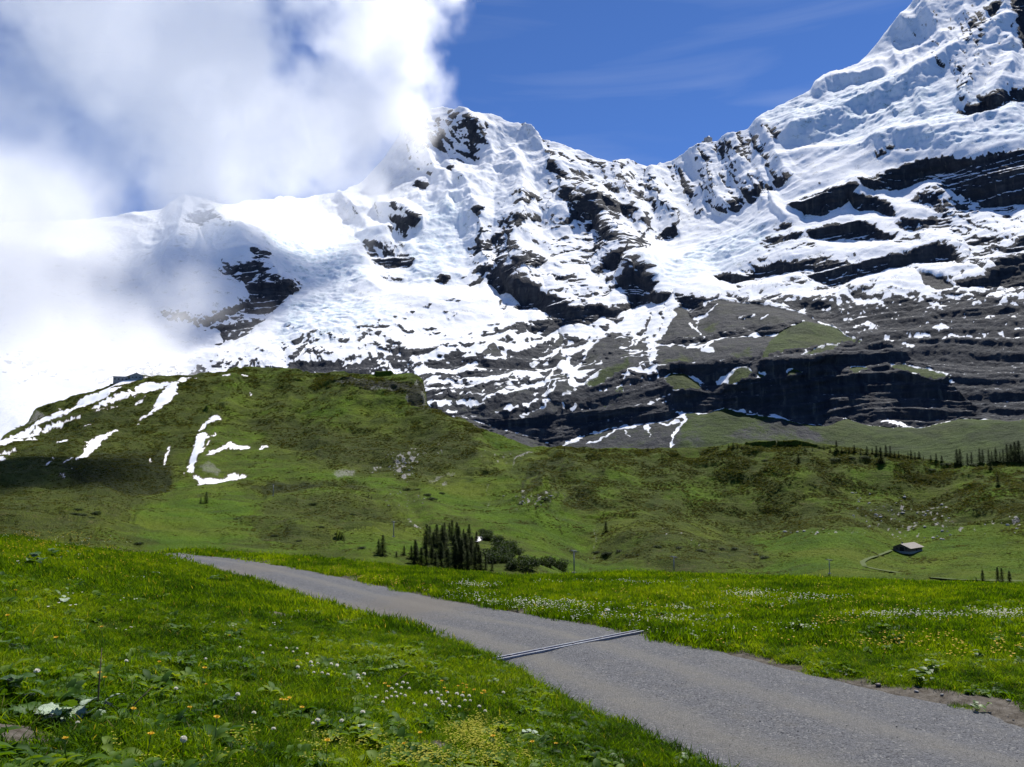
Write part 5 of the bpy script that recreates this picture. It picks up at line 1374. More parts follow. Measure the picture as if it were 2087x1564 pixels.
def stone_mesh(seed, mat, tone, sub=0, flat=.6, name='stone'):
    import bmesh
    g = np.random.default_rng(seed)
    bm = bmesh.new(); bmesh.ops.create_icosphere(bm, subdivisions=1 + sub, radius=.5)
    P_ = np.array([v.co[:] for v in bm.verts]); F_ = [[v.index for v in f.verts] for f in bm.faces]; bm.free()
    for k in range(5):
        nrm = g.normal(size=3); nrm /= np.linalg.norm(nrm); dd = g.uniform(.26, .42)
        h = P_ @ nrm - dd; P_ = P_ - np.maximum(h, 0)[:, None] * nrm
    P_ = P_ * np.array([1, g.uniform(.6, .9), flat]) * (1 + .12 * g.normal(size=(len(P_), 1)) * (.3 if sub else 1))
    return mesh_np(name, P_, F_, mat, attrs={'tone': [tone] * len(P_)}, link=False, smooth=False)


chips = [stone_mesh(100 + i, MAT_CHIP, (v, 0, 0, 1)) for i, v in enumerate((.05, .25, .3, .4, .55, .75, 1.0))]
x, y, d, g = place(60000, -36, 46, 5.5, 30, 31, 2)
b = side_dist(Lf, x, y); c = -side_dist(Rf, x, y)
t = b / (b + c + 1e-6)
keep = (b < .25) & (c < .45) & (g.uniform(0, 1, len(x)) < np.clip(.35 + 1.4 * (np.abs(t - .5) > .42) + .5 * (np.abs(t - .42) < .09), 0, 1))
x, y, b, c = x[keep], y[keep], b[keep], c[keep]
on = (b < 0) & (c < 0)
zz = np.where(on, road_z(x, y) + .004, ground_z(x, y) + .01)
s = np.exp(g.normal(-5.2, .42, len(x))) * np.where(on, 1, 1.5) * 1.0
scatter('gravel', np.stack([x, y, zz], -1), g.uniform(0, 6.283, (len(x), 3)) * np.array([.08, .08, 1]), np.stack([s, s, s], -1), g.choice(7, len(x), p=[.12, .2, .2, .2, .15, .09, .04]), chips, 'loose grey stone chippings on the track', 'gravel')


MAT_HEATH = leaf_mat('heath_leaves', [(0.020, 0.030, 0.006), (0.044, 0.060, 0.010), (0.080, 0.094, 0.016), (0.110, 0.106, 0.028)], .9, .25, .7, .1)
MAT_HGRASS = leaf_mat('hill_grass', [(0.022, 0.044, 0.003), (0.046, 0.082, 0.004), (0.082, 0.126, 0.005), (0.120, 0.148, 0.012)], .8, .4, .7, .1)
def hill_points(n, seed, wfun, vmin=745):
    g = np.random.default_rng(seed)
    i = g.integers(0, NRV - 2, n * 6); j = g.integers(120, NCV - 140, n * 6)
    p = HP[i, j]; w = wfun(i, j)
    # weight by ground area so near ground is not crowded
    keep = g.uniform(0, 1, len(i)) < w
    p = p[keep][:n]; i = i[keep][:n]; j = j[keep][:n]
    f1 = g.uniform(0, 1, (len(p), 1)); f2 = g.uniform(0, 1, (len(p), 1))
    p = HP[i, j] * (1 - f1) * (1 - f2) + HP[i + 1, j] * f1 * (1 - f2) + HP[i, j + 1] * (1 - f1) * f2 + HP[i + 1, j + 1] * f1 * f2
    return p, i, j, g
free_h = 1 - np.clip(snv * 3 + bav, 0, 1)
pat = fbm2(HP[..., 0] / 22, HP[..., 1] / 22, 4, 5.5)
hw = np.clip(hev * 1.1 + pat * 1.5 - .22, 0, 1) * free_h
protoh = [bush_proto(500 + k, MAT_HEATH) for k in range(4)]
p, i, j, g = hill_points(60000, 41, lambda i, j: hw[i, j])
dd_ = np.linalg.norm(p, axis=1)
s = g.uniform(.5, 1.25, len(p)) * np.clip(dd_ / 420, .5, 2.0)
scatter('heath_shrubs', p, np.stack([0 * s, 0 * s, g.uniform(0, 6.28, len(s))], -1), np.stack([s * 1.3, s * 1.3, s * .75], -1), g.integers(0, 4, len(p)), protoh, 'brown heather and dwarf shrubs over the hill slopes', 'heath')
gw = np.clip(luv * 1.1 + pat * .8 - .2, 0, 1) * free_h * .8
protog = [bush_proto(600 + k, MAT_HGRASS, 36, .15, .5) for k in range(4)]
p, i, j, g = hill_points(50000, 42, lambda i, j: gw[i, j])
dd_ = np.linalg.norm(p, axis=1)
s = g.uniform(.35, .9, len(p)) * np.clip(dd_ / 420, .35, 2.0)
scatter('pasture_tussocks', p, np.stack([0 * s, 0 * s, g.uniform(0, 6.28, len(s))], -1), np.stack([s * 1.5, s * 1.5, s * .45], -1), g.integers(0, 4, len(p)), protog, 'green grass tussocks over the hill pastures', 'grass')

# ------------------------------------------------------------------ helpers for built things
def empty(name, loc, rz=0.0, sc=1.0):
    o = bpy.data.objects.new(name, None); COL.objects.link(o)
    o.location = loc; o.rotation_euler = (0, 0, rz); o.scale = (sc, sc, sc)
    o.empty_display_size = .3
    return o


def part(name, me, parent):
    o = bpy.data.objects.new(name, me); COL.objects.link(o); o.parent = parent
    return o


def copy_tree(o, parent=None):
    c = o.copy(); COL.objects.link(c); c.parent = parent
    for ch in list(o.children): copy_tree(ch, c)
    return c


class MB:
    """collects boxes, tubes and faces into one mesh"""
    def __init__(s): s.V, s.F = [], []

    def box(s, cx, cy, cz, sx, sy, sz, rz=0.0, rx=0.0):
        i = len(s.V)
        for dz in (-.5, .5):
            for dx, dy in ((-.5, -.5), (.5, -.5), (.5, .5), (-.5, .5)):
                x, y, z = dx * sx, dy * sy, dz * sz
                y, z = y * math.cos(rx) - z * math.sin(rx), y * math.sin(rx) + z * math.cos(rx)
                s.V.append((cx + x * math.cos(rz) - y * math.sin(rz), cy + x * math.sin(rz) + y * math.cos(rz), cz + z))
        s.F += [tuple(i + k for k in f) for f in ((3, 2, 1, 0), (4, 5, 6, 7), (0, 1, 5, 4), (1, 2, 6, 5), (2, 3, 7, 6), (3, 0, 4, 7))]
        return s

    def tube(s, pts, rads, n=8, cap=True):
        i0 = len(s.V); pts = [Vector(p) for p in pts]
        for k, p in enumerate(pts):
            d = (pts[min(k + 1, len(pts) - 1)] - pts[max(k - 1, 0)]).normalized()
            a = d.orthogonal().normalized(); b_ = d.cross(a)
            for j in range(n):
                t = 2 * math.pi * j / n
                s.V.append(tuple(p + (a * math.cos(t) + b_ * math.sin(t)) * rads[k]))
        for k in range(len(pts) - 1):
            for j in range(n):
                q = (j + 1) % n
                s.F.append((i0 + k * n + j, i0 + k * n + q, i0 + (k + 1) * n + q, i0 + (k + 1) * n + j))
        if cap:
            s.F.append(tuple(i0 + j for j in reversed(range(n)))); s.F.append(tuple(i0 + (len(pts) - 1) * n + j for j in range(n)))
        return s

    def prism(s, prof, y0, y1):
        """profile in x, z, extruded along y"""
        i = len(s.V); n = len(prof)
        for yy in (y0, y1):
            for (x, z) in prof: s.V.append((x, yy, z))
        s.F.append(tuple(i + k for k in range(n))); s.F.append(tuple(i + n + k for k in reversed(range(n))))
        for k in range(n): s.F.append((i + (k + 1) % n, i + k, i + n + k, i + n + (k + 1) % n))
        return s

    def mesh(s, name, mat, smooth=False):
        me = bpy.data.meshes.new(name); me.from_pydata(s.V, [], s.F); me.validate(); me.update()
        me.materials.append(mat)
        if smooth: me.polygons.foreach_set('use_smooth', [True] * len(me.polygons))
        return me


def simple(name, col, col2=None, rough=.8, scale=3.0, metal=0.0, spec=.3, detail=5, bump=0.0):
    nt = NT(name)
    tc = nt.n('ShaderNodeTexCoord')
    c = nt.mix(nt.ramp(nt.noise(scale, detail, .65, tc.outputs['Object']), .35, .65), col, col2 or col)
    nb = nt.bump(nt.noise(scale * 4, 5, .7, tc.outputs['Object']), .6, bump) if bump else None
    return nt.done(nt.bsdf(c, rough, nb, spec=spec, metal=metal))


M_BARK = simple('bark', (0.035, 0.026, 0.018), (0.07, 0.055, 0.042))
M_WOOD = simple('weathered_wood', (0.10, 0.066, 0.050), (0.17, 0.12, 0.095), scale=1.5)
M_ROOF = simple('pale_roof_sheet', (0.20, 0.175, 0.145), (0.27, 0.24, 0.205), scale=.6, rough=.6)
M_CONC = simple('pale_stone', (0.24, 0.235, 0.22), (0.36, 0.35, 0.33), scale=2)
M_DARK = simple('dark_opening', (0.012, 0.011, 0.010), (0.02, 0.018, 0.016))
M_STEEL = simple('galvanised_steel', (0.20, 0.215, 0.245), (0.36, 0.38, 0.42), rough=.5, scale=14, metal=.4)
M_STEELD = simple('worn_rusty_steel', (0.06, 0.052, 0.06), (0.12, 0.10, 0.105), rough=.6, scale=12, metal=.3)
M_ROCK = simple('pale_limestone', (0.20, 0.195, 0.185), (0.42, 0.41, 0.39), scale=1.2, bump=.03)
M_ROCKW = simple('white_limestone', (0.42, 0.42, 0.41), (0.62, 0.62, 0.60), scale=6, bump=.01)
M_STATION = simple('station_wall', (0.22, 0.21, 0.20), (0.30, 0.29, 0.28), scale=.3)
M_SLATE = simple('dark_slate_roof', (0.07, 0.07, 0.075), (0.11, 0.11, 0.115), scale=.5)

# ------------------------------------------------ conifers
nt = NT('spruce_needles')
a1, _, _, _ = nt.attr('tone')
oi = nt.n('ShaderNodeObjectInfo')
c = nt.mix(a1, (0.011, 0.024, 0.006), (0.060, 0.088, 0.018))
c = nt.mix(nt.ramp(oi.outputs['Random'], .6, 1.0, 0, .35), c, (0.040, 0.040, 0.012))
d_ = nt.bsdf(c, .7, spec=.1); t_ = nt.n('ShaderNodeBsdfTranslucent'); nt.put(t_.inputs['Color'], c)
mx = nt.n('ShaderNodeMixShader'); mx.inputs[0].default_value = .25; nt.l(d_, mx.inputs[1]); nt.l(t_.outputs[0], mx.inputs[2])
M_NEEDLE = nt.done(mx.outputs[0])


def spruce_meshes(seed, H=10.0, wid=.30, gap=0.0):
    """needle sprays along drooping whorled boughs"""
    g = np.random.default_rng(seed); V, F, T = [], [], []
    z = H * g.uniform(.03, .09); side = g.uniform(0, 6.28)
    while z < H * .985:
        t = z / H
        Rr = H * wid * (1 - t) ** .85 * g.uniform(.75, 1.12) + .10
        nb = int(g.integers(6, 9)) if t < .8 else 5
        a0 = g.uniform(0, 6.28)
        for k in range(nb):
            if g.uniform() < gap: continue
            a = a0 + k * 6.283 / nb + g.uniform(-.25, .25)
            Lb_ = Rr * g.uniform(.7, 1.1); up = lerp(-.22, .45, t) + g.uniform(-.08, .08)
            ca, sa = math.cos(a), math.sin(a)
            npc = max(4, int(Lb_ / .17))
            for q in range(npc):
                s_ = (q + .5) / npc
                px, py, pz = ca * Lb_ * s_, sa * Lb_ * s_, z + Lb_ * (up * s_ - .22 * s_ * s_)
                for _ in range(3):
                    w_ = (.42 * (1 - s_) + .18) * H / 10 * g.uniform(.6, 1.3); l_ = .38 * H / 10 * g.uniform(.6, 1.3)
                    th = a + g.uniform(-1.1, 1.1); dx_, dy_ = math.cos(th) * l_, math.sin(th) * l_
                    dz_ = -l_ * g.uniform(.1, .55)
                    ox, oy = -math.sin(th) * w_ * .5, math.cos(th) * w_ * .5
                    i = len(V)
                    V += [(px + ox, py + oy, pz + g.uniform(-.05, .05)), (px - ox, py - oy, pz), (px + dx_, py + dy_, pz + dz_)]
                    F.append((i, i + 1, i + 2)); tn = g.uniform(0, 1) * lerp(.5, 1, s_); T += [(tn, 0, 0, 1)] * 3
        z += H * g.uniform(.028, .042) * (1.15 - .45 * t)
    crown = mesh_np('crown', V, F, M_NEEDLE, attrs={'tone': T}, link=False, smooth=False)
    trunk = MB().tube([(0, 0, -.6), (.02, 0, H * .4), (.0, .02, H * .97)], [H * .02, H * .013, H * .002], 7).mesh('trunk', M_BARK, True)
    return crown, trunk


SPR = [spruce_meshes(1, wid=.30), spruce_meshes(2, wid=.25), spruce_meshes(3, wid=.35), spruce_meshes(4, wid=.29, gap=.14), spruce_meshes(5, wid=.42)]


def spruce(u, v, hpx, kind, label, group=None, pos_=None):
    p = pos_ or on_hill(u, v)
    d = p.length
    H = hpx / FPX * d * 1.02
    r_ = random.Random(int(u * 13 + v * 7))
    t_ = empty('spruce_tree', (p.x, p.y, p.z - .15), r_.uniform(0, 6.28), H / 10)
    t_.scale = (H / 10 * r_.uniform(.9, 1.12), H / 10 * r_.uniform(.9, 1.12), H / 10)
    part('crown', SPR[kind][0], t_); part('trunk', SPR[kind][1], t_)
    tag(t_, label, 'spruce', group)
    return t_


ORD = lambda n: {1: 'first', 2: 'second', 3: 'third', 4: 'fourth', 5: 'fifth', 6: 'sixth', 7: 'seventh', 8: 'eighth', 9: 'ninth', 10: 'tenth', 11: 'eleventh', 12: 'twelfth'}.get(n, '%d%s' % (n, {1: 'st', 2: 'nd', 3: 'rd'}.get(n % 10, 'th')))


def rank(us):
    o = sorted(range(len(us)), key=lambda k: us[k]); r_ = [0] * len(us)
    for n, k in enumerate(o): r_[k] = n + 1
    return r_


# the dark clump in the hollow: base u, base v, height (photo pixels)
CL = 'dark spruce packed in the dense clump in the hollow beyond the track'
clump = [(845, 1150, 62), (858, 1152, 48), (838, 1140, 40), (868, 1130, 66), (880, 1150, 60), (890, 1118, 62), (902, 1135, 70), (912, 1160, 64), (905, 1105, 48), (920, 1112, 60), (925, 1140, 76), (935, 1120, 62), (940, 1160, 70), (948, 1138, 66), (955, 1122, 60), (960, 1150, 72),
         (968, 1162, 64), (975, 1148, 56), (898, 1158, 66), (928, 1163, 60), (884, 1134, 58), (870, 1155, 50), (915, 1098, 42), (930, 1102, 42), (945, 1110, 48), (953, 1162, 58), (980, 1163, 44), (990, 1160, 34), (888, 1165, 50), (910, 1128, 62), (962, 1134, 58), (935, 1145, 70), (850, 1138, 44),
         (1003, 1163, 26), (865, 1118, 36), (876, 1110, 40), (972, 1124, 44)]
rows_ = {'front': [k for k, q in enumerate(clump) if q[1] >= 1150], 'middle': [k for k, q in enumerate(clump) if 1125 <= q[1] < 1150], 'back': [k for k, q in enumerate(clump) if q[1] < 1125]}
lab_ = {}
for nm_, ks in rows_.items():
    for k, r_ in zip(ks, rank([clump[k][0] for k in ks])): lab_[k] = '%s spruce from the left in the %s row of the dense dark clump' % (ORD(r_), nm_)
g0 = random.Random(9)
for i, (u_, v_, h_) in enumerate(clump):
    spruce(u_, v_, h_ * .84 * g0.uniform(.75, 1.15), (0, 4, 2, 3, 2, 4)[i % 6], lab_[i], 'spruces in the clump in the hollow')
singles = [(780, 1131, 37, 4, 'lone spruce with a broad skirt, left of the dark clump'), (772, 1129, 26, 2, 'smaller spruce touching the left side of the lone broad spruce'), (824, 1132, 18, 0, 'little spruce just left of the dark clump'), (807, 1137, 12, 2, 'tiny bushy spruce between the lone spruce and the clump'),
           (1234, 1086, 20, 4, 'squat dark spruce alone on the pasture right of the clump'), (420, 1026, 20, 4, 'round dark spruce below the curved snow patch'), (410, 1026, 12, 2, 'low spruce leaning on the round dark spruce below the snow patch'),
           (1628, 944, 16, 4, 'bushy spruce high on the moraine slope'), (2034, 990, 16, 2, 'lone spruce on the moraine slope above the barn'), (1796, 945, 28, 0, 'spruce standing just below the ridge line of the moraine'), (2019, 957, 14, 2, 'small spruce below the grove at the right edge'),
           (2003, 1188, 22, 0, 'first spruce of the few beside the meadow edge at right'), (1990, 1186, 8, 2, 'knee high spruce left of the few beside the meadow'), (2034, 1189, 25, 1, 'slim spruce in the middle of the few beside the meadow'), (2043, 1190, 26, 3, 'tallest spruce of the few beside the meadow'), (2059, 1190, 22, 0, 'last spruce of the few beside the meadow edge'),
           (750, 1016, 9, 0, 'small spruce at the top of the stream gully'), (758, 1020, 8, 2, 'very small spruce in the stream gully')]
for (u_, v_, h_, k_, lb) in singles: spruce(u_, v_, h_ * 1.1, k_, lb)
CR = 'spruce in the row along the crest of the moraine ridge'
g_ = random.Random(5)
crest_u = (1485, 1495, 1504, 1512, 1600, 1610, 1640, 1655, 1668, 1680, 1692, 1705, 1716, 1730, 1742, 1755, 1768, 1778, 1787, 1796, 1806, 1815, 1824, 1832, 1842, 1850, 1858, 1866, 1874, 1882, 1898, 1908, 1920, 1190, 1215, 1320, 1150)
for u_, r_ in zip(crest_u, rank(crest_u)):
    CR = '%s spruce from the left along the crest of the moraine ridge' % ORD(r_)
    base = interp_curve(SKY_V, u_) + 3
    h_ = g_.uniform(9, 17) if u_ < 1700 else g_.uniform(16, 32)
    spruce(u_, base + g_.uniform(-1, 4), h_ * g_.uniform(.4, .8), g_.choice([0, 2, 3, 4]) if u_ > 1700 else 4, CR, 'spruces on the moraine crest')
CG = 'tall spruce in the grove at the right end of the ridge'
grove_u = (1952, 1961, 1970, 1979, 1996, 2005, 2014, 2022, 2030, 2038, 2046, 2054, 2061, 2069, 2077, 2085, 2095, 2110, 2130)
for u_, r_ in zip(grove_u, rank(grove_u)):
    CG = '%s spruce from the left in the grove at the right end of the ridge' % ORD(r_)
    base = interp_curve(SKY_V, u_) + g_.uniform(1, 5)
    spruce(u_, base, g_.uniform(14, 28) if u_ < 2025 else g_.uniform(18, 38), g_.choice([0, 2, 3, 4]), CG, 'spruces in the grove at the right edge')

# ------------------------------------------------ round shrubs
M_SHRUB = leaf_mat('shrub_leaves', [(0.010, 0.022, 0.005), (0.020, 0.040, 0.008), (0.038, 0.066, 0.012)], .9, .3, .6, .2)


def shrub_meshes(seed):
    g = np.random.default_rng(seed); V, F, T = [], [], []
    lobes_ = [(g.uniform(-.35, .35), g.uniform(-.35, .35), g.uniform(.2, .5), g.uniform(.22, .42)) for _ in range(7)]
    for _ in range(1500):
        lx, ly, lz, lr = lobes_[g.integers(0, 7)]
        n = g.normal(size=3); n /= np.linalg.norm(n)
        p = np.array([lx, ly, lz]) + n * lr * g.uniform(.55, 1.05); p[2] = abs(p[2])
        a = g.normal(size=3) * .045; b_ = g.normal(size=3) * .045; i = len(V)
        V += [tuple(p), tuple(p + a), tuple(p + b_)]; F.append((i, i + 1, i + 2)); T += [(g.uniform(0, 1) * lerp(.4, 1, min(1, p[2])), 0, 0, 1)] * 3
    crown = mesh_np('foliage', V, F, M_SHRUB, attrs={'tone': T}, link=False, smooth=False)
    st = MB()
    for k in range(5):
        a = k * 1.26; st.tube([(0, 0, -.15), (math.cos(a) * .12, math.sin(a) * .12, .25), (math.cos(a) * .3, math.sin(a) * .3, .55)], [.03, .02, .008], 5)
    return crown, st.mesh('stem', M_BARK)


SHR = [shrub_meshes(i) for i in (11, 12, 13)]
SG = 'dense green shrub in the thicket right of the spruce clump'
shr = [(1005 + k * 13 + g_.uniform(-6, 6), 1162 - g_.uniform(0, 26) * (1 - k / 12), g_.uniform(16, 30)) for k in range(11)] + [(1000 + g_.uniform(0, 60), 1110 + g_.uniform(0, 40), g_.uniform(14, 26)) for _ in range(16)] + [(975 + g_.uniform(0, 40), 1085 + g_.uniform(0, 20), g_.uniform(10, 18)) for _ in range(6)]
shr_r = rank([q[0] for q in shr])
for i, (u_, v_, s_) in enumerate(shr):
    SG = '%s green shrub from the left in the thicket right of the spruce clump' % ORD(shr_r[i])
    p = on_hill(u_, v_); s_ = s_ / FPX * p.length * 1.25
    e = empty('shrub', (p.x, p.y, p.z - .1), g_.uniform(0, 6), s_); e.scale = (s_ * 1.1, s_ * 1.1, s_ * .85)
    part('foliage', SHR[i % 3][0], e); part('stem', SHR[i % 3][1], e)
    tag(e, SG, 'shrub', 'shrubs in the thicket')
SD = 'low dark juniper bush dotted over the heath slopes'
spots = [(700, 1140), (735, 1118), (690, 1090), (655, 1075), (340, 1128), (285, 1110), (150, 1050), (170, 1052), (185, 1058), (195, 1050), (160, 1040), (830, 1000), (850, 1000), (870, 1010), (900, 1008), (880, 1020), (1500, 1120), (1540, 1132), (1280, 1132), (1260, 1126), (1240, 1128), (1215, 1128), (1230, 1130), (1300, 1133),
         (1340, 1115), (1380, 1118), (1430, 1125), (1470, 1120), (1560, 1138), (1700, 940), (1735, 935), (1560, 940), (1900, 960), (1985, 950), (1930, 948), (610, 1105), (560, 1095), (480, 1060), (640, 1030), (720, 1050), (760, 1060), (1090, 1035), (1060, 1030), (1110, 1020), (1760, 935)]
sp_r = rank([q[0] + q[1] * .01 for q in spots])
for i, (u_, v_) in enumerate(spots):
    SD = '%s low dark juniper bush from the left on the heath slopes' % ORD(sp_r[i])
    p = on_hill(u_, v_); s_ = g_.uniform(7, 14) / FPX * p.length
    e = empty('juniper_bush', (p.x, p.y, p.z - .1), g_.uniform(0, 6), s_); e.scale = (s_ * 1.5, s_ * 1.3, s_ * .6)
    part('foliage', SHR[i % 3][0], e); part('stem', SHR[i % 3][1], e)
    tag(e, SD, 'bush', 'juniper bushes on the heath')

# ------------------------------------------------ boulders
BST = [stone_mesh(300 + i, M_ROCK, (.5, 0, 0, 1), 1, .65, 'boulder') for i in range(4)]
BALL = {}
def boulder(u_, v_, px, label, group):
    p = on_hill(u_, v_); s_ = px / FPX * p.length
    o = bpy.data.objects.new('boulder', BST[int(u_ + v_) % 4]); COL.objects.link(o)
    o.location = (p.x, p.y, p.z + s_ * .12); o.scale = (s_ * 1.3, s_, s_ * .9); o.rotation_euler = (0, 0, g_.uniform(0, 6))
    tag(o, label, 'boulder', group)
    BALL.setdefault(group, []).append((u_, o, label))
zone = [(1790, 1030, 60, 26, 34), (1850, 1060, 90, 24, 26), (1930, 1050, 40, 20, 10), (1880, 1090, 60, 12, 10), (2040, 1075, 40, 15, 6), (1650, 1085, 60, 8, 7)]
for (cu, cv, du, dv, n) in zone:
    for _ in range(n):
        boulder(cu + g_.uniform(-du, du), cv + g_.uniform(-dv, dv), g_.choice([2.2, 3, 3.6, 5, 7]), 'pale boulder strewn on the slope above the barn', 'boulders strewn above the barn')
for _ in range(26):
    boulder(1090 + g_.gauss(0, 26), 1014 + g_.gauss(0, 6), g_.choice([2.5, 3, 4, 5]), 'pale boulder on the dark knoll in mid valley', 'boulders on the dark knoll')
for _ in range(40):
    boulder(822 + g_.gauss(0, 18), 945 + g_.gauss(0, 16), g_.choice([2.5, 3, 4]), 'grey boulder in the rockfall under the green shoulder', 'boulders of the rockfall')
for _ in range(16):
    boulder(835 + g_.uniform(-50, 40), 1025 + g_.uniform(-22, 22), g_.choice([2, 3, 4]), 'grey stone beside the stream gully', 'stones of the stream gully')

for gr_, lst in BALL.items():
    for (u_, o, lb), r_ in zip(lst, rank([q[0] for q in lst])): o['label'] = '%s %s' % (ORD(r_) + ' from the left,', lb)

# ------------------------------------------------ the barn
pb = on_hill(1851, 1124); D_ = pb.length
W_ = 17.0
dirv = math.radians(40)
barn = empty('barn', (pb.x, pb.y, pb.z + .2), dirv)
tag(barn, 'long brown alpine barn with pale low roof on the green pasture', 'barn')
s_ = 56 / FPX * D_ / 17.6
barn.scale = (s_, s_, s_)
L2, W2, Hh, Hr = 7.8, 4.6, 2.1, 1.9
wall = MB().prism([(-W2, -1.2), (W2, -1.2), (W2, Hh), (0, Hh + Hr), (-W2, Hh)], -L2, L2)
wall.V = [(y, -x, z) for x, y, z in wall.V]
part('wall', wall.mesh('wall', M_WOOD), barn)
rf = MB()
for sg in (-1, 1):
    rf.box(0, sg * (W2 + .9) / 2, Hh + Hr / 2 - .03, L2 * 2 + 1.6, math.hypot(W2 + .9, Hr * 1.2), .16, 0, -sg * math.atan2(Hr, W2))
roof = part('roof', rf.mesh('roof', M_ROOF), barn)
sm_ = MB()
for k in range(7): sm_.box(-L2 + .6 + k * 2.3, -(W2 + .9) / 2, Hh + Hr / 2 + .12, .12, W2 + .8, .06, 0, math.atan2(Hr, W2))
part('batten', sm_.mesh('batten', M_CONC), roof)
part('chimney', MB().box(-3.6, 1.2, Hh + Hr + .2, .7, .7, 1.3).mesh('chimney', M_SLATE), roof)
part('plinth', MB().box(0, 0, -.5, L2 * 2 + .3, W2 * 2 + .3, 1.3).mesh('plinth', M_CONC), barn)
for k, (x_, w_) in enumerate(((-5.2, .9), (-2.2, .9), (3.4, .9))): part('window', MB().box(x_, -W2 - .02, 1.5, w_, .08, .8).mesh('window', M_DARK), barn)
part('door', MB().box(.7, -W2 - .02, 1.25, 1.6, .1, 2.2).mesh('door', M_DARK), barn)
part('door', MB().box(-L2 - .02, -.3, 1.3, .1, 2.2, 2.3).mesh('door', M_DARK), barn)
for k in (-2.6, 2.4): part('window', MB().box(-L2 - .02, k, 1.6, .08, .8, .7).mesh('window', M_DARK), barn)

# farm track to the barn and other worn lines, laid as thin sheets
M_TRACK = simple('worn_track', (0.050, 0.078, 0.012), (0.078, 0.098, 0.026), scale=.6, rough=.95)
def strip(name, uv, wpx, label_kind='structure'):
    pts = [on_hill(*q) for q in uv]
    P_ = []
    N_ = 10
    dense = []
    for a_, b2 in zip(uv[:-1], uv[1:]):
        for k in range(N_): dense.append((a_[0] + (b2[0] - a_[0]) * k / N_, a_[1] + (b2[1] - a_[1]) * k / N_))
    dense.append(uv[-1])
    ctr = [on_hill(*q) for q in dense]
    ctr = [sum((ctr[max(0, min(len(ctr) - 1, i + j))] for j in (-2, -1, 0, 1, 2)), Vector()) / 5 for i in range(len(ctr))]
    V, F = [], []
    for i, c0 in enumerate(ctr):
        t0 = (ctr[min(i + 1, len(ctr) - 1)] - ctr[max(i - 1, 0)]); t0.z = 0; t0.normalize()
        n0 = Vector((-t0.y, t0.x, 0)); w_ = wpx
        for sg in (-1, 0, 1): V.append((c0.x + n0.x * w_ * sg / 2, c0.y + n0.y * w_ * sg / 2, c0.z + .28 + .05 * (sg == 0)))
    for i in range(len(ctr) - 1):
        k = 3 * i; F += [(k, k + 1, k + 4, k + 3), (k + 1, k + 2, k + 5, k + 4)]
    o = mesh_np(name, V, F, M_TRACK)
    tag(o, kind=label_kind)
    return o
strip('farm_track', [(1818, 1122), (1790, 1133), (1768, 1140), (1757, 1147), (1762, 1156), (1785, 1161), (1830, 1168), (1890, 1178), (1960, 1184), (2087, 1186)], 2.0)

# ------------------------------------------------ chairlift pylons
def pylon_meshes():
    H = 10.0
    pole = MB().tube([(0, 0, -1), (0, 0, H)], [.32, .20], 10).mesh('pole', M_STEEL, True)
    arm = MB().box(0, 0, H - .15, 4.6, .28, .30).mesh('crossarm', M_STEEL)
    base = MB().box(0, 0, -.1, 1.6, 1.6, 1.2).mesh('footing', M_CONC)
    sh = []
    for sg in (-1, 1):
        m_ = MB().box(sg * 2.15, 0, H - .5, .16, 2.6, .22)
        for k in range(4): m_.tube([(sg * 2.15 - .1, -1.1 + .73 * k, H - .42), (sg * 2.15 + .1, -1.1 + .73 * k, H - .42)], [.22, .22], 8)
        sh.append(m_.mesh('sheave_beam', M_STEELD))
    lad = MB()
    for k in range(16): lad.box(.42, 0, .8 + k * .55, .05, .4, .05)
    for sg in (-1, 1): lad.box(.42, sg * .2, H / 2 + .3, .05, .05, H - 1.2)
    return pole, arm, base, sh, lad.mesh('ladder', M_STEELD)
PYL = pylon_meshes()
for (u_, v_, h_, lb) in ((1171, 1168, 44, 'grey lift pylon at the right end of the shrub thicket'), (1374, 1170, 34, 'thin lift pylon in front of the brown heath hummock'), (1690, 1170, 26, 'grey lift pylon on the pasture left of the barn'), (803, 1094, 30, 'lift pylon rising left of the spruce clump'), (557, 1010, 22, 'faint lift pylon under the green shoulder')):
    p = on_hill(u_, v_); k_ = h_ / FPX * p.length / 10
    e = empty('lift_pylon', (p.x, p.y, p.z), math.radians(-62), k_)
    part('pole', PYL[0], e); part('crossarm', PYL[1], e); part('footing', PYL[2], e); part('sheave_beam', PYL[3][0], e); part('sheave_beam', PYL[3][1], e); part('ladder', PYL[4], e)
    tag(e, lb, 'pylon', 'lift pylons in the valley')

# ------------------------------------------------ station on the shoulder and observatory in the saddle
p = on_hill(279, 772)
st_ = empty('mountain_station', (p.x, p.y, p.z - 1), math.radians(20), p.length / 1050)
tag(st_, 'small dark station buildings on top of the green shoulder in mist', 'building')
w1 = MB().prism([(-7, -3), (7, -3), (7, 4), (0, 7.5), (-7, 4)], -6, 6)
part('wall', w1.mesh('wall', M_STATION), st_)
r1 = MB()
for sg in (-1, 1): r1.box(sg * 3.9, 0, 5.95, 9.0, 13.4, .35, 0, 0)
for i in range(len(r1.V)):
    x_, y_, z_ = r1.V[i]; r1.V[i] = (x_, y_, z_ + 1.9 - abs(x_) * .5)
part('roof', r1.mesh('roof', M_SLATE), st_)
for k in range(3): part('window', MB().box(-4 + 4 * k, -6.05, 2, 1.4, .12, 1.4).mesh('window', M_DARK), st_)
p2 = on_hill(247, 776)
s2 = empty('station_wing', (p2.x, p2.y, p2.z - 1), math.radians(20), p2.length / 1050)
tag(s2, 'low flat roofed station wing left of the gabled station building', 'building')
part('wall', MB().box(0, 0, 1, 16, 8, 8).mesh('wall', M_STATION), s2); part('roof', MB().box(0, 0, 5.2, 17, 9, .5).mesh('roof', M_SLATE), s2)
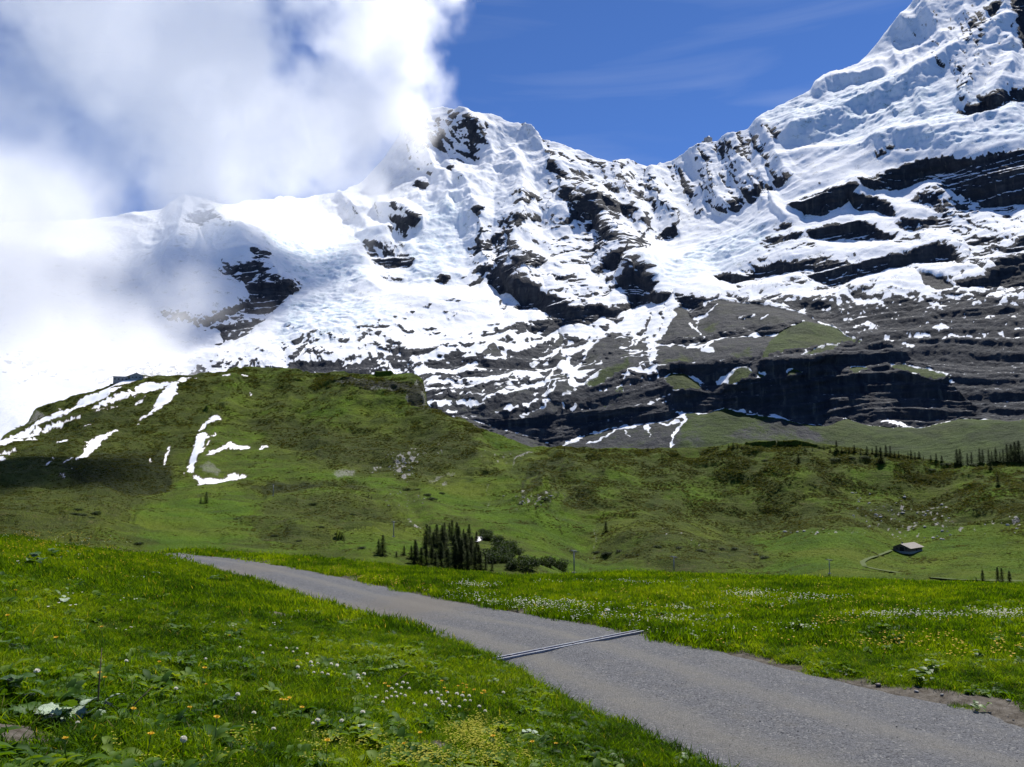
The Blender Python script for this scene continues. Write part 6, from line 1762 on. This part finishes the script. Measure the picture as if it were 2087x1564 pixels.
for k in range(4): part('window', MB().box(-6 + 4 * k, -4.05, 2.2, 1.6, .12, 1.5).mesh('window', M_DARK), s2)
i_ = int(round((1445 + 560) / 3200 * (NCM - 1))); q = MP[NRM - 1, i_]
ob = empty('observatory', (float(q[0]), float(q[1]), float(q[2]) - 6), 0, float(np.linalg.norm(q)) / FPX)
tag(ob, 'tiny domed observatory on the snowy saddle ridge', 'observatory')
part('wall', MB().box(0, 0, 4, 14, 8, 14).box(-8, 0, 1, 8, 6, 7).mesh('wall', M_STATION), ob)
dm = MB(); n_ = 12
dm.tube([(1, 0, 11 + 4.2 * math.sin(t * math.pi / 12)) for t in range(0, 6)], [4.2 * math.cos(t * math.pi / 12) for t in range(0, 6)], 12)
part('dome', dm.mesh('dome', M_STEEL, True), ob)

# ------------------------------------------------ drainage channel across the track
pa, pb2 = unplane(1012, 1350), unplane(1303, 1292)
pa, pb2 = np.array(pa), np.array(pb2); dd = pb2 - pa; Ld = float(np.hypot(*dd)); dd = dd / Ld
mid_ = (pa + pb2) / 2
zA, zB = float(base_plane(*pa)) + .03, float(base_plane(*pb2)) + .03
dr = empty('drainage_channel', (float(mid_[0]), float(mid_[1]), (zA + zB) / 2 + .006), math.atan2(dd[1], dd[0]))
dr.rotation_euler = (0, -math.atan2(zB - zA, Ld), math.atan2(dd[1], dd[0]))
tag(dr, 'long steel drainage channel with two rails set across the gravel track', 'drain')
for sg in (-1, 1):
    m_ = MB().box(0, sg * .045, -.004, Ld + .1, .012, .05).box(0, sg * .055, .016, Ld + .1, .022, .008)
    part('rail', m_.mesh('rail', M_STEEL), dr)
part('slot', MB().box(0, 0, -.008, Ld + .06, .080, .02).mesh('slot', M_STEELD), dr)
for k in range(5): part('spacer', MB().box(-Ld / 2 + .3 + k * (Ld - .6) / 4, 0, .010, .03, .08, .02).mesh('spacer', M_STEELD), dr)

# ------------------------------------------------ stones by the track
def near_stone(u, v, px, label, mat=M_ROCKW, seed=1, group=None, fl=.7):
    p = near_hit(u, v); s_ = px / FPX * p.length
    o = bpy.data.objects.new('stone', stone_mesh(seed, mat, (.5, 0, 0, 1), 1, fl, 'stone')); COL.objects.link(o)
    o.location = (p.x, p.y, p.z + s_ * .22); o.scale = (s_, s_, s_); o.rotation_euler = (0, 0, seed)
    tag(o, label, 'stone', group)
near_stone(1238, 1250, 17, 'white rounded stone in the grass beyond the drain', seed=401)
near_stone(1790, 1400, 11, 'dark reddish stone on the right edge of the track', M_STEELD, 402)
st_list = ((843, 1243, 16), (862, 1246, 13), (828, 1236, 11), (870, 1240, 8), (812, 1232, 9), (885, 1252, 7), (508, 1152, 8), (440, 1151, 8), (445, 1150, 6), (610, 1186, 7), (700, 1203, 7), (1182, 1378, 6), (1396, 1392, 7), (1475, 1392, 6), (1837, 1382, 10), (1725, 1378, 9), (1868, 1411, 9), (1714, 1372, 9), (1962, 1447, 8),
                                  (1300, 1530, 8), (1325, 1497, 7), (1160, 1448, 8), (1050, 1372, 8), (1066, 1378, 9), (1920, 1418, 8), (1980, 1440, 9), (2056, 1430, 8))
sorted_u = [q[0] for q in st_list]
for k, (u_, v_, s_) in enumerate(st_list):
    near_stone(u_, v_, s_, '%s from the left of the small pale stones lying loose along the gravel track' % ORD(rank(sorted_u)[k]), M_CONC, 410 + k, 'loose pale stones of the track', .4)

# ------------------------------------------------ flowers and broad leaved plants of the near bank
M_YEL = simple('yellow_petals', (0.62, 0.36, 0.01), (0.78, 0.52, 0.02), scale=60, rough=.6)
nt = NT('white_petals')
d_ = nt.bsdf((0.82, 0.80, 0.74), .7, spec=.2); t_ = nt.n('ShaderNodeBsdfTranslucent'); t_.inputs['Color'].default_value = (0.85, 0.83, 0.72, 1)
mx = nt.n('ShaderNodeMixShader'); mx.inputs[0].default_value = .5; nt.l(d_, mx.inputs[1]); nt.l(t_.outputs[0], mx.inputs[2])
M_WHT = nt.done(mx.outputs[0])
M_STEM = simple('green_stem', (0.05, 0.09, 0.02), (0.08, 0.12, 0.03), scale=30)
M_DRY = simple('dry_stalk', (0.07, 0.045, 0.03), (0.13, 0.09, 0.055), scale=20)


def yellow_parts(seed):
    g = np.random.default_rng(seed); h = g.uniform(.09, .16)
    V, F = [(0, 0, h + .004)], []
    n = 16
    for ring, (rr, zz) in enumerate(((.016, .010), (.011, .016))):
        for k in range(n):
            a = k * 6.283 / n + ring * .2
            i = len(V)
            for da, r2, z2 in ((-.15, .004, 0), (-.14, rr * .8, zz * .55), (0, rr * 1.05, zz * g.uniform(.4, .9)), (.14, rr * .8, zz * .55), (.15, .004, 0)):
                V.append((math.cos(a + da) * r2, math.sin(a + da) * r2, h + z2))
            F.append((i, i + 1, i + 2, i + 3, i + 4))
    me = bpy.data.meshes.new('flower_head'); me.from_pydata(V, [], F); me.update(); me.materials.append(M_YEL)
    st = MB().tube([(0, 0, -.02), (.004, 0, h * .5), (0, 0, h)], [.0022, .002, .0018], 5).mesh('stem', M_STEM)
    return me, st


def white_parts(seed):
    g = np.random.default_rng(seed); h = g.uniform(.07, .13); V, F = [], []
    for _ in range(70):
        n = g.normal(size=3); n /= np.linalg.norm(n); n[2] = abs(n[2]) * 1.1 - .25
        c0 = np.array([0, 0, h]) + n * .012; t_ = np.cross(n, g.normal(size=3)); t_ /= np.linalg.norm(t_); i = len(V)
        V += [tuple(c0 - n * .007 + t_ * .002), tuple(c0 + t_ * .0035), tuple(c0 + n * .004), tuple(c0 - t_ * .0035), tuple(c0 - n * .007 - t_ * .002)]
        F.append((i, i + 1, i + 2, i + 3, i + 4))
    me = bpy.data.meshes.new('flower_head'); me.from_pydata(V, [], F); me.update(); me.materials.append(M_WHT)
    st = MB().tube([(0, 0, -.02), (-.003, 0, h * .5), (0, 0, h)], [.0018, .0016, .0015], 5).mesh('stem', M_STEM)
    return me, st


YF = [yellow_parts(i) for i in range(3)]; WF = [white_parts(10 + i) for i in range(3)]


def flower(kind, u, v, sc, label, group):
    p = near_hit(u, v)
    e = empty('yellow_flower' if kind == 'y' else 'white_clover', (p.x, p.y, p.z), g_.uniform(0, 6.28), sc)
    e.rotation_euler = (g_.uniform(-.2, .2), g_.uniform(-.2, .2), g_.uniform(0, 6.28))
    hd, st = (YF if kind == 'y' else WF)[g_.randrange(3)]
    part('flower_head', hd, e); part('stem', st, e)
    tag(e, label, 'flower', group)


yel = [(209, 1312), (472, 1322), (205, 1404), (207, 1420), (264, 1490), (128, 1560), (411, 1406), (418, 1432), (435, 1522), (570, 1466), (578, 1462), (585, 1466), (612, 1482), (605, 1376), (785, 1434), (793, 1430), (898, 1424), (904, 1426), (916, 1434), (935, 1424), (940, 1418), (948, 1422), (944, 1432), (951, 1426),
       (970, 1434), (977, 1438), (984, 1442), (990, 1440), (1008, 1540), (1090, 1550), (1133, 1546), (860, 1534), (830, 1556), (667, 1562), (300, 1556), (320, 1380), (120, 1345), (380, 1480), (30, 1240), (12, 1285)]
for (u_, v_), r_ in zip(yel, rank([q[0] for q in yel])):
    flower('y', u_, v_, g_.uniform(.95, 1.35), '%s yellow flower from the left in the grass of the near bank' % ORD(r_), 'yellow flowers on the near bank')
zones = (('upper white patch of the near bank', [(547, 1338), (581, 1338), (607, 1336), (488, 1334), (612, 1368), (622, 1362), (636, 1376), (628, 1386), (648, 1372), (655, 1390), (663, 1380), (672, 1374), (682, 1386), (690, 1378), (668, 1396), (610, 1392), (700, 1392), (640, 1398), (596, 1352), (535, 1350)]),
         ('middle white patch of the near bank', [(728, 1404), (732, 1398), (736, 1410), (752, 1410), (790, 1426), (800, 1422), (806, 1430), (812, 1424), (818, 1432), (826, 1424), (798, 1436), (808, 1440), (815, 1418), (822, 1438), (830, 1430), (782, 1452), (786, 1444), (845, 1452), (832, 1408), (748, 1418), (764, 1440)]),
         ('right white patch of the near bank', [(868, 1434), (880, 1430), (884, 1438), (892, 1446), (898, 1452), (904, 1442), (910, 1450), (916, 1456), (924, 1448), (932, 1458), (948, 1450), (956, 1444), (890, 1434), (901, 1460), (912, 1438), (938, 1440), (1023, 1430), (962, 1452), (980, 1462), (870, 1470), (988, 1470)]),
         ('scattered ones at the bottom of the bank', [(637, 1500), (647, 1498), (75, 1420), (560, 1510), (700, 1500), (515, 1480), (350, 1440), (160, 1500), (480, 1440), (420, 1360), (250, 1370), (740, 1480)]))
for nm_, ps in zones:
    for (u_, v_), r_ in zip(ps, rank([q[0] for q in ps])):
        flower('w', u_, v_, g_.uniform(.9, 1.35), '%s white clover from the left, %s' % (ORD(r_), nm_.replace('scattered white flowers', 'white flowers').replace(' of the near bank', ' on the bank')), nm_)
# the seed head of a dandelion, low in the frame
p = near_hit(372, 1556); V, F = [], []
g = np.random.default_rng(3)
for _ in range(240):
    n = g.normal(size=3); n /= np.linalg.norm(n); t_ = np.cross(n, g.normal(size=3)); t_ /= np.linalg.norm(t_); c0 = np.array([0, 0, .13]) + n * .019; i = len(V)
    V += [tuple(c0 - n * .016), tuple(c0 + t_ * .004), tuple(c0 - t_ * .004)]; F.append((i, i + 1, i + 2))
e = empty('dandelion_clock', (p.x, p.y, p.z)); part('seed_head', mesh_np('seed_head', V, F, M_WHT, link=False), e); part('stem', MB().tube([(0, 0, 0), (0, 0, .13)], [.002, .002], 5).mesh('stem', M_STEM), e)
tag(e, 'round white dandelion seed head near the bottom edge', 'flower')

# broad leaves, each leaf a mesh of its own
M_BROAD = leaf_mat('broad_leaf', [(0.030, 0.075, 0.010), (0.055, 0.115, 0.014), (0.090, 0.160, 0.020)], .9, .35, .5, .35)
nt = NT('grey_leaf')
tc = nt.n('ShaderNodeTexCoord')
MAT_GREY = nt.done(nt.bsdf(nt.mix(nt.ramp(nt.noise(18, 4, .6, tc.outputs['Object']), .4, .65), (0.16, 0.22, 0.13), (0.40, 0.46, 0.36)), .7, spec=.2))


def big_leaf(seed, mat, wavy, ratio=.85):
    g = np.random.default_rng(seed); nu_, nv_ = 15, 11; V, F = [], []
    for a in range(nu_):
        t = a / (nu_ - 1); wd = ratio * math.sin(math.pi * min(1, t * .9 + .08)) ** .6 * .5
        for b_ in range(nv_):
            s = b_ / (nv_ - 1) * 2 - 1
            lobe = 1 + wavy * .9 * math.sin(t * 26 + seed) * abs(s) ** 3
            V.append((t, s * wd * lobe, .42 * t - .5 * t * t + .16 * abs(s) * wd + wavy * .35 * math.sin(t * 22 + s * 5 + seed) * abs(s) ** 2 * .4))
    for a in range(nu_ - 1):
        for b_ in range(nv_ - 1): i = a * nv_ + b_; F.append((i, i + nv_, i + nv_ + 1, i + 1))
    return mesh_np('leaf', V, F, mat, attrs={'tone': [(g.uniform(), 0, 0, 1)] * len(V)}, link=False)


BL = {('g', w): [big_leaf(20 + k, M_BROAD, w, r_) for k, r_ in enumerate((.8, .95, .7))] for w in (.06, .16)}
BL['s'] = [big_leaf(30 + k, MAT_GREY, .18, .85) for k in range(3)]
BL['n'] = [big_leaf(40 + k, M_BROAD, .05, .32) for k in range(3)]


def leafy(u, v, n, size, keys, label, name='leafy_plant', up=.25, spread=.1, fixed=None, cat='plant', group=None):
    p = near_hit(u, v); r_ = random.Random(int(u * 3 + v))
    e = empty(name, (p.x, p.y, p.z + .01), 0)
    for k in range(n):
        lf = part('leaf', r_.choice(BL[r_.choice(keys)]), e)
        a = r_.uniform(0, 6.28); sz = size * r_.uniform(.6, 1.15)
        lf.location = (r_.uniform(-1, 1) * spread, r_.uniform(-1, 1) * spread * .6, r_.uniform(.0, up) * size * 1.6)
        lf.rotation_euler = (r_.uniform(-.3, .3), r_.uniform(-.45, .12), a); lf.scale = (sz, sz, sz)
    tag(e, label, cat, group)
    return e


bb = leafy(108, 1478, 15, .12, ['s', 's', ('g', .16)], 'wide butterbur with wavy pale grey leaves at lower left', 'butterbur', .5, .16)
b2 = leafy(185, 1468, 15, .12, [('g', .16), ('g', .16), 's'], 'butterbur with yellow green leaves beside the dry stalk at lower left', 'butterbur', .5, .15)
for (u_, v_, dx_, dy_, h_, lb) in ((197, 1462, 0, .02, .42, 'upright dry brown stalk standing in the butterbur leaves'), (238, 1476, .17, .10, .20, 'leaning dry stalk right of the butterbur'), (800, 1395, .16, .12, .10, 'bent straw coloured stalk lying over the middle of the bank')):
    p = near_hit(u_, v_)
    o = bpy.data.objects.new('dry_stalk', MB().tube([(0, 0, -.02), (dx_ * .5, dy_ * .5, h_ * .55), (dx_, dy_, h_)], [.006, .005, .002], 6).mesh('dry_stalk', M_DRY, True)); COL.objects.link(o); o.location = p
    tag(o, lb, 'stalk')
G1, G2 = ('g', .06), ('g', .16)
plants = [(18, 1425, 12, .12, [G1, 'n'], 'bushy green dock at the left edge above the butterbur'), (370, 1368, 13, .10, [G1, 'n'], 'dark leafy clump in the middle of the bank'), (352, 1362, 8, .09, ['n'], 'narrow leaved plant left of the dark leafy clump'), (455, 1440, 8, .07, [G1], 'small leafy plant below the dark clump'),
          (640, 1312, 10, .09, ['n', G1], 'leafy weed with reddish stems right of the bare gravel spot'), (612, 1300, 7, .08, ['n'], 'narrow leaved weed beside the bare gravel spot'), (310, 1180, 10, .16, [G1, 's'], 'dark shiny leafed plant high on the bank near the road end'), (282, 1190, 6, .14, ['s'], 'silvery leafed plant left of the shiny one near the road end'),
          (62, 1158, 10, .22, [G1, 's'], 'leafy clump with silvery leaves on the upper left of the bank'), (110, 1140, 9, .20, ['s', G1], 'silvery leafed clump on the crest at upper left'), (120, 1222, 6, .12, ['n', 's'], 'small dark plant alone in the left of the bank'), (880, 1372, 11, .09, [G1, G1], 'bright green round leafed plant near the road verge'), (800, 1374, 9, .08, [G1], 'bright leafed plant left of the round leafed one'),
          (738, 1497, 6, .07, ['s'], 'bluish leafed plant low in the centre of the bank'), (760, 1504, 5, .06, ['s'], 'bluish leafed plant right of its twin low on the bank'), (1080, 1508, 7, .06, ['s', G1], 'greyish leafed plant near the bottom of the verge'), (1150, 1492, 10, .07, [G1, 'n'], 'leafy plant spilling toward the track at the lower verge'), (1000, 1400, 10, .07, [G1], 'round leafed plant on the verge above the yellow flowers'),
          (1250, 1556, 10, .07, [G1, 'n'], 'leafy plant at the bottom tip of the bank'), (1390, 1560, 9, .06, [G1], 'last leafy plant where the bank meets the track'), (20, 1330, 9, .09, ['n', G1], 'narrow leafed plant at the left edge mid height'), (435, 1185, 9, .15, [G1, 'n'], 'leafy weed on the verge where the road narrows'),
          (1885, 1390, 14, .13, ['n', G1], 'big leafed weed on the far verge at right'), (1905, 1372, 9, .14, [G1, G2], 'broad leaf plant behind the big weed at right'), (1022, 1236, 14, .12, ['n'], 'dark tuft of narrow leaves on the far verge'), (1055, 1246, 9, .10, ['n'], 'smaller dark tuft right of the first on the far verge'), (1418, 1310, 9, .10, [G1], 'leafy plant on the far verge right of the drain'),
          (1620, 1282, 8, .14, [G1, 'n'], 'dark weed out in the meadow beyond the track'), (1290, 1286, 8, .10, ['n'], 'grass tuft at the far end of the drain'), (1395, 1245, 7, .15, ['n', G1], 'weed in the meadow beyond the white stone'), (1990, 1345, 8, .12, [G1], 'low leafy weed in the meadow at right'), (2000, 1450, 10, .09, [G1, 'n'], 'mossy leafed clump on the bare verge at right')]
for q in plants: leafy(q[0], q[1], q[2], q[3], q[4], q[5], 'leafy_plant', .6, q[3] * .9)


# ------------------------------------------------ small flowers nobody could count, in drifts over the meadow
def bloom_proto(seed, mat, n, sz, spread, hh):
    g = np.random.default_rng(seed); V, F = [], []
    for _ in range(n):
        c0 = np.array([g.uniform(-spread, spread), g.uniform(-spread, spread), hh * g.uniform(.6, 1.2)])
        for k in range(5):
            a = k * 1.257; i = len(V)
            V += [tuple(c0), tuple(c0 + np.array([math.cos(a), math.sin(a), .5]) * sz), tuple(c0 + np.array([math.cos(a + .9), math.sin(a + .9), .5]) * sz)]; F.append((i, i + 1, i + 2))
    return mesh_np('bloom', V, F, mat, link=False)


def drift(name, protos, zones_, label, seed):
    g = np.random.default_rng(seed); P_ = []
    for (u_, v_, du, dv, n) in zones_:
        for _ in range(n):
            uu, vv = u_ + g.normal() * du * .5, v_ + g.normal() * dv * .5
            q_ = near_hit(uu, max(vv, 1085), .06)
            x_, y_ = q_.x, q_.y
            if q_.length > 80: continue
            if side_dist(Lf, x_, y_) < 0 and -side_dist(Rf, x_, y_) < .02: continue
            P_.append((x_, y_, q_.z))
    s = g.uniform(.7, 1.3, len(P_))
    scatter(name, P_, np.stack([0 * s, 0 * s, g.uniform(0, 6.28, len(s))], -1), np.stack([s, s, s], -1), g.integers(0, len(protos), len(P_)), protos, label, 'flowers')


def ground_fast(x, y):
    return gz1(float(x), float(y)) + .06


wb = [bloom_proto(70 + k, M_WHT, 4, .013, .10, .10) for k in range(3)]
yb = [bloom_proto(80 + k, M_YEL, 3, .015, .12, .12) for k in range(3)]
M_YG = simple('lime_blossom', (0.30, 0.30, 0.02), (0.42, 0.38, 0.03), scale=40)
yg = [bloom_proto(90 + k, M_YG, 12, .007, .06, .07) for k in range(3)]
drift('white_meadow_flowers', wb, [(1150, 1238, 110, 12, 90), (1070, 1228, 60, 8, 50), (1240, 1258, 120, 10, 30), (1330, 1262, 200, 10, 40), (1420, 1236, 160, 8, 24), (1535, 1212, 60, 8, 70), (1640, 1220, 90, 6, 40), (1850, 1254, 130, 7, 80), (2040, 1252, 80, 10, 80), (1300, 1186, 220, 5, 50), (960, 1192, 60, 5, 40), (930, 1212, 80, 10, 26), (980, 1228, 60, 10, 30), (1400, 1285, 300, 14, 24),
       (150, 1100, 200, 26, 36), (250, 1150, 300, 50, 16), (400, 1260, 300, 60, 12)], 'drifts of tiny white flowers across the meadow', 5)
drift('yellow_meadow_flowers', yb, [(620, 1166, 110, 12, 90), (720, 1188, 110, 14, 120), (540, 1150, 90, 6, 50), (820, 1205, 80, 12, 30), (1700, 1272, 60, 10, 16), (1800, 1310, 300, 20, 40), (2000, 1330, 160, 16, 20), (1500, 1225, 500, 30, 70), (120, 1095, 180, 20, 60), (250, 1130, 200, 30, 60), (90, 1120, 120, 20, 30), (1050, 1260, 160, 16, 26)], 'tiny yellow flowers dotted through the meadow', 6)
drift('lime_yellow_blossoms', yg, [(970, 1496, 60, 40, 90), (1010, 1530, 110, 40, 60), (880, 1540, 90, 26, 30), (760, 1520, 120, 26, 18), (450, 1530, 260, 40, 16)], 'dense lime yellow blossoms low on the near bank', 7)

# ------------------------------------------------------------------ clouds
def build_clouds(cname, BLOBS, CLOUD_BOX, CLOUD_VOX, CLOUD_DENS, nsc, label):
    """density is evaluated on a real grid of air west of the peaks; BLOBS are (u, v, radius in px, distance, strength)"""
    def ctr(u, v, D):
        a, b_, c_ = ray(np.float64(u), np.float64(v))
        return (float(a) * D, float(b_) * D, float(c_) * D)
    g = bpy.data.node_groups.new('cloud', 'GeometryNodeTree')
    g.interface.new_socket('Geometry', in_out='INPUT', socket_type='NodeSocketGeometry')
    g.interface.new_socket('Geometry', in_out='OUTPUT', socket_type='NodeSocketGeometry')
    def N_(t, **kw):
        n = g.nodes.new(t)
        for k, v in kw.items(): setattr(n, k, v)
        return n
    L_ = g.links.new
    def M(op, a, b=0.0, c=None, clamp=False):
        m = N_('ShaderNodeMath', operation=op); m.use_clamp = clamp
        for i, q in enumerate((a, b, c)):
            if q is None: continue
            if isinstance(q, bpy.types.NodeSocket): L_(q, m.inputs[i])
            else: m.inputs[i].default_value = q
        return m.outputs[0]
    def noise(vec, scale, detail, rough, dist=0.0):
        n = N_('ShaderNodeTexNoise'); L_(vec, n.inputs['Vector'])
        n.inputs['Scale'].default_value = scale; n.inputs['Detail'].default_value = detail
        n.inputs['Roughness'].default_value = rough; n.inputs['Distortion'].default_value = dist
        return n.outputs[0]
    pos = N_('GeometryNodeInputPosition').outputs[0]
    acc = None
    if cname == 'knoll_shade_cloud': FREE = [((-40, 965, 880), 125.0)]
    else: FREE = [(ctr(u_, v_, D_), None) for (u_, v_, r_, D_, s_) in BLOBS]
    for k_, (c0, rad) in enumerate(FREE):
        s_ = BLOBS[k_][4] if rad is None else 1.6
        if rad is None: rad = BLOBS[k_][2] / FPX * math.hypot(*c0)
        sub = N_('ShaderNodeVectorMath', operation='SUBTRACT'); L_(pos, sub.inputs[0]); sub.inputs[1].default_value = c0
        sc = N_('ShaderNodeVectorMath', operation='MULTIPLY'); L_(sub.outputs[0], sc.inputs[0]); sc.inputs[1].default_value = (1 / rad, 1 / 250., 1 / rad)
        ln = N_('ShaderNodeVectorMath', operation='LENGTH'); L_(sc.outputs[0], ln.inputs[0])
        f = M('MULTIPLY', M('SUBTRACT', 1.0, ln.outputs['Value']), s_)
        acc = f if acc is None else M('MAXIMUM', acc, f)
    n1 = noise(pos, nsc / 620., 8, .58, .3)
    n2 = noise(pos, nsc / 150., 6, .64, .5)
    nn = M('ADD', M('MULTIPLY', M('SUBTRACT', n1, .5), 2.3), M('ADD', M('MULTIPLY', M('SUBTRACT', n2, .5), 1.35), M('MULTIPLY', M('SUBTRACT', noise(pos, nsc / 55., 4, .6, .3), .5), .55)))
    den = M('ADD', M('SUBTRACT', M('MINIMUM', acc, .85), .08), nn)
    den = M('POWER', M('MULTIPLY', den, 2.1, clamp=True), 1.25)
    vc = N_('GeometryNodeVolumeCube')
    L_(den, vc.inputs['Density'])
    (x0, x1), (y0, y1), (z0, z1) = CLOUD_BOX
    vc.inputs['Min'].default_value = (x0, y0, z0); vc.inputs['Max'].default_value = (x1, y1, z1)
    vs = CLOUD_VOX
    for k, (a, b_) in zip(('X', 'Y', 'Z'), CLOUD_BOX): vc.inputs['Resolution ' + k].default_value = int((b_ - a) / vs)
    sm = N_('GeometryNodeSetMaterial')
    go = N_('NodeGroupOutput')
    nt = NT('cloud_vapour')
    pv = nt.n('ShaderNodeVolumePrincipled')
    pv.inputs['Color'].default_value = (.999, .999, .999, 1)
    pv.inputs['Density'].default_value = CLOUD_DENS
    pv.inputs['Density Attribute'].default_value = 'density'
    pv.inputs['Anisotropy'].default_value = .42
    nt.l(pv.outputs[0], nt.out.inputs['Volume'])
    sm.inputs['Material'].default_value = nt.mat
    L_(vc.outputs[0], sm.inputs[0]); L_(sm.outputs[0], go.inputs[0])
    me = bpy.data.meshes.new(cname)
    me.materials.append(nt.mat)
    o = bpy.data.objects.new(cname, me); COL.objects.link(o)
    md = o.modifiers.new('cloud', 'NODES'); md.node_group = g
    tag(o, label, 'cloud', kind='stuff')
    nt.mat.cycles.volume_step_rate = 1.0
    return o


UP, LO = 3150, 1950
HIGH = [(60, 180, 340, UP, 1.8), (300, 60, 280, UP, 1.6), (460, 230, 250, UP, 1.6), (650, 250, 185, UP, 1.4), (735, 50, 115, UP, 1.0), (815, 55, 80, UP, .8), (815, 205, 85, UP, .8), (770, 150, 95, UP, .7),
        (120, 330, 280, UP - 50, 1.5), (380, 350, 150, UP - 50, 1.2), (600, 345, 120, UP, .9), (720, 330, 90, UP, .6), (-300, 300, 400, UP, 1.6), (450, -100, 110, UP, 1.2), (250, -150, 300, UP, 1.6), (700, -100, 150, UP, 1.2), (500, 430, 110, UP, .40), (640, 420, 90, UP, .40),
        (880, 90, 60, UP, .30), (885, 190, 50, UP, .34), (860, 250, 50, UP, .3)]
clouds = build_clouds('clouds', HIGH, ((-2900, -120), (2700, 3560), (500, 2550)), 14, .0072, 1.0, 'large white cumulus cloud drifting over the peaks at upper left')
LOW = [(-80, 560, 330, 2250, .9), (90, 520, 170, 2300, .5), (60, 640, 200, 2100, .8), (150, 680, 190, LO + 80, .62), (280, 680, 110, 2080, .42), (240, 570, 120, 2250, .34), (60, 790, 170, LO - 60, .9), (180, 760, 90, LO, .7), (430, 600, 75, 2150, .38), (330, 740, 60, 1900, .32), (480, 650, 50, 2150, .34),
       (300, 460, 130, 2600, .40), (100, 430, 150, 2600, .7)]
mist = build_clouds('mist', LOW, ((-2300, -500), (1450, 2800), (40, 1500)), 16, .0042, 1.0, 'pale mist hanging against the lower left mountainside')
passing = build_clouds('knoll_shade_cloud', [], ((-230, 150), (790, 1140), (740, 1020)), 16, .018, 1.8, 'small unseen cloud above the frame that shades the left knoll')  # unseen cloud above the frame, placed to cast the shadow on the left knoll
